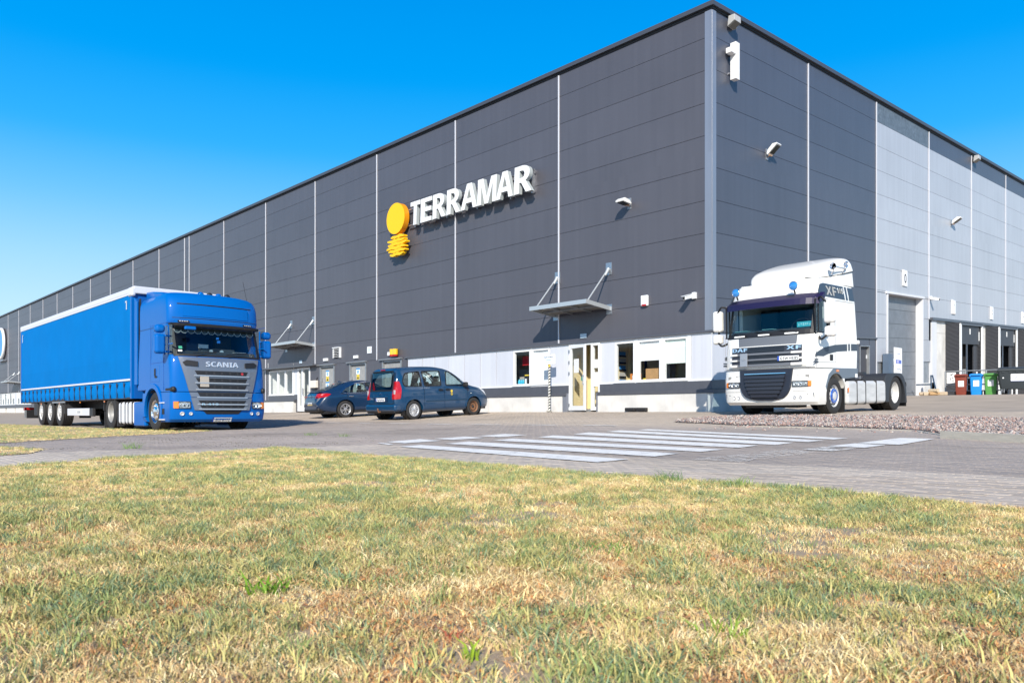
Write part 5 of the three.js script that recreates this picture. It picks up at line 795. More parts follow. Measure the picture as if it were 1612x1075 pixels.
    mesh('mirror', rbox(0.2, 0.56, 0.26, -0.30, 2.50, s * 1.52, 0.07, 3), WH, t); mesh('mirror', rbox(0.2, 0.26, 0.26, -0.30, 2.0 + 0.02, s * 1.53, 0.07, 3), WH, t);
    each('mirror_glass', [box(0.006, 0.48, 0.2, -0.405, 2.50, s * 1.52), box(0.006, 0.2, 0.2, -0.405, 2.02, s * 1.53)], P_.chrome, t);
    each('mirror_arm', [tube([[-0.36, 2.80, s * 1.2], [-0.2, 2.86, s * 1.35], [-0.22, 2.72, s * 1.48]], 0.025, 12, 6), tube([[-0.36, 1.92, s * 1.22], [-0.2, 1.84, s * 1.36], [-0.24, 1.96, s * 1.5]], 0.028, 12, 6), bar([-0.3, 2.16, s * 1.5], [-0.3, 2.24, s * 1.5], 0.03)], P_.black, t);
  }
  // visor, spotlights, roof spoiler with horns
  mesh('sun_visor', onFront(F, (() => { const g = box(0.28, 0.15, 2.56, 0.12, 2.93, 0, 3, 2, 20), p = g.attributes.position; for (let i = 0; i < p.count; i++) { const x = p.getX(i); p.setY(i, p.getY(i) - x * 0.55); } return g; })()), PUR, t);
  for (const s of [-1, 1]) { const sp = mesh('spotlight', lathe([[0.0, -0.1], [0.07, -0.09], [0.105, -0.02], [0.11, 0.03], [0.10, 0.03], [0.095, 0.0]], 24).rotateY(Math.PI / 2).translate(0.02, 3.17, s * 0.78), P_.chrome, t); mesh('lens', new THREE.SphereGeometry(0.098, 20, 12).scale(0.3, 1, 1).translate(0.035, 3.17, s * 0.78), mat([0.05, 0.30, 0.75], 0.08, 0.3, { clearcoat: 1 }), sp); mesh('bracket', bar([-0.06, 2.98, s * 0.78], [0, 3.08, s * 0.78], 0.02), P_.black, sp); }
  mesh('roof_lamp', onFront(F, rbox(0.03, 0.03, 0.12, 0.0, 3.2, -1.02, 0.012), 0), P_.lampIn, t);
  mesh('roof_spoiler', (() => {
    const st = [[-0.60, 3.38, 3.42, 0.66], [-0.66, 3.38, 3.55, 0.74], [-0.82, 3.39, 3.69, 0.84], [-1.08, 3.41, 3.80, 0.94], [-1.5, 3.46, 3.92, 1.04], [-1.9, 3.54, 4.02, 1.11], [-2.2, 3.62, 4.09, 1.14], [-2.36, 3.66, 4.10, 1.15], [-2.44, 3.69, 4.04, 1.15], [-2.52, 3.72, 3.80, 1.15]];
    return crease(loft(st.map(([x, y0, y1, w]) => { const r = []; const n = 18; for (let i = 0; i <= n; i++) { const a = i / n * Math.PI, c = Math.cos(a), sn = Math.sin(a); r.push([x, y0 + (y1 - y0) * Math.pow(sn, 0.42), w * Math.sign(c) * Math.pow(Math.abs(c), 0.36)]); } return r; }), true), 0.6);
  })(), WH, t);
  mesh('spoiler_base', (() => crease(loft([[-0.58, 3.30, 3.39, 1.0], [-1.2, 3.30, 3.44, 1.12], [-2.3, 3.30, 3.63, 1.17], [-2.5, 3.30, 3.68, 1.17]].map(([x, y0, y1, w]) => [[x, y0, w], [x, y1, w - 0.03], [x, y1, -w + 0.03], [x, y0, -w]]), true), 0.4))(), WH, t);
  each('spoiler_seam', [-1, 1].map((s) => tube([[-0.6, 3.42, s * 0.76], [-0.95, 3.43, s * 0.94], [-1.6, 3.53, s * 1.11], [-2.48, 3.70, s * 1.165]], 0.012, 16, 5)), P_.black, t);
  for (const s of [-1]) { const h = mesh('air_horn', [lathe([[0.085, 0.0], [0.065, -0.05], [0.035, -0.12], [0.02, -0.3], [0.016, -0.75]], 20).rotateY(Math.PI / 2).translate(-1.24, 3.72, s * 1.19), bar([-1.95, 3.74, s * 1.19], [-2.06, 3.80, s * 1.19], 0.035)], P_.chrome, t); mesh('bracket', [bar([-1.34, 3.70, s * 1.19], [-1.36, 3.52, s * 1.1], 0.014), bar([-1.95, 3.74, s * 1.19], [-1.95, 3.62, s * 1.12], 0.014)], P_.chrome, h); mesh('air_horn', [lathe([[0.06, 0.0], [0.045, -0.04], [0.02, -0.1]], 18).rotateY(Math.PI / 2).translate(-2.02, 3.86, s * 1.19)], P_.chrome, t); }
  // windscreen, surround, wipers, interior
  mesh('windscreen', onFront(F, new THREE.PlaneGeometry(2.2, 0.73, 24, 6).rotateY(Math.PI / 2).translate(0, 2.46, 0), -0.004), P_.dgl, t);
  mesh('windscreen_surround', [onFront(F, fplate(-1.2, 1.2, 1.99, 2.12, 0.014, 20, 2)), onFront(F, fplate(1.09, 1.17, 2.1, 2.82, 0.012, 2, 6)), onFront(F, fplate(-1.17, -1.09, 2.1, 2.82, 0.012, 2, 6))], P_.black, t);
  for (const [z, w] of [[0.78, 0.34], [0.07, 0.32], [-0.65, 0.34]]) mesh('grab_rail', onFront(F, rbox(0.03, 0.045, w, 0.02, 2.035, z, 0.015), 0.012), M.paper, t);
  each('wiper', [[0.9, 0.35], [0.2, -0.35], [-0.45, -1.0]].map(([a, b]) => onFront(F, beam([0.03, 2.05, a - 0.35], [0.03, 2.14, a + 0.12], 0.02, 0.016), 0.01)), P_.black, t);
  mesh('dashboard', [rbox(0.6, 0.16, 2.15, -0.62, 2.10, 0, 0.05)], P_.dash, t); each('seat', [rbox(0.2, 0.7, 0.5, -1.45, 2.4, 0.62, 0.06), rbox(0.2, 0.7, 0.5, -1.45, 2.4, -0.62, 0.06)], mat([0.02, 0.06, 0.10], 0.9), t);
  mesh('steering_wheel', new THREE.TorusGeometry(0.22, 0.018, 8, 28).rotateY(Math.PI / 2).rotateZ(0.7).translate(-0.72, 2.27, -0.58), P_.trim, t);
  mesh('cab_lining', [box(0.04, 0.72, 2.2, -1.86, 2.46, 0)], mat([0.03, 0.10, 0.15], 0.9), t);
  mesh('windscreen_board', [box(0.01, 0.13, 0.40, -0.33, 2.25, -0.88)], mat([1, 1, 1], 0.6, 0, { map: canvasTex(128, 48, (c) => { c.fillStyle = '#49c9d6'; c.fillRect(0, 0, 128, 48); c.fillStyle = '#b8f2f6'; const r = rng(6); for (let i = 0; i < 6; i++) c.fillRect(12 + i * 18, 10 + r() * 10, 9 + r() * 5, 16 + r() * 12); }) }), t, 'turquoise name board behind the glass');
  each('papers', [box(0.25, 0.01, 0.34, -0.45, 2.19, 0.86), box(0.2, 0.01, 0.3, -0.4, 2.19, 0.1)], mat([0.35, 0.72, 0.72], 0.8), t);
  // upper grille with badge bands, plate; lower black grille
  mesh('bonnet_panel', onFront(F, ftrap(0.80, 0.78, 1.765, 1.985, 0.012, 16, 2)), GREY, t);
  const g = mesh('grille', onFront(F, fplate(-1.03, 1.08, 1.23, 1.765, 0.03, 20, 4)), WH, t);
  mesh('grille_back', onFront(F, fplate(-0.93, 0.98, 1.27, 1.745, 0.008, 18, 3), 0.031), DG, g);
  [[1.56, 0.05], [1.415, 0.045], [1.275, 0.06]].forEach(([y, h], i) => { mesh('grille_bar', onFront(F, fplate(-0.66, 0.78, y - h / 2, y + h / 2, 0.03, 14, 1), 0.04), GREY, g); mesh('grille_bar', [onFront(F, fplate(-0.95, -0.68, y - h / 2, y + h / 2, 0.03, 3, 1), 0.04), onFront(F, fplate(0.79, 1.0, y - h / 2, y + h / 2, 0.03, 3, 1), 0.04)], WH, g); });
  for (const y of [1.70, 1.63, 1.49, 1.345]) mesh('grille_rib', onFront(F, fplate(-0.5, 0.5, y - 0.022, y + 0.022, 0.012, 10, 1), 0.04), mat([0.02, 0.024, 0.03], 0.35), g);
  mesh('lettering', onFront(F, faceText('DAF', 0.96, 0.50, 1.635, 1.725, 0.012), 0.042), mat([0.42, 0.62, 0.80], 0.35, 0.2), g); mesh('lettering', onFront(F, faceText('XF', -0.56, -0.92, 1.635, 1.725, 0.012), 0.042), mat([0.42, 0.62, 0.80], 0.35, 0.2), g);
  mesh('front_plate', [onFront(F, rbox(0.02, 0.34, 0.22, 0.09, 1.42, 0.58, 0.006), 0), onFront(F, cyl(0.04, 0.04, 0.01, 16).rotateZ(Math.PI / 2).translate(0.105, 1.45, 0.58), 0)], mat([0.42, 0.44, 0.47], 0.4, 0.4), t, 'grey metal plate hung on the left of the grille');
  mesh('number_plate', onFront(F, plateGeo(0.54, 0.125).translate(0, 1.42, -0.62), 0.085), plateMat('GSW HE85'), t);
  const lg = mesh('lower_grille', onFront(up, (() => { const s = new THREE.Shape(); s.moveTo(-0.70, 1.15); s.lineTo(-0.66, 0.7); s.quadraticCurveTo(-0.6, 0.48, -0.42, 0.44); s.lineTo(-0.2, 0.40); s.lineTo(0.2, 0.40); s.lineTo(0.42, 0.44); s.quadraticCurveTo(0.6, 0.48, 0.66, 0.7); s.lineTo(0.70, 1.15); return new THREE.ExtrudeGeometry(s, { depth: 0.03, bevelEnabled: true, bevelSize: 0.02, bevelThickness: 0.015, bevelSegments: 2, curveSegments: 8 }).rotateY(Math.PI / 2); })(), 0.01), mat([0.022, 0.026, 0.04], 0.4), t);
  for (let i = 0; i < 6; i++) { const y = 1.0 - i * 0.095, w = 0.54 - 0.012 * i * i * 0.6; mesh('grille_slat', onFront(up, box(0.05, 0.072, 2 * w, 0.02, y - 0.03, 0, 1, 1, 10).rotateZ(0), 0.05), mat([0.028, 0.033, 0.048], 0.35), lg); mesh('grille_gap', onFront(up, box(0.01, 0.022, 2 * w - 0.04, 0.0, y - 0.078, 0, 1, 1, 10), 0.07), P_.black, lg); }
  mesh('chrome_strip', onFront(up, fplate(-0.56, 0.56, 1.045, 1.068, 0.02, 10, 1), 0.05), P_.chrome, lg);
  mesh('seam', [onFront(B, fplate(-1.2, -0.72, 0.60, 0.608, 0.004, 6, 1)), onFront(B, fplate(0.72, 1.2, 0.60, 0.608, 0.004, 6, 1)), onFront(F, fplate(-1.2, 1.2, 1.17, 1.2, 0.01, 20, 1))], mat([0.2, 0.2, 0.2], 0.7), t);
  for (const s of [-1, 1]) {
    lampUnit(t, B, 0.72, 1.08, 0.72, 0.85, s, [1.085, 1.15]);
    mesh('air_slot', onFront(B, poly([[0.72, 1.02], [1.1, 1.0], [1.1, 0.93]].map(([z, y]) => [s * z, y]), 0.005).rotateY(-Math.PI / 2), 0.002 + 0.006), mat([0.3, 0.29, 0.27], 0.6), t);
    for (const z of [0.76, 0.9]) mesh('fog_lamp', onFront(B, lathe([[0.042, 0], [0.042, 0.012], [0.03, 0.014], [0.02, 0.004], [0, 0]], 16).rotateY(Math.PI / 2).translate(0, 0.455, s * z), 0.002), P_.lampIn, t);
    mesh('step_well', onFront(B, poly([[1.02, 0.52], [1.2, 0.56], [1.2, 0.44]].map(([z, y]) => [s * z, y]), 0.004).rotateY(-Math.PI / 2), 0.006), M.galv, t);
    const tk = mesh('fuel_tank', rbox(2.5, 0.62, 0.6, -3.2, 0.53, s * 0.93, 0.09, 3), mat([0.74, 0.74, 0.73], 0.5, 0.1, { map: grainT }), t);
    for (const x of [-2.5, -3.05, -3.75]) mesh('strap', rbox(0.055, 0.645, 0.625, x, 0.53, s * 0.93, 0.09, 3), P_.frame, tk);
    mesh('side_marker', [box(0.03, 0.12, 0.02, -1.96, 0.6, s * 1.235), box(0.12, 0.1, 0.02, -4.55, 0.72, s * 1.2)], P_.amber, t);
    mesh('rear_fender', [(() => { const sh = new THREE.Shape(); sh.moveTo(-4.45, 0.25); sh.lineTo(-4.38, 0.7); sh.quadraticCurveTo(-4.3, 1.0, -4.6, 1.04); sh.lineTo(-5.5, 1.04); sh.quadraticCurveTo(-5.85, 1.0, -5.92, 0.55); sh.lineTo(-5.96, 0.2); sh.lineTo(-5.9, 0.2); sh.quadraticCurveTo(-5.8, 0.97, -5.18, 0.98); sh.quadraticCurveTo(-4.66, 0.97, -4.62, 0.25); const g = new THREE.ExtrudeGeometry(sh, { depth: 0.62, bevelEnabled: true, bevelSize: 0.01, bevelThickness: 0.01, bevelSegments: 1, curveSegments: 12 }); return g.translate(0, 0, s > 0 ? 0.6 : -1.22); })()], mat([0.03, 0.034, 0.042], 0.55), t);
    mesh('mud_flap', box(0.02, 0.42, 0.5, -5.99, 0.3, s * 0.95), P_.black, t);
    wheel(t, AX, 0.46, s * 1.05, 0.46, 0.32, 'blueHub', s); wheel(t, -5.2, 0.5, s * 1.05, 0.5, 0.29, 'drive', s); wheel(t, -5.2, 0.5, s * 0.72, 0.5, 0.29, 'drive', s);
  }
  mesh('cable_hook', tube([[-5.95, 0.62, -1.1], [-6.15, 0.62, -1.1], [-6.25, 0.70, -1.1], [-6.2, 0.8, -1.1], [-6.12, 0.76, -1.1]], 0.02, 16, 6), P_.frame, t);
  mesh('chassis', [box(5.2, 0.26, 0.1, -3.5, 0.78, 0.4), box(5.2, 0.26, 0.1, -3.5, 0.78, -0.4), box(1.2, 0.6, 0.9, -1.3, 0.75, 0), box(0.3, 0.34, 1.7, -5.2, 0.5, 0), box(0.14, 0.14, 2.0, AX, 0.46, 0), box(1.4, 0.06, 1.2, -3.2, 0.92, 0), box(0.7, 0.18, 1.6, -2.35, 0.95, 0), box(0.5, 0.12, 1.4, -0.5, 0.25, 0)], P_.frame, t);
  mesh('fifth_wheel', [cyl(0.48, 0.5, 0.1, 24).translate(-4.85, 1.06, 0)], P_.frame, t); mesh('air_lines', [tube([[-2.5, 1.2, -0.3], [-2.9, 1.05, -0.5], [-2.8, 0.98, -0.9], [-2.3, 0.96, -1.0]], 0.02, 16, 5), tube([[-2.6, 1.3, 0.1], [-3.0, 1.1, 0.1], [-2.9, 1.0, -0.5]], 0.02, 16, 5)], mat([0.25, 0.12, 0.04], 0.6), t);
  mesh('rear_cap', rbox(0.1, 0.1, 0.16, -2.6, 1.85, -1.18, 0.02), WH, t); mesh('side_tag', rbox(0.12, 0.1, 0.02, -2.4, 0.97, -1.26, 0.01), M.paper, t);
}
// ================================================================ cars: lofted bodies with real openings
const blurPlate = (y) => mat([1, 1, 1], 0.45, 0, { map: canvasTex(256, 56, (k, w, h) => { k.fillStyle = '#f1f2f4'; k.fillRect(0, 0, w, h); k.fillStyle = '#2450b0'; k.fillRect(2, 2, 20, h - 4); const r = rng(y ? 4 : 9); k.fillStyle = '#5b6270'; for (let i = 0; i < 7; i++) k.fillRect(36 + i * 29, 14 + r() * 6, 16 + r() * 6, 24 + r() * 8); if (y) { k.fillStyle = '#e6c243'; k.fillRect(2, h - 16, w - 4, 14); } }) });
function carBody(o) {
  const N = 46, fn = (k) => curve(o[k]);
  const T = fn('top'), U = fn('under'), HW = fn('hw'), BY = fn('beltY'), BW = fn('beltW'), TW = fn('topW');
  const xs = []; for (let i = 0; i <= N; i++) { const t = i / N; xs.push(o.len * -(0.5 - 0.5 * Math.cos(t * Math.PI)) * 0.5 - o.len * t * 0.5); }
  const ring = (x, d) => {
    const yt = T(x) + d, yb = U(x) - d, hw = HW(x) + d, by = Math.min(BY(x), yt - 0.05), bw = BW(x) + d, tw = Math.min(TW(x), bw) + d * 0.5, dt = Math.min(0.12, (yt - by) * 0.45);
    const P = [[0, yb], [hw - 0.22, yb], [hw - 0.06, yb + 0.05], [hw - 0.012, yb + 0.16], [hw, yb + (by - yb) * 0.5], [hw - 0.008, by - 0.13], [(hw + bw) / 2 - 0.004, by - 0.05], [bw, by], [bw + (tw - bw) * 0.5 + 0.008, by + (yt - by) * 0.5], [tw + 0.0, yt - dt], [tw - 0.05, yt - dt * 0.4], [tw - 0.16, yt - dt * 0.1], [tw * 0.45, yt - 0.004], [0, yt]];
    const c = new THREE.CatmullRomCurve3(P.map((p) => new THREE.Vector3(0, p[1], p[0])), false, 'centripetal').getPoints(38);
    const half = c.map((p) => [x, p.y, Math.max(0, p.z)]), r = [...half]; for (let k = half.length - 2; k > 0; k--) r.push([x, half[k][1], -half[k][2]]); return r;
  };
  const geo = (d = 0, x0 = 0, x1 = -o.len) => loft(xs.filter((x) => x <= x0 && x >= x1).map((x) => ring(x + 0, d)).map((r, i, a) => d ? r.map((p) => [p[0] + (i === 0 ? d : i === a.length - 1 ? -d : 0), p[1], p[2]]) : r), true);
  return { geo, T, HW, BY, BW, TW };
}
const prism = (pts, z0 = -2, z1 = 2) => poly(pts, z1 - z0).translate(0, 0, z0);
function smoothPoly(pts, r = 0.06) {         // outline with rounded corners
  const s = new THREE.Shape(), n = pts.length, V = (p) => new THREE.Vector2(...p);
  for (let i = 0; i < n; i++) { const a = V(pts[(i + n - 1) % n]), b = V(pts[i]), c = V(pts[(i + 1) % n]), ra = Math.min(r, a.distanceTo(b) * 0.4), rc = Math.min(r, c.distanceTo(b) * 0.4), p = b.clone().add(a.sub(b).setLength(ra)), q = b.clone().add(c.sub(b).setLength(rc)); if (i) s.lineTo(p.x, p.y); else s.moveTo(p.x, p.y); s.quadraticCurveTo(b.x, b.y, q.x, q.y); }
  s.closePath(); return s;
}
const rprism = (pts, r, z0 = -2, z1 = 2) => new THREE.ExtrudeGeometry(smoothPoly(pts, r), { depth: z1 - z0, bevelEnabled: false, curveSegments: 5 }).translate(0, 0, z0);
function buildCar(t, o, PAINT) {
  const b = carBody(o), R = o.r, arch = (x, r = R + 0.055) => [cyl(r, r, 0.5, 36).rotateX(Math.PI / 2).translate(x, R, o.width / 2 - 0.05), cyl(r, r, 0.5, 36).rotateX(Math.PI / 2).translate(x, R, -o.width / 2 + 0.05)];
  const cuts = [...arch(o.ax[0]), ...arch(o.ax[1])].map((g) => [SUBTRACTION, g]);
  const inner = csg(b.geo(-0.055), [[INTERSECTION, box(o.cabin[1] - o.cabin[0], 2, 3, (o.cabin[0] + o.cabin[1]) / 2, 1 + o.cabin[2], 0)]]);
  const sides = o.glass.map((g) => rprism(g, o.gr || 0.06));
  const ends = [o.screen, o.rear].map((q) => (() => { const g = rprism(q.pts, q.r || 0.05, 0, 1); const p = g.attributes.position; for (let i = 0; i < p.count; i++) { const z = p.getX(i), y = p.getY(i), x = p.getZ(i); p.setXYZ(i, q.x0 + (q.x1 - q.x0) * x, y, -z); } g.deleteAttribute('normal'); g.computeVertexNormals(); return g; })());
  let body = b.geo(0);
  body = csg(body, [...cuts, [SUBTRACTION, inner], ...sides.map((g) => [SUBTRACTION, g]), ...ends.map((g) => [SUBTRACTION, g])]);
  const bodyMesh = mesh('body', crease(body, 0.55), PAINT, t);
  const outer = b.geo(0.004), inn2 = csg(b.geo(-0.012), []);
  const glass = (name, pr) => mesh(name, csg(outer, [[INTERSECTION, pr], [SUBTRACTION, inn2]]), o.tint, t);
  sides.forEach((g) => glass('side_window', g)); glass('windscreen', ends[0]); glass('rear_window', ends[1]);
  each('arch_liner', [o.ax[0], o.ax[1]].map((x) => [-1, 1].map((s) => new THREE.CylinderGeometry(R + 0.05, R + 0.05, 0.24, 30, 1, true, -Math.PI / 2, Math.PI).rotateX(Math.PI / 2).translate(x, R, s * (o.width / 2 - 0.15)))).flat(), P_.black, t);
  mesh('underbody', [box(o.len - 0.5, 0.1, o.width - 0.3, -o.len / 2, o.floor, 0), box(0.7, 0.3, o.width - 0.75, o.ax[0], R + 0.05, 0), box(0.7, 0.3, o.width - 0.75, o.ax[1], R + 0.05, 0)], P_.black, t);
  each('seat', [-1, 1].map((s) => join([rbox(0.16, 0.7, 0.46, o.seatX, o.seatY + 0.3, s * 0.36, 0.06, 2).rotateZ(0), rbox(0.11, 0.18, 0.26, o.seatX - 0.02, o.seatY + 0.74, s * 0.36, 0.05, 2)])), P_.seat, t);
  mesh('rear_seat', [rbox(0.16, 0.55, 1.2, o.seatX - 0.95, o.seatY + 0.2, 0, 0.06, 2), ...[-0.4, 0.4].map((z) => rbox(0.1, 0.15, 0.24, o.seatX - 0.97, o.seatY + 0.54, z, 0.04, 2))], P_.seat, t);
  mesh('dashboard', rbox(0.5, 0.16, o.width - 0.4, o.dashX, o.dashY, 0, 0.05, 2), P_.trim, t); mesh('steering_wheel', new THREE.TorusGeometry(0.18, 0.015, 8, 24).rotateY(Math.PI / 2).rotateZ(-0.4).translate(o.dashX - 0.38, o.dashY + 0.06, -0.36), P_.seat, t);
  for (const s of [-1, 1]) { wheel(t, o.ax[0], R, s * (o.width / 2 - 0.115), R, 0.205, o.wheels[0], s); wheel(t, o.ax[1], R, s * (o.width / 2 - 0.115), R, 0.205, o.wheels[1], s); }
  b.patch = (name, pts, r, z0, z1, m, s, d = 0.009) => { const g = rprism(pts, r, Math.min(s * z0, s * z1), Math.max(s * z0, s * z1)); return mesh(name, csg(b.geo(d), [[INTERSECTION, g]]), m, t); };
  return b;
}
function onSide(b, g, s, off = 0.004) {   // geometry drawn in x, y with z as height is wrapped on the flank below the window line
  g = flat(g.clone()); const p = g.attributes.position; for (let i = 0; i < p.count; i++) { const x = p.getX(i), y = p.getY(i), w = y > b.BY(x) ? b.BW(x) + (b.TW(x) - b.BW(x)) * (y - b.BY(x)) / Math.max(0.1, b.T(x) - b.BY(x)) : b.HW(x); p.setZ(i, s * (w + off + p.getZ(i))); } g.deleteAttribute('normal'); g.computeVertexNormals(); return g;
}
const gasket = (pts, r, w, d = 0.012) => { const a = smoothPoly(pts, r), c = pts.reduce((q, p) => [q[0] + p[0] / pts.length, q[1] + p[1] / pts.length], [0, 0]); const k = pts.map((p) => { const L = Math.hypot(p[0] - c[0], p[1] - c[1]); return [p[0] - (p[0] - c[0]) / L * w, p[1] - (p[1] - c[1]) / L * w]; }); a.holes.push(smoothPoly(k, r)); return new THREE.ExtrudeGeometry(a, { depth: d, bevelEnabled: false, curveSegments: 5 }); };
// ---- petrol blue van
{
  const t = thing('passenger_van', 'petrol blue five door van with tow bar, nose to the white panel band', 'van', [-9.12, -0.118, 1.76]);
  { const q = new THREE.Quaternion().setFromAxisAngle(new THREE.Vector3(0, 1, 0), Math.PI / 2 + 0.03).multiply(new THREE.Quaternion().setFromAxisAngle(new THREE.Vector3(0, 0, 1), 0.0535)); t.quaternion.copy(q); }
  const PT = paint([0.004, 0.046, 0.118], 0.35);
  const gl = [[[-1.30, 1.06], [-2.22, 1.10], [-2.10, 1.62], [-1.90, 1.60], [-1.55, 1.36]], [[-2.40, 1.10], [-3.16, 1.10], [-3.20, 1.64], [-2.36, 1.64]], [[-3.26, 1.10], [-4.02, 1.12], [-4.08, 1.3], [-3.92, 1.58], [-3.28, 1.64]]];
  const o = { len: 4.38, width: 1.81, r: 0.315, ax: [-0.93, -3.66], floor: 0.26, cabin: [-4.27, -1.12, 0.62], seatX: -2.2, seatY: 0.62, dashX: -1.3, dashY: 0.98, gr: 0.08, wheels: ['rusty', 'cap'], tint: P_.cgl,
    top: [[0, 0.66], [-0.06, 0.80], [-0.2, 0.90], [-0.5, 1.01], [-0.85, 1.09], [-1.02, 1.15], [-1.4, 1.42], [-1.75, 1.62], [-2.1, 1.73], [-2.7, 1.795], [-3.4, 1.80], [-3.95, 1.78], [-4.16, 1.745], [-4.235, 1.66], [-4.29, 1.34], [-4.335, 1.05], [-4.38, 0.86]],
    under: [[0, 0.32], [-0.15, 0.24], [-0.6, 0.2], [-3.8, 0.22], [-4.2, 0.28], [-4.38, 0.36]],
    hw: [[0, 0.62], [-0.07, 0.70], [-0.2, 0.78], [-0.5, 0.875], [-1.0, 0.90], [-3.6, 0.905], [-4.1, 0.885], [-4.3, 0.84], [-4.38, 0.78]],
    beltY: [[0, 0.6], [-0.3, 0.86], [-0.8, 1.0], [-1.2, 1.04], [-4.0, 1.09], [-4.38, 1.0]],
    beltW: [[0, 0.55], [-0.2, 0.7], [-0.6, 0.79], [-1.2, 0.845], [-2, 0.865], [-4.0, 0.855], [-4.28, 0.81], [-4.38, 0.74]],
    topW: [[0, 0.5], [-0.4, 0.66], [-1.0, 0.70], [-1.8, 0.66], [-2.4, 0.69], [-4.0, 0.70], [-4.25, 0.67], [-4.38, 0.62]],
    glass: gl, screen: { x0: -1.95, x1: -0.9, pts: [[-0.70, 1.14], [0.70, 1.14], [0.58, 1.66], [-0.58, 1.66]], r: 0.05 }, rear: { x0: -4.5, x1: -4.1, pts: [[-0.63, 1.02], [0.63, 1.02], [0.60, 1.4], [0.55, 1.63], [-0.55, 1.63], [-0.60, 1.4]], r: 0.07 } };
  const b = buildCar(t, o, PT);
  const rx = (y) => -curve([[0.36, 4.385], [0.6, 4.392], [0.86, 4.384], [1.05, 4.339], [1.34, 4.294], [1.66, 4.238]])(y);
  const onRear = (g, off = 0.004) => { g = flat(g.clone()); const p = g.attributes.position; for (let i = 0; i < p.count; i++) { const y = p.getY(i), z = p.getZ(i), e = 0.05 * Math.pow(Math.abs(z) / 0.8, 4); p.setX(i, rx(y) + e * 0.35 - off - p.getX(i)); } g.deleteAttribute('normal'); g.computeVertexNormals(); return g; };
  const rp = (z0, z1, y0, y1, d = 0.01, nz = 6, ny = 3) => box(d, y1 - y0, z1 - z0, d / 2, (y0 + y1) / 2, (z0 + z1) / 2, 1, ny, nz);
  for (const s of [-1, 1]) {
    gl.forEach((q) => mesh('window_seal', onSide(b, gasket(q, 0.08, 0.045), s, 0.002), P_.black, t));
    const l = b.patch('tail_lamp', [[-4.40, 0.70], [-4.20, 0.72], [-4.13, 1.05], [-4.17, 1.30], [-4.26, 1.30], [-4.40, 1.30]], 0.03, 0.66, 1.2, P_.redL, s, 0.012); mesh('reverse_lamp', rbox(0.05, 0.15, 0.07, -4.352, 0.94, s * 0.76, 0.01), P_.lampIn, l);
    b.patch('headlight', [[0.1, 0.64], [-0.06, 0.82], [-0.30, 0.97], [-0.56, 1.04], [-0.46, 0.86], [-0.26, 0.70]], 0.04, 0.42, 1.2, mat([0.75, 0.77, 0.78], 0.08, 0.2, { clearcoat: 1 }), s, 0.01);
    const d = mesh('door_seam', [onSide(b, box(0.01, 0.75, 0.004, -2.31, 0.70, 0, 1, 6, 1), s), onSide(b, box(0.01, 0.62, 0.004, -1.22, 0.78, 0, 1, 5, 1), s), onSide(b, box(0.01, 0.7, 0.004, -3.21, 0.78, 0, 1, 6, 1), s), onSide(b, box(1.95, 0.008, 0.004, -2.25, 0.335, 0, 16, 1, 1), s)], mat([0.004, 0.02, 0.05], 0.6), t);
    for (const x of [-2.16, -2.48]) { mesh('door_handle', onSide(b, rbox(0.2, 0.045, 0.04, x, 0.965, 0.02, 0.015), s, 0), P_.black, t); mesh('handle_cup', onSide(b, box(0.16, 0.075, 0.003, x, 0.965, 0, 4, 2, 1), s, 0.002), mat([0.006, 0.03, 0.07], 0.5), t); }
    mesh('rub_strip', onSide(b, rbox(1.9, 0.055, 0.02, -2.2, 0.60, 0.005, 0.01), s, 0.0), mat([0.008, 0.045, 0.10], 0.5), t);
    each('wheel_arch', [o.ax[0], o.ax[1]].map((x) => (() => { const sh = new THREE.Shape(); sh.absarc(x, 0.315, 0.415, 0.05, Math.PI - 0.05, false); sh.absarc(x, 0.315, 0.372, Math.PI - 0.05, 0.05, true); return onSide(b, new THREE.ExtrudeGeometry(sh, { depth: 0.014, bevelEnabled: false, curveSegments: 24 }), s, -0.002); })()), PT, t);
    mesh('wing_mirror', [rbox(0.12, 0.17, 0.2, -1.38, 1.12, s * 0.98, 0.05, 3), bar([-1.36, 1.06, s * 0.86], [-1.38, 1.08, s * 0.94], 0.03)], P_.black, t); mesh('side_repeater', onSide(b, rbox(0.06, 0.03, 0.01, -1.06, 0.80, 0, 0.004), s), P_.lampIn, t);
    mesh('mud_flap', box(0.02, 0.24, 0.2, -4.06, 0.26, s * 0.77), P_.black, t);
  }
  const em = mesh('door_emblem', onSide(b, cyl(0.05, 0.05, 0.004, 20).rotateX(Math.PI / 2).translate(-1.98, 0.905, 0), 1), M.yellow, t); mesh('door_emblem', [-0.05, -0.025, 0, 0.025, 0.05].map((y) => onSide(b, box(2 * Math.sqrt(0.0626 ** 2 - y * y) * 0.8, 0.011, 0.004, -1.98, 0.80 + y * 0.8, 0), 1)), M.yellow, t);
  mesh('rear_bumper', (() => { const g = rbox(0.3, 0.24, 1.72, -4.30, 0.42, 0, 0.08, 4); return g; })(), PT, t); mesh('bumper_trim', rbox(0.26, 0.1, 1.6, -4.29, 0.29, 0, 0.04, 2), P_.black, t);
  mesh('tailgate_seam', [onRear(rp(0.70, 0.712, 0.56, 1.62, 0.004)), onRear(rp(-0.712, -0.70, 0.56, 1.62, 0.004)), onRear(rp(-0.7, 0.7, 0.548, 0.56, 0.004))], P_.black, t);
  mesh('rear_glass_band', [onRear(rp(-0.66, 0.66, 0.985, 1.03, 0.004)), onRear(rp(-0.60, 0.60, 1.62, 1.665, 0.004)), onRear(rp(0.60, 0.655, 1.0, 1.6, 0.004)), onRear(rp(-0.655, -0.60, 1.0, 1.6, 0.004))], P_.black, t);
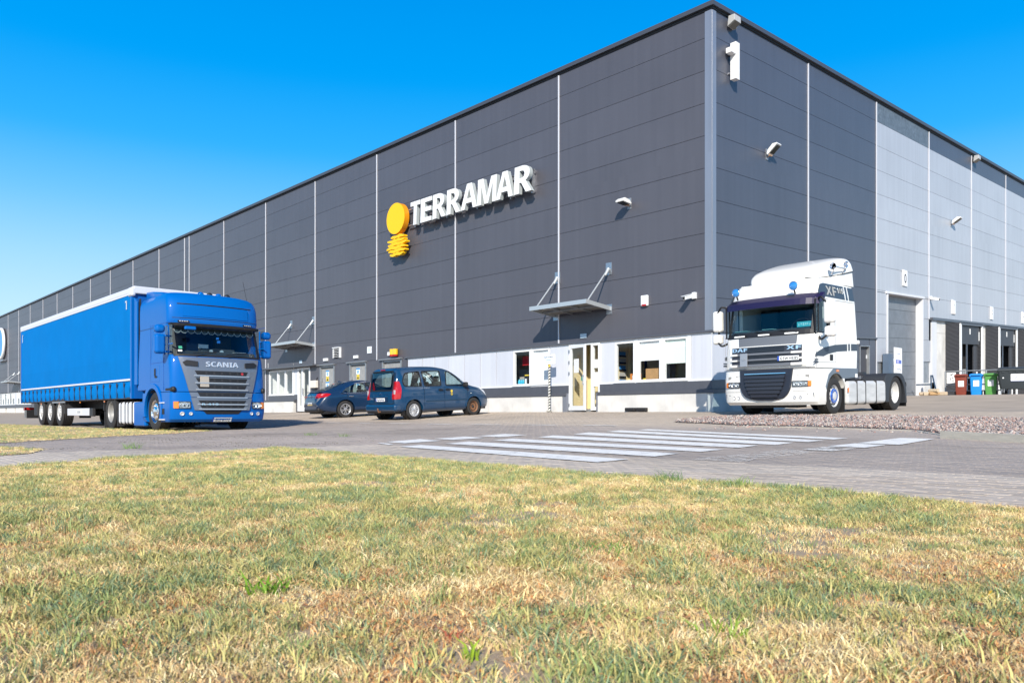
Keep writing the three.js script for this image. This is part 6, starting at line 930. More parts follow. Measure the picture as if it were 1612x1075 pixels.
  mesh('brake_lamp', onRear(rbox(0.02, 0.03, 0.26, 0, 1.70, 0, 0.01), 0), P_.redL, t);
  mesh('plate_recess', onRear(rp(-0.40, 0.40, 0.62, 0.78, 0.004, 6, 2)), mat([0.006, 0.03, 0.08], 0.4), t); mesh('plate_handle', onRear(rbox(0.03, 0.045, 0.82, 0, 0.80, 0, 0.015), 0), PT, t);
  const np = mesh('number_plate', plateGeo(0.52, 0.11).rotateY(Math.PI).translate(-4.402, 0.70, 0.0), blurPlate(false), t); np.geometry.computeBoundingBox();
  mesh('rear_badge', [0, 1].map((i) => onRear((() => { const g = poly([[-0.075, 0], [0, 0.05], [0.075, 0], [0.075, -0.02], [0, 0.03], [-0.075, -0.02]], 0.006); return g.rotateY(-Math.PI / 2).translate(0, 0.90 - i * 0.045, 0); })(), 0.002)), P_.chrome, t);
  for (const [w, z] of [['CITROËN', -0.42], ['Berlingo', 0.24]]) mesh('rear_lettering', (() => { const g = fit(text(w, 1, 0.004), 0, 0.2, 0.855, 0.89); g.rotateY(-Math.PI / 2).translate(0, 0, z); return onRear(g, 0.001); })(), P_.chrome, t);
  mesh('tow_bar', [bar([-4.25, 0.30, 0], [-4.5, 0.29, 0], 0.025), bar([-4.5, 0.29, 0], [-4.52, 0.37, 0], 0.02), new THREE.SphereGeometry(0.03, 12, 8).translate(-4.52, 0.39, 0)], P_.rust, t);
  mesh('rear_wiper', bar([-4.30, 1.06, 0.05], [-4.31, 1.10, -0.34], 0.01, 6), P_.black, t);
}
// ---- dark blue hatchback saloon
{
  const t = thing('saloon_car', 'dark blue saloon with chrome window line, half hidden behind the van', 'car', [-14.15, -0.065, 0.81]);
  { const q = new THREE.Quaternion().setFromAxisAngle(new THREE.Vector3(0, 1, 0), Math.PI / 2 - 0.14).multiply(new THREE.Quaternion().setFromAxisAngle(new THREE.Vector3(0, 0, 1), 0.058)); t.quaternion.copy(q); }
  const PT = paint([0.004, 0.026, 0.075], 0.35);
  const gl = [[[-1.72, 0.955], [-2.62, 0.985], [-2.66, 1.36], [-2.3, 1.33], [-1.95, 1.14]], [[-2.74, 0.985], [-3.62, 1.0], [-3.80, 1.03], [-3.62, 1.16], [-3.2, 1.32], [-2.76, 1.37]]];
  const o = { len: 4.83, width: 1.86, r: 0.335, ax: [-0.98, -3.72], floor: 0.24, cabin: [-4.25, -1.3, 0.52], seatX: -2.5, seatY: 0.45, dashX: -1.65, dashY: 0.86, gr: 0.06, wheels: ['alloy', 'alloy'], tint: P_.cgl,
    top: [[0, 0.56], [-0.07, 0.70], [-0.3, 0.80], [-0.8, 0.90], [-1.25, 0.975], [-1.45, 1.02], [-1.9, 1.24], [-2.3, 1.40], [-2.7, 1.475], [-3.1, 1.48], [-3.5, 1.42], [-3.9, 1.30], [-4.25, 1.155], [-4.5, 1.075], [-4.66, 1.055], [-4.75, 0.95], [-4.81, 0.80], [-4.83, 0.68]],
    under: [[0, 0.3], [-0.2, 0.2], [-0.6, 0.17], [-4.0, 0.19], [-4.5, 0.26], [-4.83, 0.38]],
    hw: [[0, 0.60], [-0.1, 0.70], [-0.35, 0.82], [-0.8, 0.90], [-1.6, 0.92], [-3.7, 0.93], [-4.3, 0.895], [-4.65, 0.82], [-4.83, 0.70]],
    beltY: [[0, 0.5], [-0.4, 0.76], [-1.2, 0.90], [-1.8, 0.93], [-3.8, 1.0], [-4.4, 1.0], [-4.83, 0.62]],
    beltW: [[0, 0.5], [-0.3, 0.72], [-0.9, 0.83], [-1.8, 0.87], [-3.6, 0.875], [-4.3, 0.80], [-4.83, 0.62]],
    topW: [[0, 0.45], [-0.5, 0.68], [-1.4, 0.72], [-2.2, 0.62], [-3.0, 0.60], [-3.8, 0.62], [-4.5, 0.66], [-4.83, 0.55]],
    glass: gl, screen: { x0: -2.35, x1: -1.3, pts: [[-0.68, 1.03], [0.68, 1.03], [0.54, 1.385], [-0.54, 1.385]], r: 0.05 }, rear: { x0: -4.45, x1: -3.4, pts: [[-0.60, 1.10], [0.60, 1.10], [0.52, 1.40], [-0.52, 1.40]], r: 0.05 } };
  const b = buildCar(t, o, PT);
  for (const s of [-1, 1]) {
    mesh('window_trim', onSide(b, gasket([[-1.66, 0.93], [-3.66, 0.965], [-3.92, 1.01], [-3.66, 1.2], [-3.2, 1.36], [-2.7, 1.41], [-2.3, 1.37], [-1.9, 1.15]], 0.07, 0.028), s, 0.008), P_.chrome, t); mesh('pillar', onSide(b, box(0.09, 0.38, 0.006, -2.7, 1.17, 0, 1, 4, 1), s, 0.006), P_.black, t);
    const l = b.patch('tail_lamp', [[-4.26, 0.97], [-4.44, 0.87], [-4.90, 0.80], [-4.90, 0.97], [-4.6, 1.0], [-4.4, 1.0]], 0.03, 0.50, 1.2, P_.redL, s, 0.01); mesh('lamp_strip', rbox(0.04, 0.03, 0.2, -4.79, 0.885, s * 0.58, 0.008), P_.redL, l);
    mesh('door_seam', [onSide(b, box(0.01, 0.72, 0.004, -2.72, 0.6, 0, 1, 6, 1), s), onSide(b, box(0.01, 0.6, 0.004, -1.62, 0.62, 0, 1, 5, 1), s), onSide(b, box(0.01, 0.5, 0.004, -3.62, 0.78, 0, 1, 5, 1), s)], mat([0.002, 0.008, 0.02], 0.6), t);
    for (const x of [-2.52, -3.46]) mesh('door_handle', onSide(b, rbox(0.2, 0.03, 0.03, x, 0.84, 0.012, 0.01), s, 0), P_.chrome, t);
    mesh('wing_mirror', rbox(0.14, 0.15, 0.22, -1.95, 1.02, s * 1.0, 0.05, 3), PT, t); mesh('sill', onSide(b, box(2.0, 0.05, 0.02, -2.35, 0.27, 0, 12, 1, 1), s, 0), P_.black, t);
    b.patch('headlight', [[0.1, 0.58], [-0.10, 0.72], [-0.5, 0.88], [-0.45, 0.72]], 0.03, 0.4, 1.2, P_.lampIn, s, 0.01);
  }
  mesh('rear_spoiler', rbox(0.16, 0.035, 1.3, -4.62, 1.065, 0, 0.015), PT, t);
  mesh('rear_bumper', [rbox(0.3, 0.2, 1.5, -4.68, 0.36, 0, 0.08, 3)], P_.black, t); mesh('trunk_badge', [new THREE.TorusGeometry(0.05, 0.008, 8, 20).rotateY(Math.PI / 2).translate(-4.81, 0.90, 0), rbox(0.02, 0.02, 0.9, -4.795, 0.90, 0, 0.006)], P_.chrome, t);
  mesh('number_plate', plateGeo(0.52, 0.11).rotateY(Math.PI).translate(-4.845, 0.60, 0), blurPlate(true), t);
  mesh('roof_aerial', poly([[0, 0], [-0.16, 0], [-0.15, 0.05], [-0.1, 0.06]], 0.03, 0.005).translate(-3.45, 1.43, -0.015), PT, t);
}
// ---------------------------------------------------------------- things fixed to or standing by the building
const RX = (s, y, o) => [o, y + SLOPE * s, -s];
const scrib = (c, x, y, w, h, n, col, sd) => { const r = rng(sd); c.fillStyle = col; for (let i = 0; i < n; i++) { const a = x + (w * i) / n, l = (w / n) * (0.55 + 0.3 * r()); c.fillRect(a, y + h * 0.25 * r(), l, h * (0.5 + 0.4 * r())); } };
// the company sign: disc, striped ball, letters on two rails
{
  const sg = thing('company_sign', 'white raised company lettering with yellow sun disc high on the dark front', 'sign', [0, 0, 0]);
  const WHT = mat([0.86, 0.86, 0.86], 0.45), SIDE = mat([0.42, 0.46, 0.47], 0.5), YEL = mat([0.95, 0.55, 0.0], 0.5), YS = mat([0.80, 0.30, 0.004], 0.5);
  mesh('rail', [hexa(LF, -15.7, -7.6, 9.12, 9.17, 0.14, 0.19)], M.steel, sg); mesh('rail', [hexa(LF, -15.7, -7.6, 8.4, 8.45, 0.14, 0.19)], M.steel, sg);
  mesh('rail_bracket', [-15.3, -13, -11, -9, -7.8].map((x) => [hexa(LF, x, x + 0.05, 8.3, 9.2, 0.0, 0.14)]).flat(), M.steel, sg);
  const L = [['T', -15.2, -14.50], ['E', -14.43, -13.66], ['R', -13.55, -12.66], ['R', -12.58, -11.68], ['A', -11.64, -10.62], ['M', -10.58, -9.46], ['A', -9.46, -8.50], ['R', -8.42, -7.47]];
  for (const [ch, x0, x1] of L) {
    const g = fit(text(ch, 1, 0.17, font, 0.0), x0, x1, 8.29, 9.32);
    const p = g.attributes.position; for (let i = 0; i < p.count; i++) p.setX(i, p.getX(i) + (p.getY(i) - 8.8) * 0.05);
    const l = mesh('letter', g.clone().translate(0, 0, 0.27), SIDE, sg), f = fit(text(ch, 1, 0.012), x0, x1, 8.29, 9.32), q = f.attributes.position; for (let i = 0; i < q.count; i++) q.setX(i, q.getX(i) + (q.getY(i) - 8.8) * 0.05);
    mesh('letter_face', f.translate(0, 0, 0.441), WHT, l);
  }
  const d = mesh('sun_disc', cyl(0.71, 0.71, 0.26, 48).rotateX(Math.PI / 2).translate(-16.38, 8.84, 0.30), YS, sg); mesh('disc_face', cyl(0.71, 0.71, 0.012, 48).rotateX(Math.PI / 2).translate(-16.38, 8.84, 0.437), YEL, d);
  mesh('hanger', [box(0.06, 0.5, 0.06, -16.2, 8.1, 0.15), box(1.0, 0.05, 0.05, -16.3, 9.1, 0.1), box(1.0, 0.05, 0.05, -16.3, 8.55, 0.1)], M.steel, sg);
  const n = 6; for (let i = 0; i < n; i++) {      // wavy stripes cut from a ball
    const y0 = 8.07 - (i + 1) * 0.158, yc = y0 + 0.079, R = 0.56, cx = -16.34, h = Math.sqrt(Math.max(0.02, R * R - (yc - 7.595) ** 2)) * 1.3, off = [0.08, -0.05, 0.05, -0.06, 0.03, 0.0][i], a = cx - h + off, b = cx + h + off, up = [], dn = [];
    for (let k = 0; k <= 14; k++) { const x = a + (b - a) * k / 14, w = 0.022 * Math.sin(k * 0.8 + i * 1.7) + 0.02 * (k / 14 - 0.5), e = 0.085 * Math.pow(Math.sin(Math.PI * (0.06 + 0.88 * k / 14)), 0.5); up.push([x, yc + e + w]); dn.unshift([x, yc - e * 0.82 + w]); }
    mesh('ball_stripe', poly([...up, ...dn].reverse(), 0.2).translate(0, 0, 0.22), YEL, sg);
  }
}
// numeral on the dock side
{
  const t = thing('number_sign', 'tall white raised numeral one high on the dock side near the corner', 'sign', [0, 0, 0]);
  const g = poly([[0.16, 10.44], [0.16, 11.60], [-0.06, 11.60], [-0.06, 11.40], [-0.32, 11.36], [-0.32, 11.20], [-0.06, 11.20], [-0.06, 10.44]].map(([x, y]) => [x, y - 0.0]), 0.2);
  const s0 = -1.0; mesh('numeral', g.rotateY(Math.PI / 2).translate(0.08, 0.03, s0 + 0.0), mat([0.84, 0.83, 0.82], 0.5), t); mesh('bracket', [box(0.05, 0.05, 0.1, 0.02, 11.3, s0), box(0.05, 0.05, 0.1, 0.02, 10.7, s0)], M.steel, t);
}
// round sign at the far left
{
  const t = thing('round_sign', 'round white rimmed blue sign on the far left of the front', 'sign', [-105.4, 8.9, 0]);
  mesh('rim', lathe([[1.75, 0.1], [2.0, 0.1], [2.05, 0.25], [2.0, 0.45], [1.75, 0.42], [1.75, 0.3]], 48), mat([0.80, 0.80, 0.82], 0.4), t); mesh('face', cyl(1.76, 1.76, 0.1, 48).rotateX(Math.PI / 2).translate(0, 0, 0.33), mat([0.06, 0.30, 0.62], 0.4), t);
  mesh('base_rail', box(3.6, 0.16, 0.4, 0.3, -2.25, 0.25), M.steel, t);
}
// canopies held by two tie rods
function canopy(label, x0, x1, y, d, yTop, rodX, rise = 0.08) {
  const t = thing('entrance_canopy', label, 'canopy', [0, 0, 0]);
  const P = (x, yy, o) => [x, yy + rise * o, o], CL = mat([0.56, 0.59, 0.60], 0.4, 0.5);
  mesh('roof_sheet', hexa(P, x0 + 0.03, x1 - 0.03, y + 0.09, y + 0.115, 0.02, d - 0.02), mat([0.30, 0.29, 0.27], 0.6, 0.1, { map: grainT }), t);
  mesh('front_beam', hexa(P, x0, x1, y, y + 0.14, d - 0.05, d), CL, t); mesh('side_beam', hexa(P, x0, x0 + 0.05, y, y + 0.138, 0.0, d - 0.05), CL, t); mesh('side_beam', hexa(P, x1 - 0.05, x1, y, y + 0.138, 0.0, d - 0.05), CL, t);
  for (const f of [0.33, 0.66]) mesh('cross_beam', hexa(P, x0 + (x1 - x0) * f - 0.03, x0 + (x1 - x0) * f + 0.03, y + 0.02, y + 0.085, 0.0, d - 0.05), M.galv, t);
  mesh('cross_beam', hexa(P, x0 + 0.05, x1 - 0.05, y + 0.01, y + 0.08, d * 0.5 - 0.03, d * 0.5 + 0.03), M.galv, t);
  rodX.forEach((x) => { const rd = mesh('tie_rod', [bar([x, y + 0.13 + rise * d * 0.9, d * 0.86], [x, yTop, 0.1], 0.028, 10)], CL, t); mesh('clevis', [bar([x, yTop - 0.2, 0.22], [x, yTop + 0.06, 0.04], 0.045, 8, 0.07)], CL, rd); mesh('wall_plate', box(0.26, 0.42, 0.02, x, yTop + 0.06, 0.012), M.steel, rd); });
  for (const x of [x0 + 0.08, x1 - 0.08]) mesh('wall_plate', box(0.24, 0.34, 0.02, x + 0.0, y + 0.05, 0.012), M.steel, t);
}
canopy('steel canopy over the main glass door, hung on two rods', -6.72, -4.0, 3.46, 1.32, 4.86, [-6.55, -4.1], 0.10);
canopy('steel canopy over the second entrance behind the blue truck cab', -27.86, -24.6, 3.5, 1.15, 4.85, [-27.2, -24.7], 0.10);
canopy('small distant canopy at the far left behind the trailer', -99.2, -95.2, 3.5, 1.4, 4.75, [-98.6, -95.9], 0.08);
// floodlights
function floodlight(label, fn, a, y, size = 1, tilt = 0.35, big) {
  const t = thing('floodlight', label, 'floodlight', fn(a, y, 0)); t.rotation.y = fn === LF ? 0 : Math.PI / 2;
  const S = size, h = (p) => { const g = p.rotateX(tilt); return g.translate(0, 0.0, 0.14 * S); };
  mesh('wall_plate', box(0.20 * S, 0.5 * S, 0.02, 0, 0.06, 0.012), M.galv, t);
  mesh('bracket', [bar([0, -0.03, 0.02], [0, 0.0, 0.2 * S], 0.025 * S), box(0.22 * S, 0.05, 0.05, 0, 0.0, 0.18 * S)], mat([0.5, 0.32, 0.2], 0.6, 0.3), t);
  const hs = mesh('housing', h((() => { const g = poly([[0, 0], [0.62, -0.03], [0.64, 0.03], [0.48, 0.17], [0.14, 0.16], [0, 0.06]].map(([x, q]) => [x * S, q * S]), 0.40 * S, 0.012, 2); return g.rotateY(-Math.PI / 2).translate(0.2 * S, 0, 0); })()), mat([0.80, 0.80, 0.78], 0.35), t);
  mesh('lamp_glass', h(box(0.32 * S, 0.006, 0.46 * S, 0, -0.022 * S, 0.34 * S).rotateX(0.05)), mat([0.05, 0.055, 0.05], 0.1), hs);
}
floodlight('white floodlight on the front between canopy and corner', LF, -3.2, 6.95, 0.74, -0.12);
floodlight('white floodlight on the dark dock side below the numeral', RF, 3.4, 8.46, 0.74, -0.75);
floodlight('white floodlight on the light grey dock side', RF, 21.9, 8.36, 0.74, -0.6);
for (const [s, label] of [[0.95, 'twin floodlight under the eaves right beside the corner'], [25.35, 'floodlight under the eaves over the light grey panels']]) {
  const t = thing('eaves_floodlight', label, 'floodlight', RX(s, 12.28, 0)); t.rotation.y = Math.PI / 2;
  mesh('bracket', box(0.08, 0.34, 0.16, 0.22, 0, 0.09), mat([0.42, 0.41, 0.40], 0.5), t); const hs = mesh('housing', (() => { const g = poly([[0.08, -0.18], [0.34, -0.06], [0.33, 0.13], [0.12, 0.13]], 0.36, 0.012, 2); return g.rotateY(-Math.PI / 2).translate(0.18, -0.03, 0); })(), mat([0.46, 0.46, 0.45], 0.45), t); mesh('lamp_glass', beam([0, -0.225, 0.11], [0, -0.105, 0.34], 0.3, 0.015), mat([0.12, 0.12, 0.11], 0.2), hs);
}
// cameras, alarm, signs
function cctv(label, fn, a, y) { const t = thing('security_camera', label, 'camera', fn(a, y, 0)); t.rotation.y = fn === LF ? 0 : Math.PI / 2; mesh('base', box(0.12, 0.2, 0.1, 0.1, 0.02, 0.05), M.pvc, t); mesh('camera_body', [rbox(0.13, 0.12, 0.40, -0.02, 0.02, 0.26, 0.03, 2).rotateX(0.25), box(0.15, 0.015, 0.44, -0.02, 0.09, 0.28).rotateX(0.25)], M.pvc, t); mesh('lens', cyl(0.04, 0.04, 0.02, 14).rotateX(Math.PI / 2).translate(-0.02, 0.02, 0.465).rotateX(0.25), P_.black, t); mesh('arm', bar([0.1, 0, 0.05], [0, -0.03, 0.2], 0.02), M.pvc, t); }
cctv('white bullet camera on the front near the corner', LF, -0.7, 3.58); cctv('white bullet camera beside the big roller door', RF, 18.85, 4.46);
{ const t = thing('alarm_box', 'white alarm siren box with red beacon right of the canopy', 'alarm', [-2.53, 3.62, 0]); mesh('housing', rbox(0.28, 0.36, 0.1, 0, 0.02, 0.05, 0.03, 2), M.pvc, t); mesh('beacon', rbox(0.2, 0.07, 0.06, 0, -0.13, 0.085, 0.025, 2), P_.redL, t); }
const plainSign = (name, label, x, y, w, h, m, cat = 'sign', d = 0.03) => single(name, rbox(w, h, d, x, y, d / 2 + 0.002, 0.008), m, label, cat);
plainSign('door_sign', 'small pale sign above the main glass door under the canopy', -5.27, 2.67, 0.3, 0.16, mat([0.5, 0.62, 0.72], 0.5));
plainSign('emergency_lamp', 'small white box above the left grey door', -23.35, 2.72, 0.4, 0.15, M.pvc, 'lamp', 0.09); plainSign('emergency_lamp', 'small white box above the second grey door', -20.39, 2.71, 0.36, 0.15, M.pvc, 'lamp', 0.09);
plainSign('notice_plate', 'white notice plate on the dark wall right of the second grey door', -19.2, 2.99, 0.38, 0.33, mat([1, 1, 1], 0.6, 0, { map: canvasTex(64, 64, (c) => { c.fillStyle = '#e6ebf0'; c.fillRect(0, 0, 64, 64); c.fillStyle = '#c9d2da'; c.fillRect(18, 16, 28, 34); }) }));
plainSign('door_sign', 'tiny pale sign above the second entrance door', -26.1, 2.74, 0.3, 0.17, mat([0.5, 0.62, 0.72], 0.5));
{ const t = thing('alarm_beacon', 'yellow beacon with red base above the third grey door', 'beacon', [-16.95, 2.7, 0]); mesh('lens', [cyl(0.13, 0.13, 0.26, 20).translate(-0.1, 0.06, 0.15), cyl(0.13, 0.13, 0.26, 20).translate(0.14, 0.06, 0.15)], mat([0.85, 0.50, 0.01], 0.15, 0, { clearcoat: 1 }), t); mesh('base', [cyl(0.135, 0.12, 0.07, 20).translate(-0.1, -0.11, 0.15), cyl(0.135, 0.12, 0.07, 20).translate(0.14, -0.11, 0.15)], M.red, t); mesh('box', rbox(0.36, 0.17, 0.1, -0.42, 0.0, 0.05, 0.01), M.pvc, t); }
{ const t = thing('vent_hood', 'white louvred vent above the grey doors', 'vent', [-22.18, 3.02, 0]); mesh('frame', [box(0.03, 0.54, 0.12, -0.31, 0, 0.06), box(0.03, 0.54, 0.12, 0.31, 0, 0.06), hexa(LF, -0.33, 0.33, 0.24, 0.28, 0, 0.16)], M.pvc, t); mesh('backing', box(0.6, 0.52, 0.02, 0, 0, 0.012), P_.black, t); for (let i = 0; i < 6; i++) mesh('louvre', box(0.58, 0.012, 0.11, 0, -0.22 + i * 0.085, 0.07).rotateX(0.0), M.pvc, t); }
{ const t = thing('letter_box', 'cream wall box between second entrance and left grey door', 'letterbox', [-24.47, 1.45, 0]); mesh('body', rbox(0.56, 0.4, 0.2, 0, 0, 0.1, 0.03, 2), mat([0.74, 0.70, 0.62], 0.5), t); mesh('base', box(0.4, 0.06, 0.16, 0, -0.22, 0.09), P_.black, t); mesh('cable', bar([0.1, 0.2, 0.03], [0.2, 0.36, 0.02], 0.02), P_.black, t); }
{ const t = thing('extinguisher_cabinet', 'red fire extinguisher box beside the left grey door', 'fire box', [-22.35, 1.18, 0]); mesh('cabinet', rbox(0.22, 0.5, 0.16, 0, 0, 0.08, 0.03, 2), mat([0.70, 0.08, 0.03], 0.4), t); mesh('window', box(0.12, 0.2, 0.006, 0, 0.05, 0.162), mat([0.8, 0.3, 0.2], 0.3), t); }
// striped sign post in front of the office windows
{
  const t = thing('sign_post', 'white parking sign on a black and white striped post before the office', 'sign', [-6.46, -0.06, 0.55]); t.rotation.y = 0.12;
  mesh('post', [cyl(0.045, 0.045, 1.75, 16).translate(0, 0.87, 0), rbox(0.16, 0.05, 0.16, 0, 0.02, 0, 0.01)], mat([1, 1, 1], 0.5, 0, { map: canvasTex(64, 1024, (c, w, h) => { c.fillStyle = '#efeee6'; c.fillRect(0, 0, w, h); c.fillStyle = '#161616'; for (let y = -64; y < h + 64; y += 62) { c.beginPath(); c.moveTo(0, y); c.lineTo(w, y - 46); c.lineTo(w, y - 12); c.lineTo(0, y + 34); c.fill(); } c.fillStyle = 'rgba(230,190,40,0.7)'; c.fillRect(0, 0, w, 60); c.fillStyle = '#7a4a30'; c.fillRect(0, h - 30, w, 30); }) }), t);
  mesh('board', rbox(0.58, 0.36, 0.02, 0, 1.92, 0.03, 0.009, 2), M.pvc, t); mesh('board_print', new THREE.PlaneGeometry(0.53, 0.31).translate(0, 1.92, 0.0415), mat([1, 1, 1], 0.5, 0, { map: canvasTex(256, 144, (c, w, h) => { c.fillStyle = '#eef4f8'; c.fillRect(0, 0, w, h); c.fillStyle = '#3c5a7a'; scrib(c, 18, 22, 220, 28, 9, '#3d536e', 2); scrib(c, 78, 66, 100, 26, 5, '#4f8f9a', 4); scrib(c, 74, 104, 110, 18, 5, '#7d8fa5', 6); }) }), t); mesh('clip', box(0.12, 0.06, 0.05, 0, 2.08, 0.0), M.steel, t);
}
for (let i = 0; i < 2; i++) { const t = thing('rubber_block', i ? 'right black rubber block at the foot of the white plinth' : 'left black rubber block at the foot of the white plinth', 'block', [i ? -2.52 : -2.99, -0.04, 0.22]); mesh('block', rbox(0.40, 0.12, 0.14, 0, 0.06, 0, 0.02, 2), M.rubber, t); mesh('groove', [box(0.36, 0.015, 0.146, 0, 0.05, 0)], P_.black, t); }
// things seen through the windows
{
  const b = thing('cardboard_box', 'brown cardboard box on the sill of the middle office window', 'box', [-2.42, 0.97, -0.36]); mesh('carton', box(0.52, 0.42, 0.3, 0, 0.21, 0), M.card, b); mesh('tape', box(0.05, 0.422, 0.302, 0.09, 0.21, 0.0), mat([0.42, 0.24, 0.1], 0.4), b);
  const o = thing('parcel', 'orange parcel with white label in the office window beside the door', 'parcel', [-3.2, 0.97, -0.34]); mesh('carton', box(0.32, 0.28, 0.2, 0, 0.14, 0), mat([0.60, 0.20, 0.03], 0.7), o); mesh('shipping_label', box(0.18, 0.18, 0.004, 0.02, 0.13, 0.102), M.paper, o);
  single('adhesive_roll', cyl(0.09, 0.09, 0.1, 18).translate(-2.76, 1.02, -0.3), mat([0.85, 0.62, 0.01], 0.5), 'yellow roll on the sill beside the cardboard box', 'roll');
  const p = thing('water_bottle_pack', 'blue pack of water bottles on the left office sill', 'bottles', [-8.72, 0.98, -0.22]); for (let i = 0; i < 3; i++) mesh('bottle', lathe([[0, -0.12], [0.055, -0.12], [0.055, 0.06], [0.02, 0.11], [0.02, 0.13], [0, 0.13]], 14).rotateX(-Math.PI / 2).translate(-0.12 + i * 0.12, 0.12, 0), mat([0.05, 0.42, 0.60], 0.2), p);
  const k = thing('desk_appliance', 'black and white appliance with yellow top in the left office window', 'appliance', [-8.4, 0.98, -0.25]); mesh('body', rbox(0.2, 0.34, 0.2, 0, 0.17, 0, 0.03, 2), P_.black, k); mesh('front', box(0.1, 0.22, 0.006, 0, 0.15, 0.103), M.pvc, k); mesh('cap', rbox(0.18, 0.06, 0.18, 0, 0.39, 0, 0.02, 2), M.yellow, k);
  single('red_banner', box(0.36, 0.36, 0.02, -8.86, 1.98, -0.6), M.red, 'red board hanging inside the left office window', 'board');
}
// number plates over the dock doors, banner beside the roller door
const signM = (draw) => mat([1, 1, 1], 0.6, 0, { map: canvasTex(96, 160, (c, w, h) => { c.fillStyle = '#f3f3f3'; c.fillRect(0, 0, w, h); draw(c, w, h); }) });
function dockSign(label, s, y, draw) { const t = thing('dock_sign', label, 'sign', RX(s, y, 0)); t.rotation.y = Math.PI / 2; mesh('plate', rbox(0.5, 0.72, 0.05, 0, 0, 0.03, 0.01), M.pvc, t); mesh('plate_print', new THREE.PlaneGeometry(0.46, 0.68).translate(0, 0, 0.0565), signM(draw), t); }
dockSign('white plate with a zero over the big roller door', 15.7, 5.2, (c) => { c.fillStyle = '#1a1a22'; c.font = 'bold 130px sans-serif'; c.textAlign = 'center'; c.textBaseline = 'middle'; c.fillText('0', 48, 84, 60); });
dockSign('white plate over the first dock shelter', 22.2, 4.2, (c) => { c.fillStyle = '#2a2a30'; c.fillRect(44, 40, 14, 26); c.fillStyle = '#d9c9b8'; c.fillRect(0, 150, 96, 10); });
dockSign('white plate over the second dock shelter', 28.6, 4.16, (c) => { c.fillStyle = '#2a2a30'; c.fillRect(38, 34, 20, 18); c.fillRect(38, 84, 20, 18); });
dockSign('white plate over the third dock shelter at the right edge', 35, 4.14, (c) => { c.fillStyle = '#2a2a30'; c.fillRect(38, 60, 20, 18); });
{ const t = thing('standing_banner', 'tall white information panel left of the roller door window', 'panel', RX(14.1, 1.5, 0.32)); t.rotation.y = Math.PI / 2; mesh('panel', rbox(0.78, 1.1, 0.06, 0, 0, 0, 0.01), M.pvc, t); mesh('panel_print', new THREE.PlaneGeometry(0.74, 1.06).translate(0, 0, 0.0315), mat([1, 1, 1], 0.6, 0, { map: canvasTex(128, 180, (c, w, h) => { c.fillStyle = '#f4f5f8'; c.fillRect(0, 0, w, h); scrib(c, 40, 38, 60, 10, 4, '#8d97b5', 1); c.fillStyle = '#5a6fc0'; c.fillRect(12, 86, 104, 28); c.fillStyle = '#b8b6d8'; c.fillRect(30, 90, 40, 20); scrib(c, 40, 150, 70, 12, 5, '#6d7790', 3); }) }), t); mesh('side_case', box(0.5, 0.9, 0.25, -0.66, -0.2, -0.16), mat([0.09, 0.13, 0.19], 0.5), t); }
// bins by the docks
function rrPts(w, h, r, n = 4) { const P = []; for (const [sx, sy, a0] of [[1, -1, -90], [1, 1, 0], [-1, 1, 90], [-1, -1, 180]]) for (let i = 0; i <= n; i++) { const a = (a0 + 90 * i / n) * Math.PI / 180; P.push([sx * (w / 2 - r) + r * Math.cos(a), sy * (h / 2 - r) + r * Math.sin(a)]); } return P; }
function wheelieBin(label, x, z, rgb, draw) {
  const t = thing('wheelie_bin', label, 'bin', [x, H(z), z], 0.28), m = mat(rgb, 0.42), w = 0.24, d = 0.27, h = 0.85;
  mesh('body', crease(loft([[0.02, 0.82], [0.3, 0.9], [h, 1.0]].map(([y, k]) => { return rrPts(2 * w * k, 2 * d * k, 0.05).map((p) => [p[0], y, p[1]]); }), true), 0.6), m, t);
  const l = mesh('lid', [rbox(0.54, 0.06, 0.60, 0, h + 0.03, 0.01, 0.025, 2), rbox(0.46, 0.07, 0.48, 0, h + 0.055, 0, 0.03, 2)], m, t); mesh('grip', rbox(0.36, 0.035, 0.05, 0, h + 0.02, 0.33, 0.012), m, l); mesh('handle', [bar([-0.2, h - 0.02, -0.33], [0.2, h - 0.02, -0.33], 0.018)], m, t);
  mesh('rim', rbox(0.53, 0.04, 0.58, 0, h - 0.02, 0, 0.015), m, t); mesh('bin_label', box(0.22, 0.33, 0.004, 0, 0.55, d * 0.955).rotateX(0.0), mat([1, 1, 1], 0.6, 0, { map: canvasTex(64, 96, (c) => { c.fillStyle = '#f2f2f0'; c.fillRect(0, 0, 64, 96); draw(c); }) }), t);
  mesh('fold', [box(0.44, 0.02, 0.012, 0, 0.2, d * 0.88), box(0.015, 0.5, 0.012, -0.19, 0.45, d * 0.92), box(0.015, 0.5, 0.012, 0.19, 0.45, d * 0.92)], m, t);
  for (const s of [-1, 1]) mesh('wheel', cyl(0.1, 0.1, 0.06, 18).rotateZ(Math.PI / 2).translate(s * 0.22, 0.1, -0.24), P_.black, t);
}
wheelieBin('brown wheelie bin, left of the blue bin', 1.86, -17.2, [0.20, 0.035, 0.018], (c) => { c.fillStyle = '#d8b4a8'; c.fillRect(22, 26, 22, 12); });
wheelieBin('bright blue wheelie bin between brown and green bins', 2.46, -17.2, [0.004, 0.24, 0.72], (c) => { c.fillStyle = '#4a6ea8'; c.fillRect(24, 26, 10, 14); });
wheelieBin('green wheelie bin beside the black container', 3.02, -17.2, [0.085, 0.30, 0.065], (c) => { c.fillStyle = '#8fc8b0'; c.fillRect(18, 28, 26, 10); });
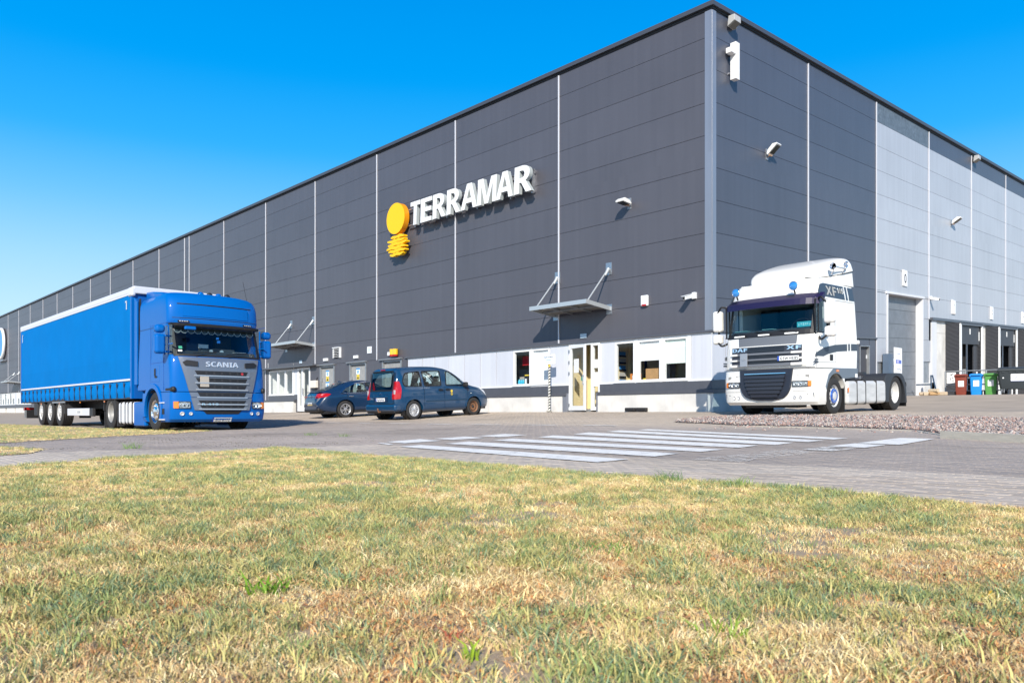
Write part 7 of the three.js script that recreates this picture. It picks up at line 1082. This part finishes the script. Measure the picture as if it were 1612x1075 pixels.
{
  const t = thing('waste_container', 'large black wheeled waste container with white label at the right edge', 'container', [4.02, H(-17.1), -17.1], 0.28), m = mat([0.028, 0.036, 0.042], 0.45);
  mesh('body', crease(loft([[0.24, 0.86], [0.5, 0.93], [0.98, 1.0]].map(([y, k]) => rrPts(1.36 * k, 1.0 * k, 0.06).map((p) => [p[0], y, p[1]])), true), 0.6), m, t);
  mesh('lid', [rbox(1.44, 0.09, 1.06, 0, 1.02, 0, 0.03, 2), (() => { const g = cyl(0.5, 0.52, 1.3, 24).rotateZ(Math.PI / 2).scale(1, 0.22, 1); return g.translate(0, 1.06, 0); })()], m, t); mesh('rib', [-0.5, -0.25, 0, 0.25, 0.5].map((x) => box(0.1, 0.05, 0.04, x, 0.95, 0.51)), m, t);
  mesh('container_label', box(0.9, 0.36, 0.006, 0.22, 0.72, 0.488), mat([1, 1, 1], 0.5, 0, { map: canvasTex(256, 100, (c) => { c.fillStyle = '#f2f3f6'; c.fillRect(0, 0, 256, 100); c.fillStyle = '#2d4270'; c.beginPath(); c.moveTo(20, 40); c.lineTo(40, 58); c.lineTo(62, 40); c.lineTo(56, 60); c.lineTo(28, 60); c.fill(); c.fillStyle = '#31406a'; c.fillRect(0, 0, 256, 8); c.fillRect(0, 92, 256, 8); }) }), t); mesh('lock_stud', cyl(0.03, 0.03, 0.02, 12).rotateX(Math.PI / 2).translate(-0.5, 0.7, 0.48), M.pvc, t);
  for (const [x, z] of [[-0.5, 0.36], [0.5, 0.36], [-0.5, -0.36], [0.5, -0.36]]) { const w = mesh('castor', cyl(0.1, 0.1, 0.05, 18).rotateZ(Math.PI / 2).translate(x, 0.1, z), P_.black, t); mesh('castor_fork', [box(0.02, 0.16, 0.1, x - 0.04, 0.16, z), box(0.02, 0.16, 0.1, x + 0.04, 0.16, z)], M.steel, w); }
}
{ // railing with a notice board
  const t = thing('guard_rail', 'grey pipe railing behind the row of bins', 'railing', [0, 0, 0]), y = H(-17.9), a = 1.0, b = 3.5, z = -17.9;
  for (const h of [1.12, 0.8, 0.5, 0.22]) mesh('rail', bar([a, y + h, z], [b, y + h, z], 0.028, 10), M.galv, t); for (let i = 0; i < 4; i++) mesh('rail_post', bar([a + (b - a) * i / 3, y - 0.1, z], [a + (b - a) * i / 3, y + 1.12, z], 0.028, 10), M.galv, t);
  mesh('notice_board', box(0.38, 0.5, 0.01, a + 0.26, y + 0.82, z + 0.04), mat([1, 1, 1], 0.6, 0, { map: canvasTex(64, 80, (c) => { c.fillStyle = '#eeeeec'; c.fillRect(0, 0, 64, 80); c.fillStyle = '#333'; const r = rng(3); for (let i = 0; i < 9; i++) c.fillRect(14 + r() * 34, 8 + r() * 60, 7, 5); }) }), t);
}
{ // hand truck and timber offcuts by the dock wall
  const y = H(-17), t = thing('sack_truck', 'dark blue hand truck leaning by the dock wall', 'hand truck', [0.62, y, -17.1]), m = mat([0.05, 0.09, 0.15], 0.5, 0.2);
  mesh('upright', [beam([0.05, 0, 0], [0.0, 0.95, -0.1], 0.05, 0.05), beam([0.3, 0, 0], [0.06, 0.95, -0.1], 0.05, 0.04)], m, t); mesh('arm', box(0.62, 0.06, 0.08, -0.28, 0.52, 0), m, t); mesh('foot', box(0.3, 0.03, 0.2, 0.1, 0.015, 0.08), m, t);
  const r = rng(8), tone = [[0.62, 0.50, 0.36], [0.70, 0.58, 0.42], [0.56, 0.36, 0.18]];
  [['short pale timber offcut nearest the hand truck', 0.55], ['split timber offcut with orange end in the wood heap', 0.78], ['round timber offcut in the middle of the wood heap', 1.0], ['long timber offcut at the right of the wood heap', 1.25], ['timber offcut lying on top of the wood heap', 0.95]].forEach(([label, x], i) => { const o = thing('timber_offcut', label, 'timber', [x, y + (i === 4 ? 0.22 : 0.09), -16.6 + (r() - 0.5) * 0.3], (r() - 0.5) * 0.8); mesh('log', i % 2 ? rbox(0.42 + r() * 0.2, 0.16, 0.18, 0, 0, 0, 0.03, 2) : cyl(0.09, 0.08, 0.42, 12).rotateZ(Math.PI / 2), mat(tone[i % 3], 0.85, 0, { map: grainT }), o); mesh('cut_end', cyl(0.07, 0.07, 0.01, 12).rotateZ(Math.PI / 2).translate(i === 3 ? -0.3 : -0.24, 0, 0), mat([0.72, 0.42, 0.18], 0.9), o); });
}
// weeds in the paving and bright tufts in the lawn
{
  const W = [
    [1.95, 17.5, 60, 0.10, 0.0022, 0.12, 1.4, [0.20, 0.36, 0.06], 'paving_weed', 'green grass tuft growing between the paving blocks left of centre', 'weed'],
    [-1.1, 13.1, 50, 0.07, 0.003, 0.16, 1.6, [0.22, 0.34, 0.09], 'paving_weed', 'low weed on the road right of the blue truck bumper', 'weed'],
    [0.12, 13.05, 40, 0.07, 0.003, 0.12, 1.6, [0.22, 0.34, 0.09], 'paving_weed', 'rightmost low weed on the road before the crosswalk', 'weed'],
  ];
  const at = (u, v) => { const dx = (u - 806) / 1220, dy = (650 - v) / 1220; let t = 0.8; for (; t < 60; t += 0.005) { const z = EYE.z + (-0.68624 - 0.72738 * dx) * t; if (EYE.y + dy * t < H(z)) return [EYE.x + (-0.72738 + 0.68624 * dx) * t, z]; } };
  for (const w of W) clump(...w);
  const L = [[11.27, 20.04, 60, 0.06, 0.0032, 0.05, 1.3, [0.22, 0.42, 0.02], 'grass_tuft', 'vivid green grass tuft in the left lawn foreground', 'grass tuft'], [12.3, 19.5, 34, 0.05, 0.003, 0.05, 1.5, [0.34, 0.50, 0.07], 'grass_tuft', 'pale green spreading tuft in the right lawn foreground', 'grass tuft'], [12.05, 20.0, 14, 0.05, 0.004, 0.02, 0.6, [0.36, 0.52, 0.03], 'leafy_weed', 'yellow green upright weed near the bottom centre', 'weed'], [11.93, 19.94, 7, 0.03, 0.004, 0.025, 1.4, [0.50, 0.14, 0.07], 'leafy_weed', 'red leaved weed near the bottom centre', 'weed'], [12.6, 18.7, 8, 0.03, 0.006, 0.02, 1.0, [0.75, 0.50, 0.04], 'dandelion', 'single yellow flower in the right lawn foreground', 'flower'], [11.5, 18.95, 60, 0.06, 0.0024, 0.12, 1.3, [0.22, 0.36, 0.07], 'grass_tuft', 'broad green clump in the middle of the lawn', 'grass tuft'], [10.05, 16.5, 70, 0.10, 0.0024, 0.10, 0.8, [0.18, 0.31, 0.10], 'edge_tuft', 'tall dark tuft on the lawn edge right of centre', 'grass tuft'], [10.6, 16.5, 40, 0.08, 0.003, 0.08, 1.0, [0.25, 0.36, 0.08], 'edge_tuft', 'tuft with yellow buds on the lawn edge beside the paving', 'grass tuft']];
  for (const w of L) clump(...w);
}
renderer.render(scene, camera);
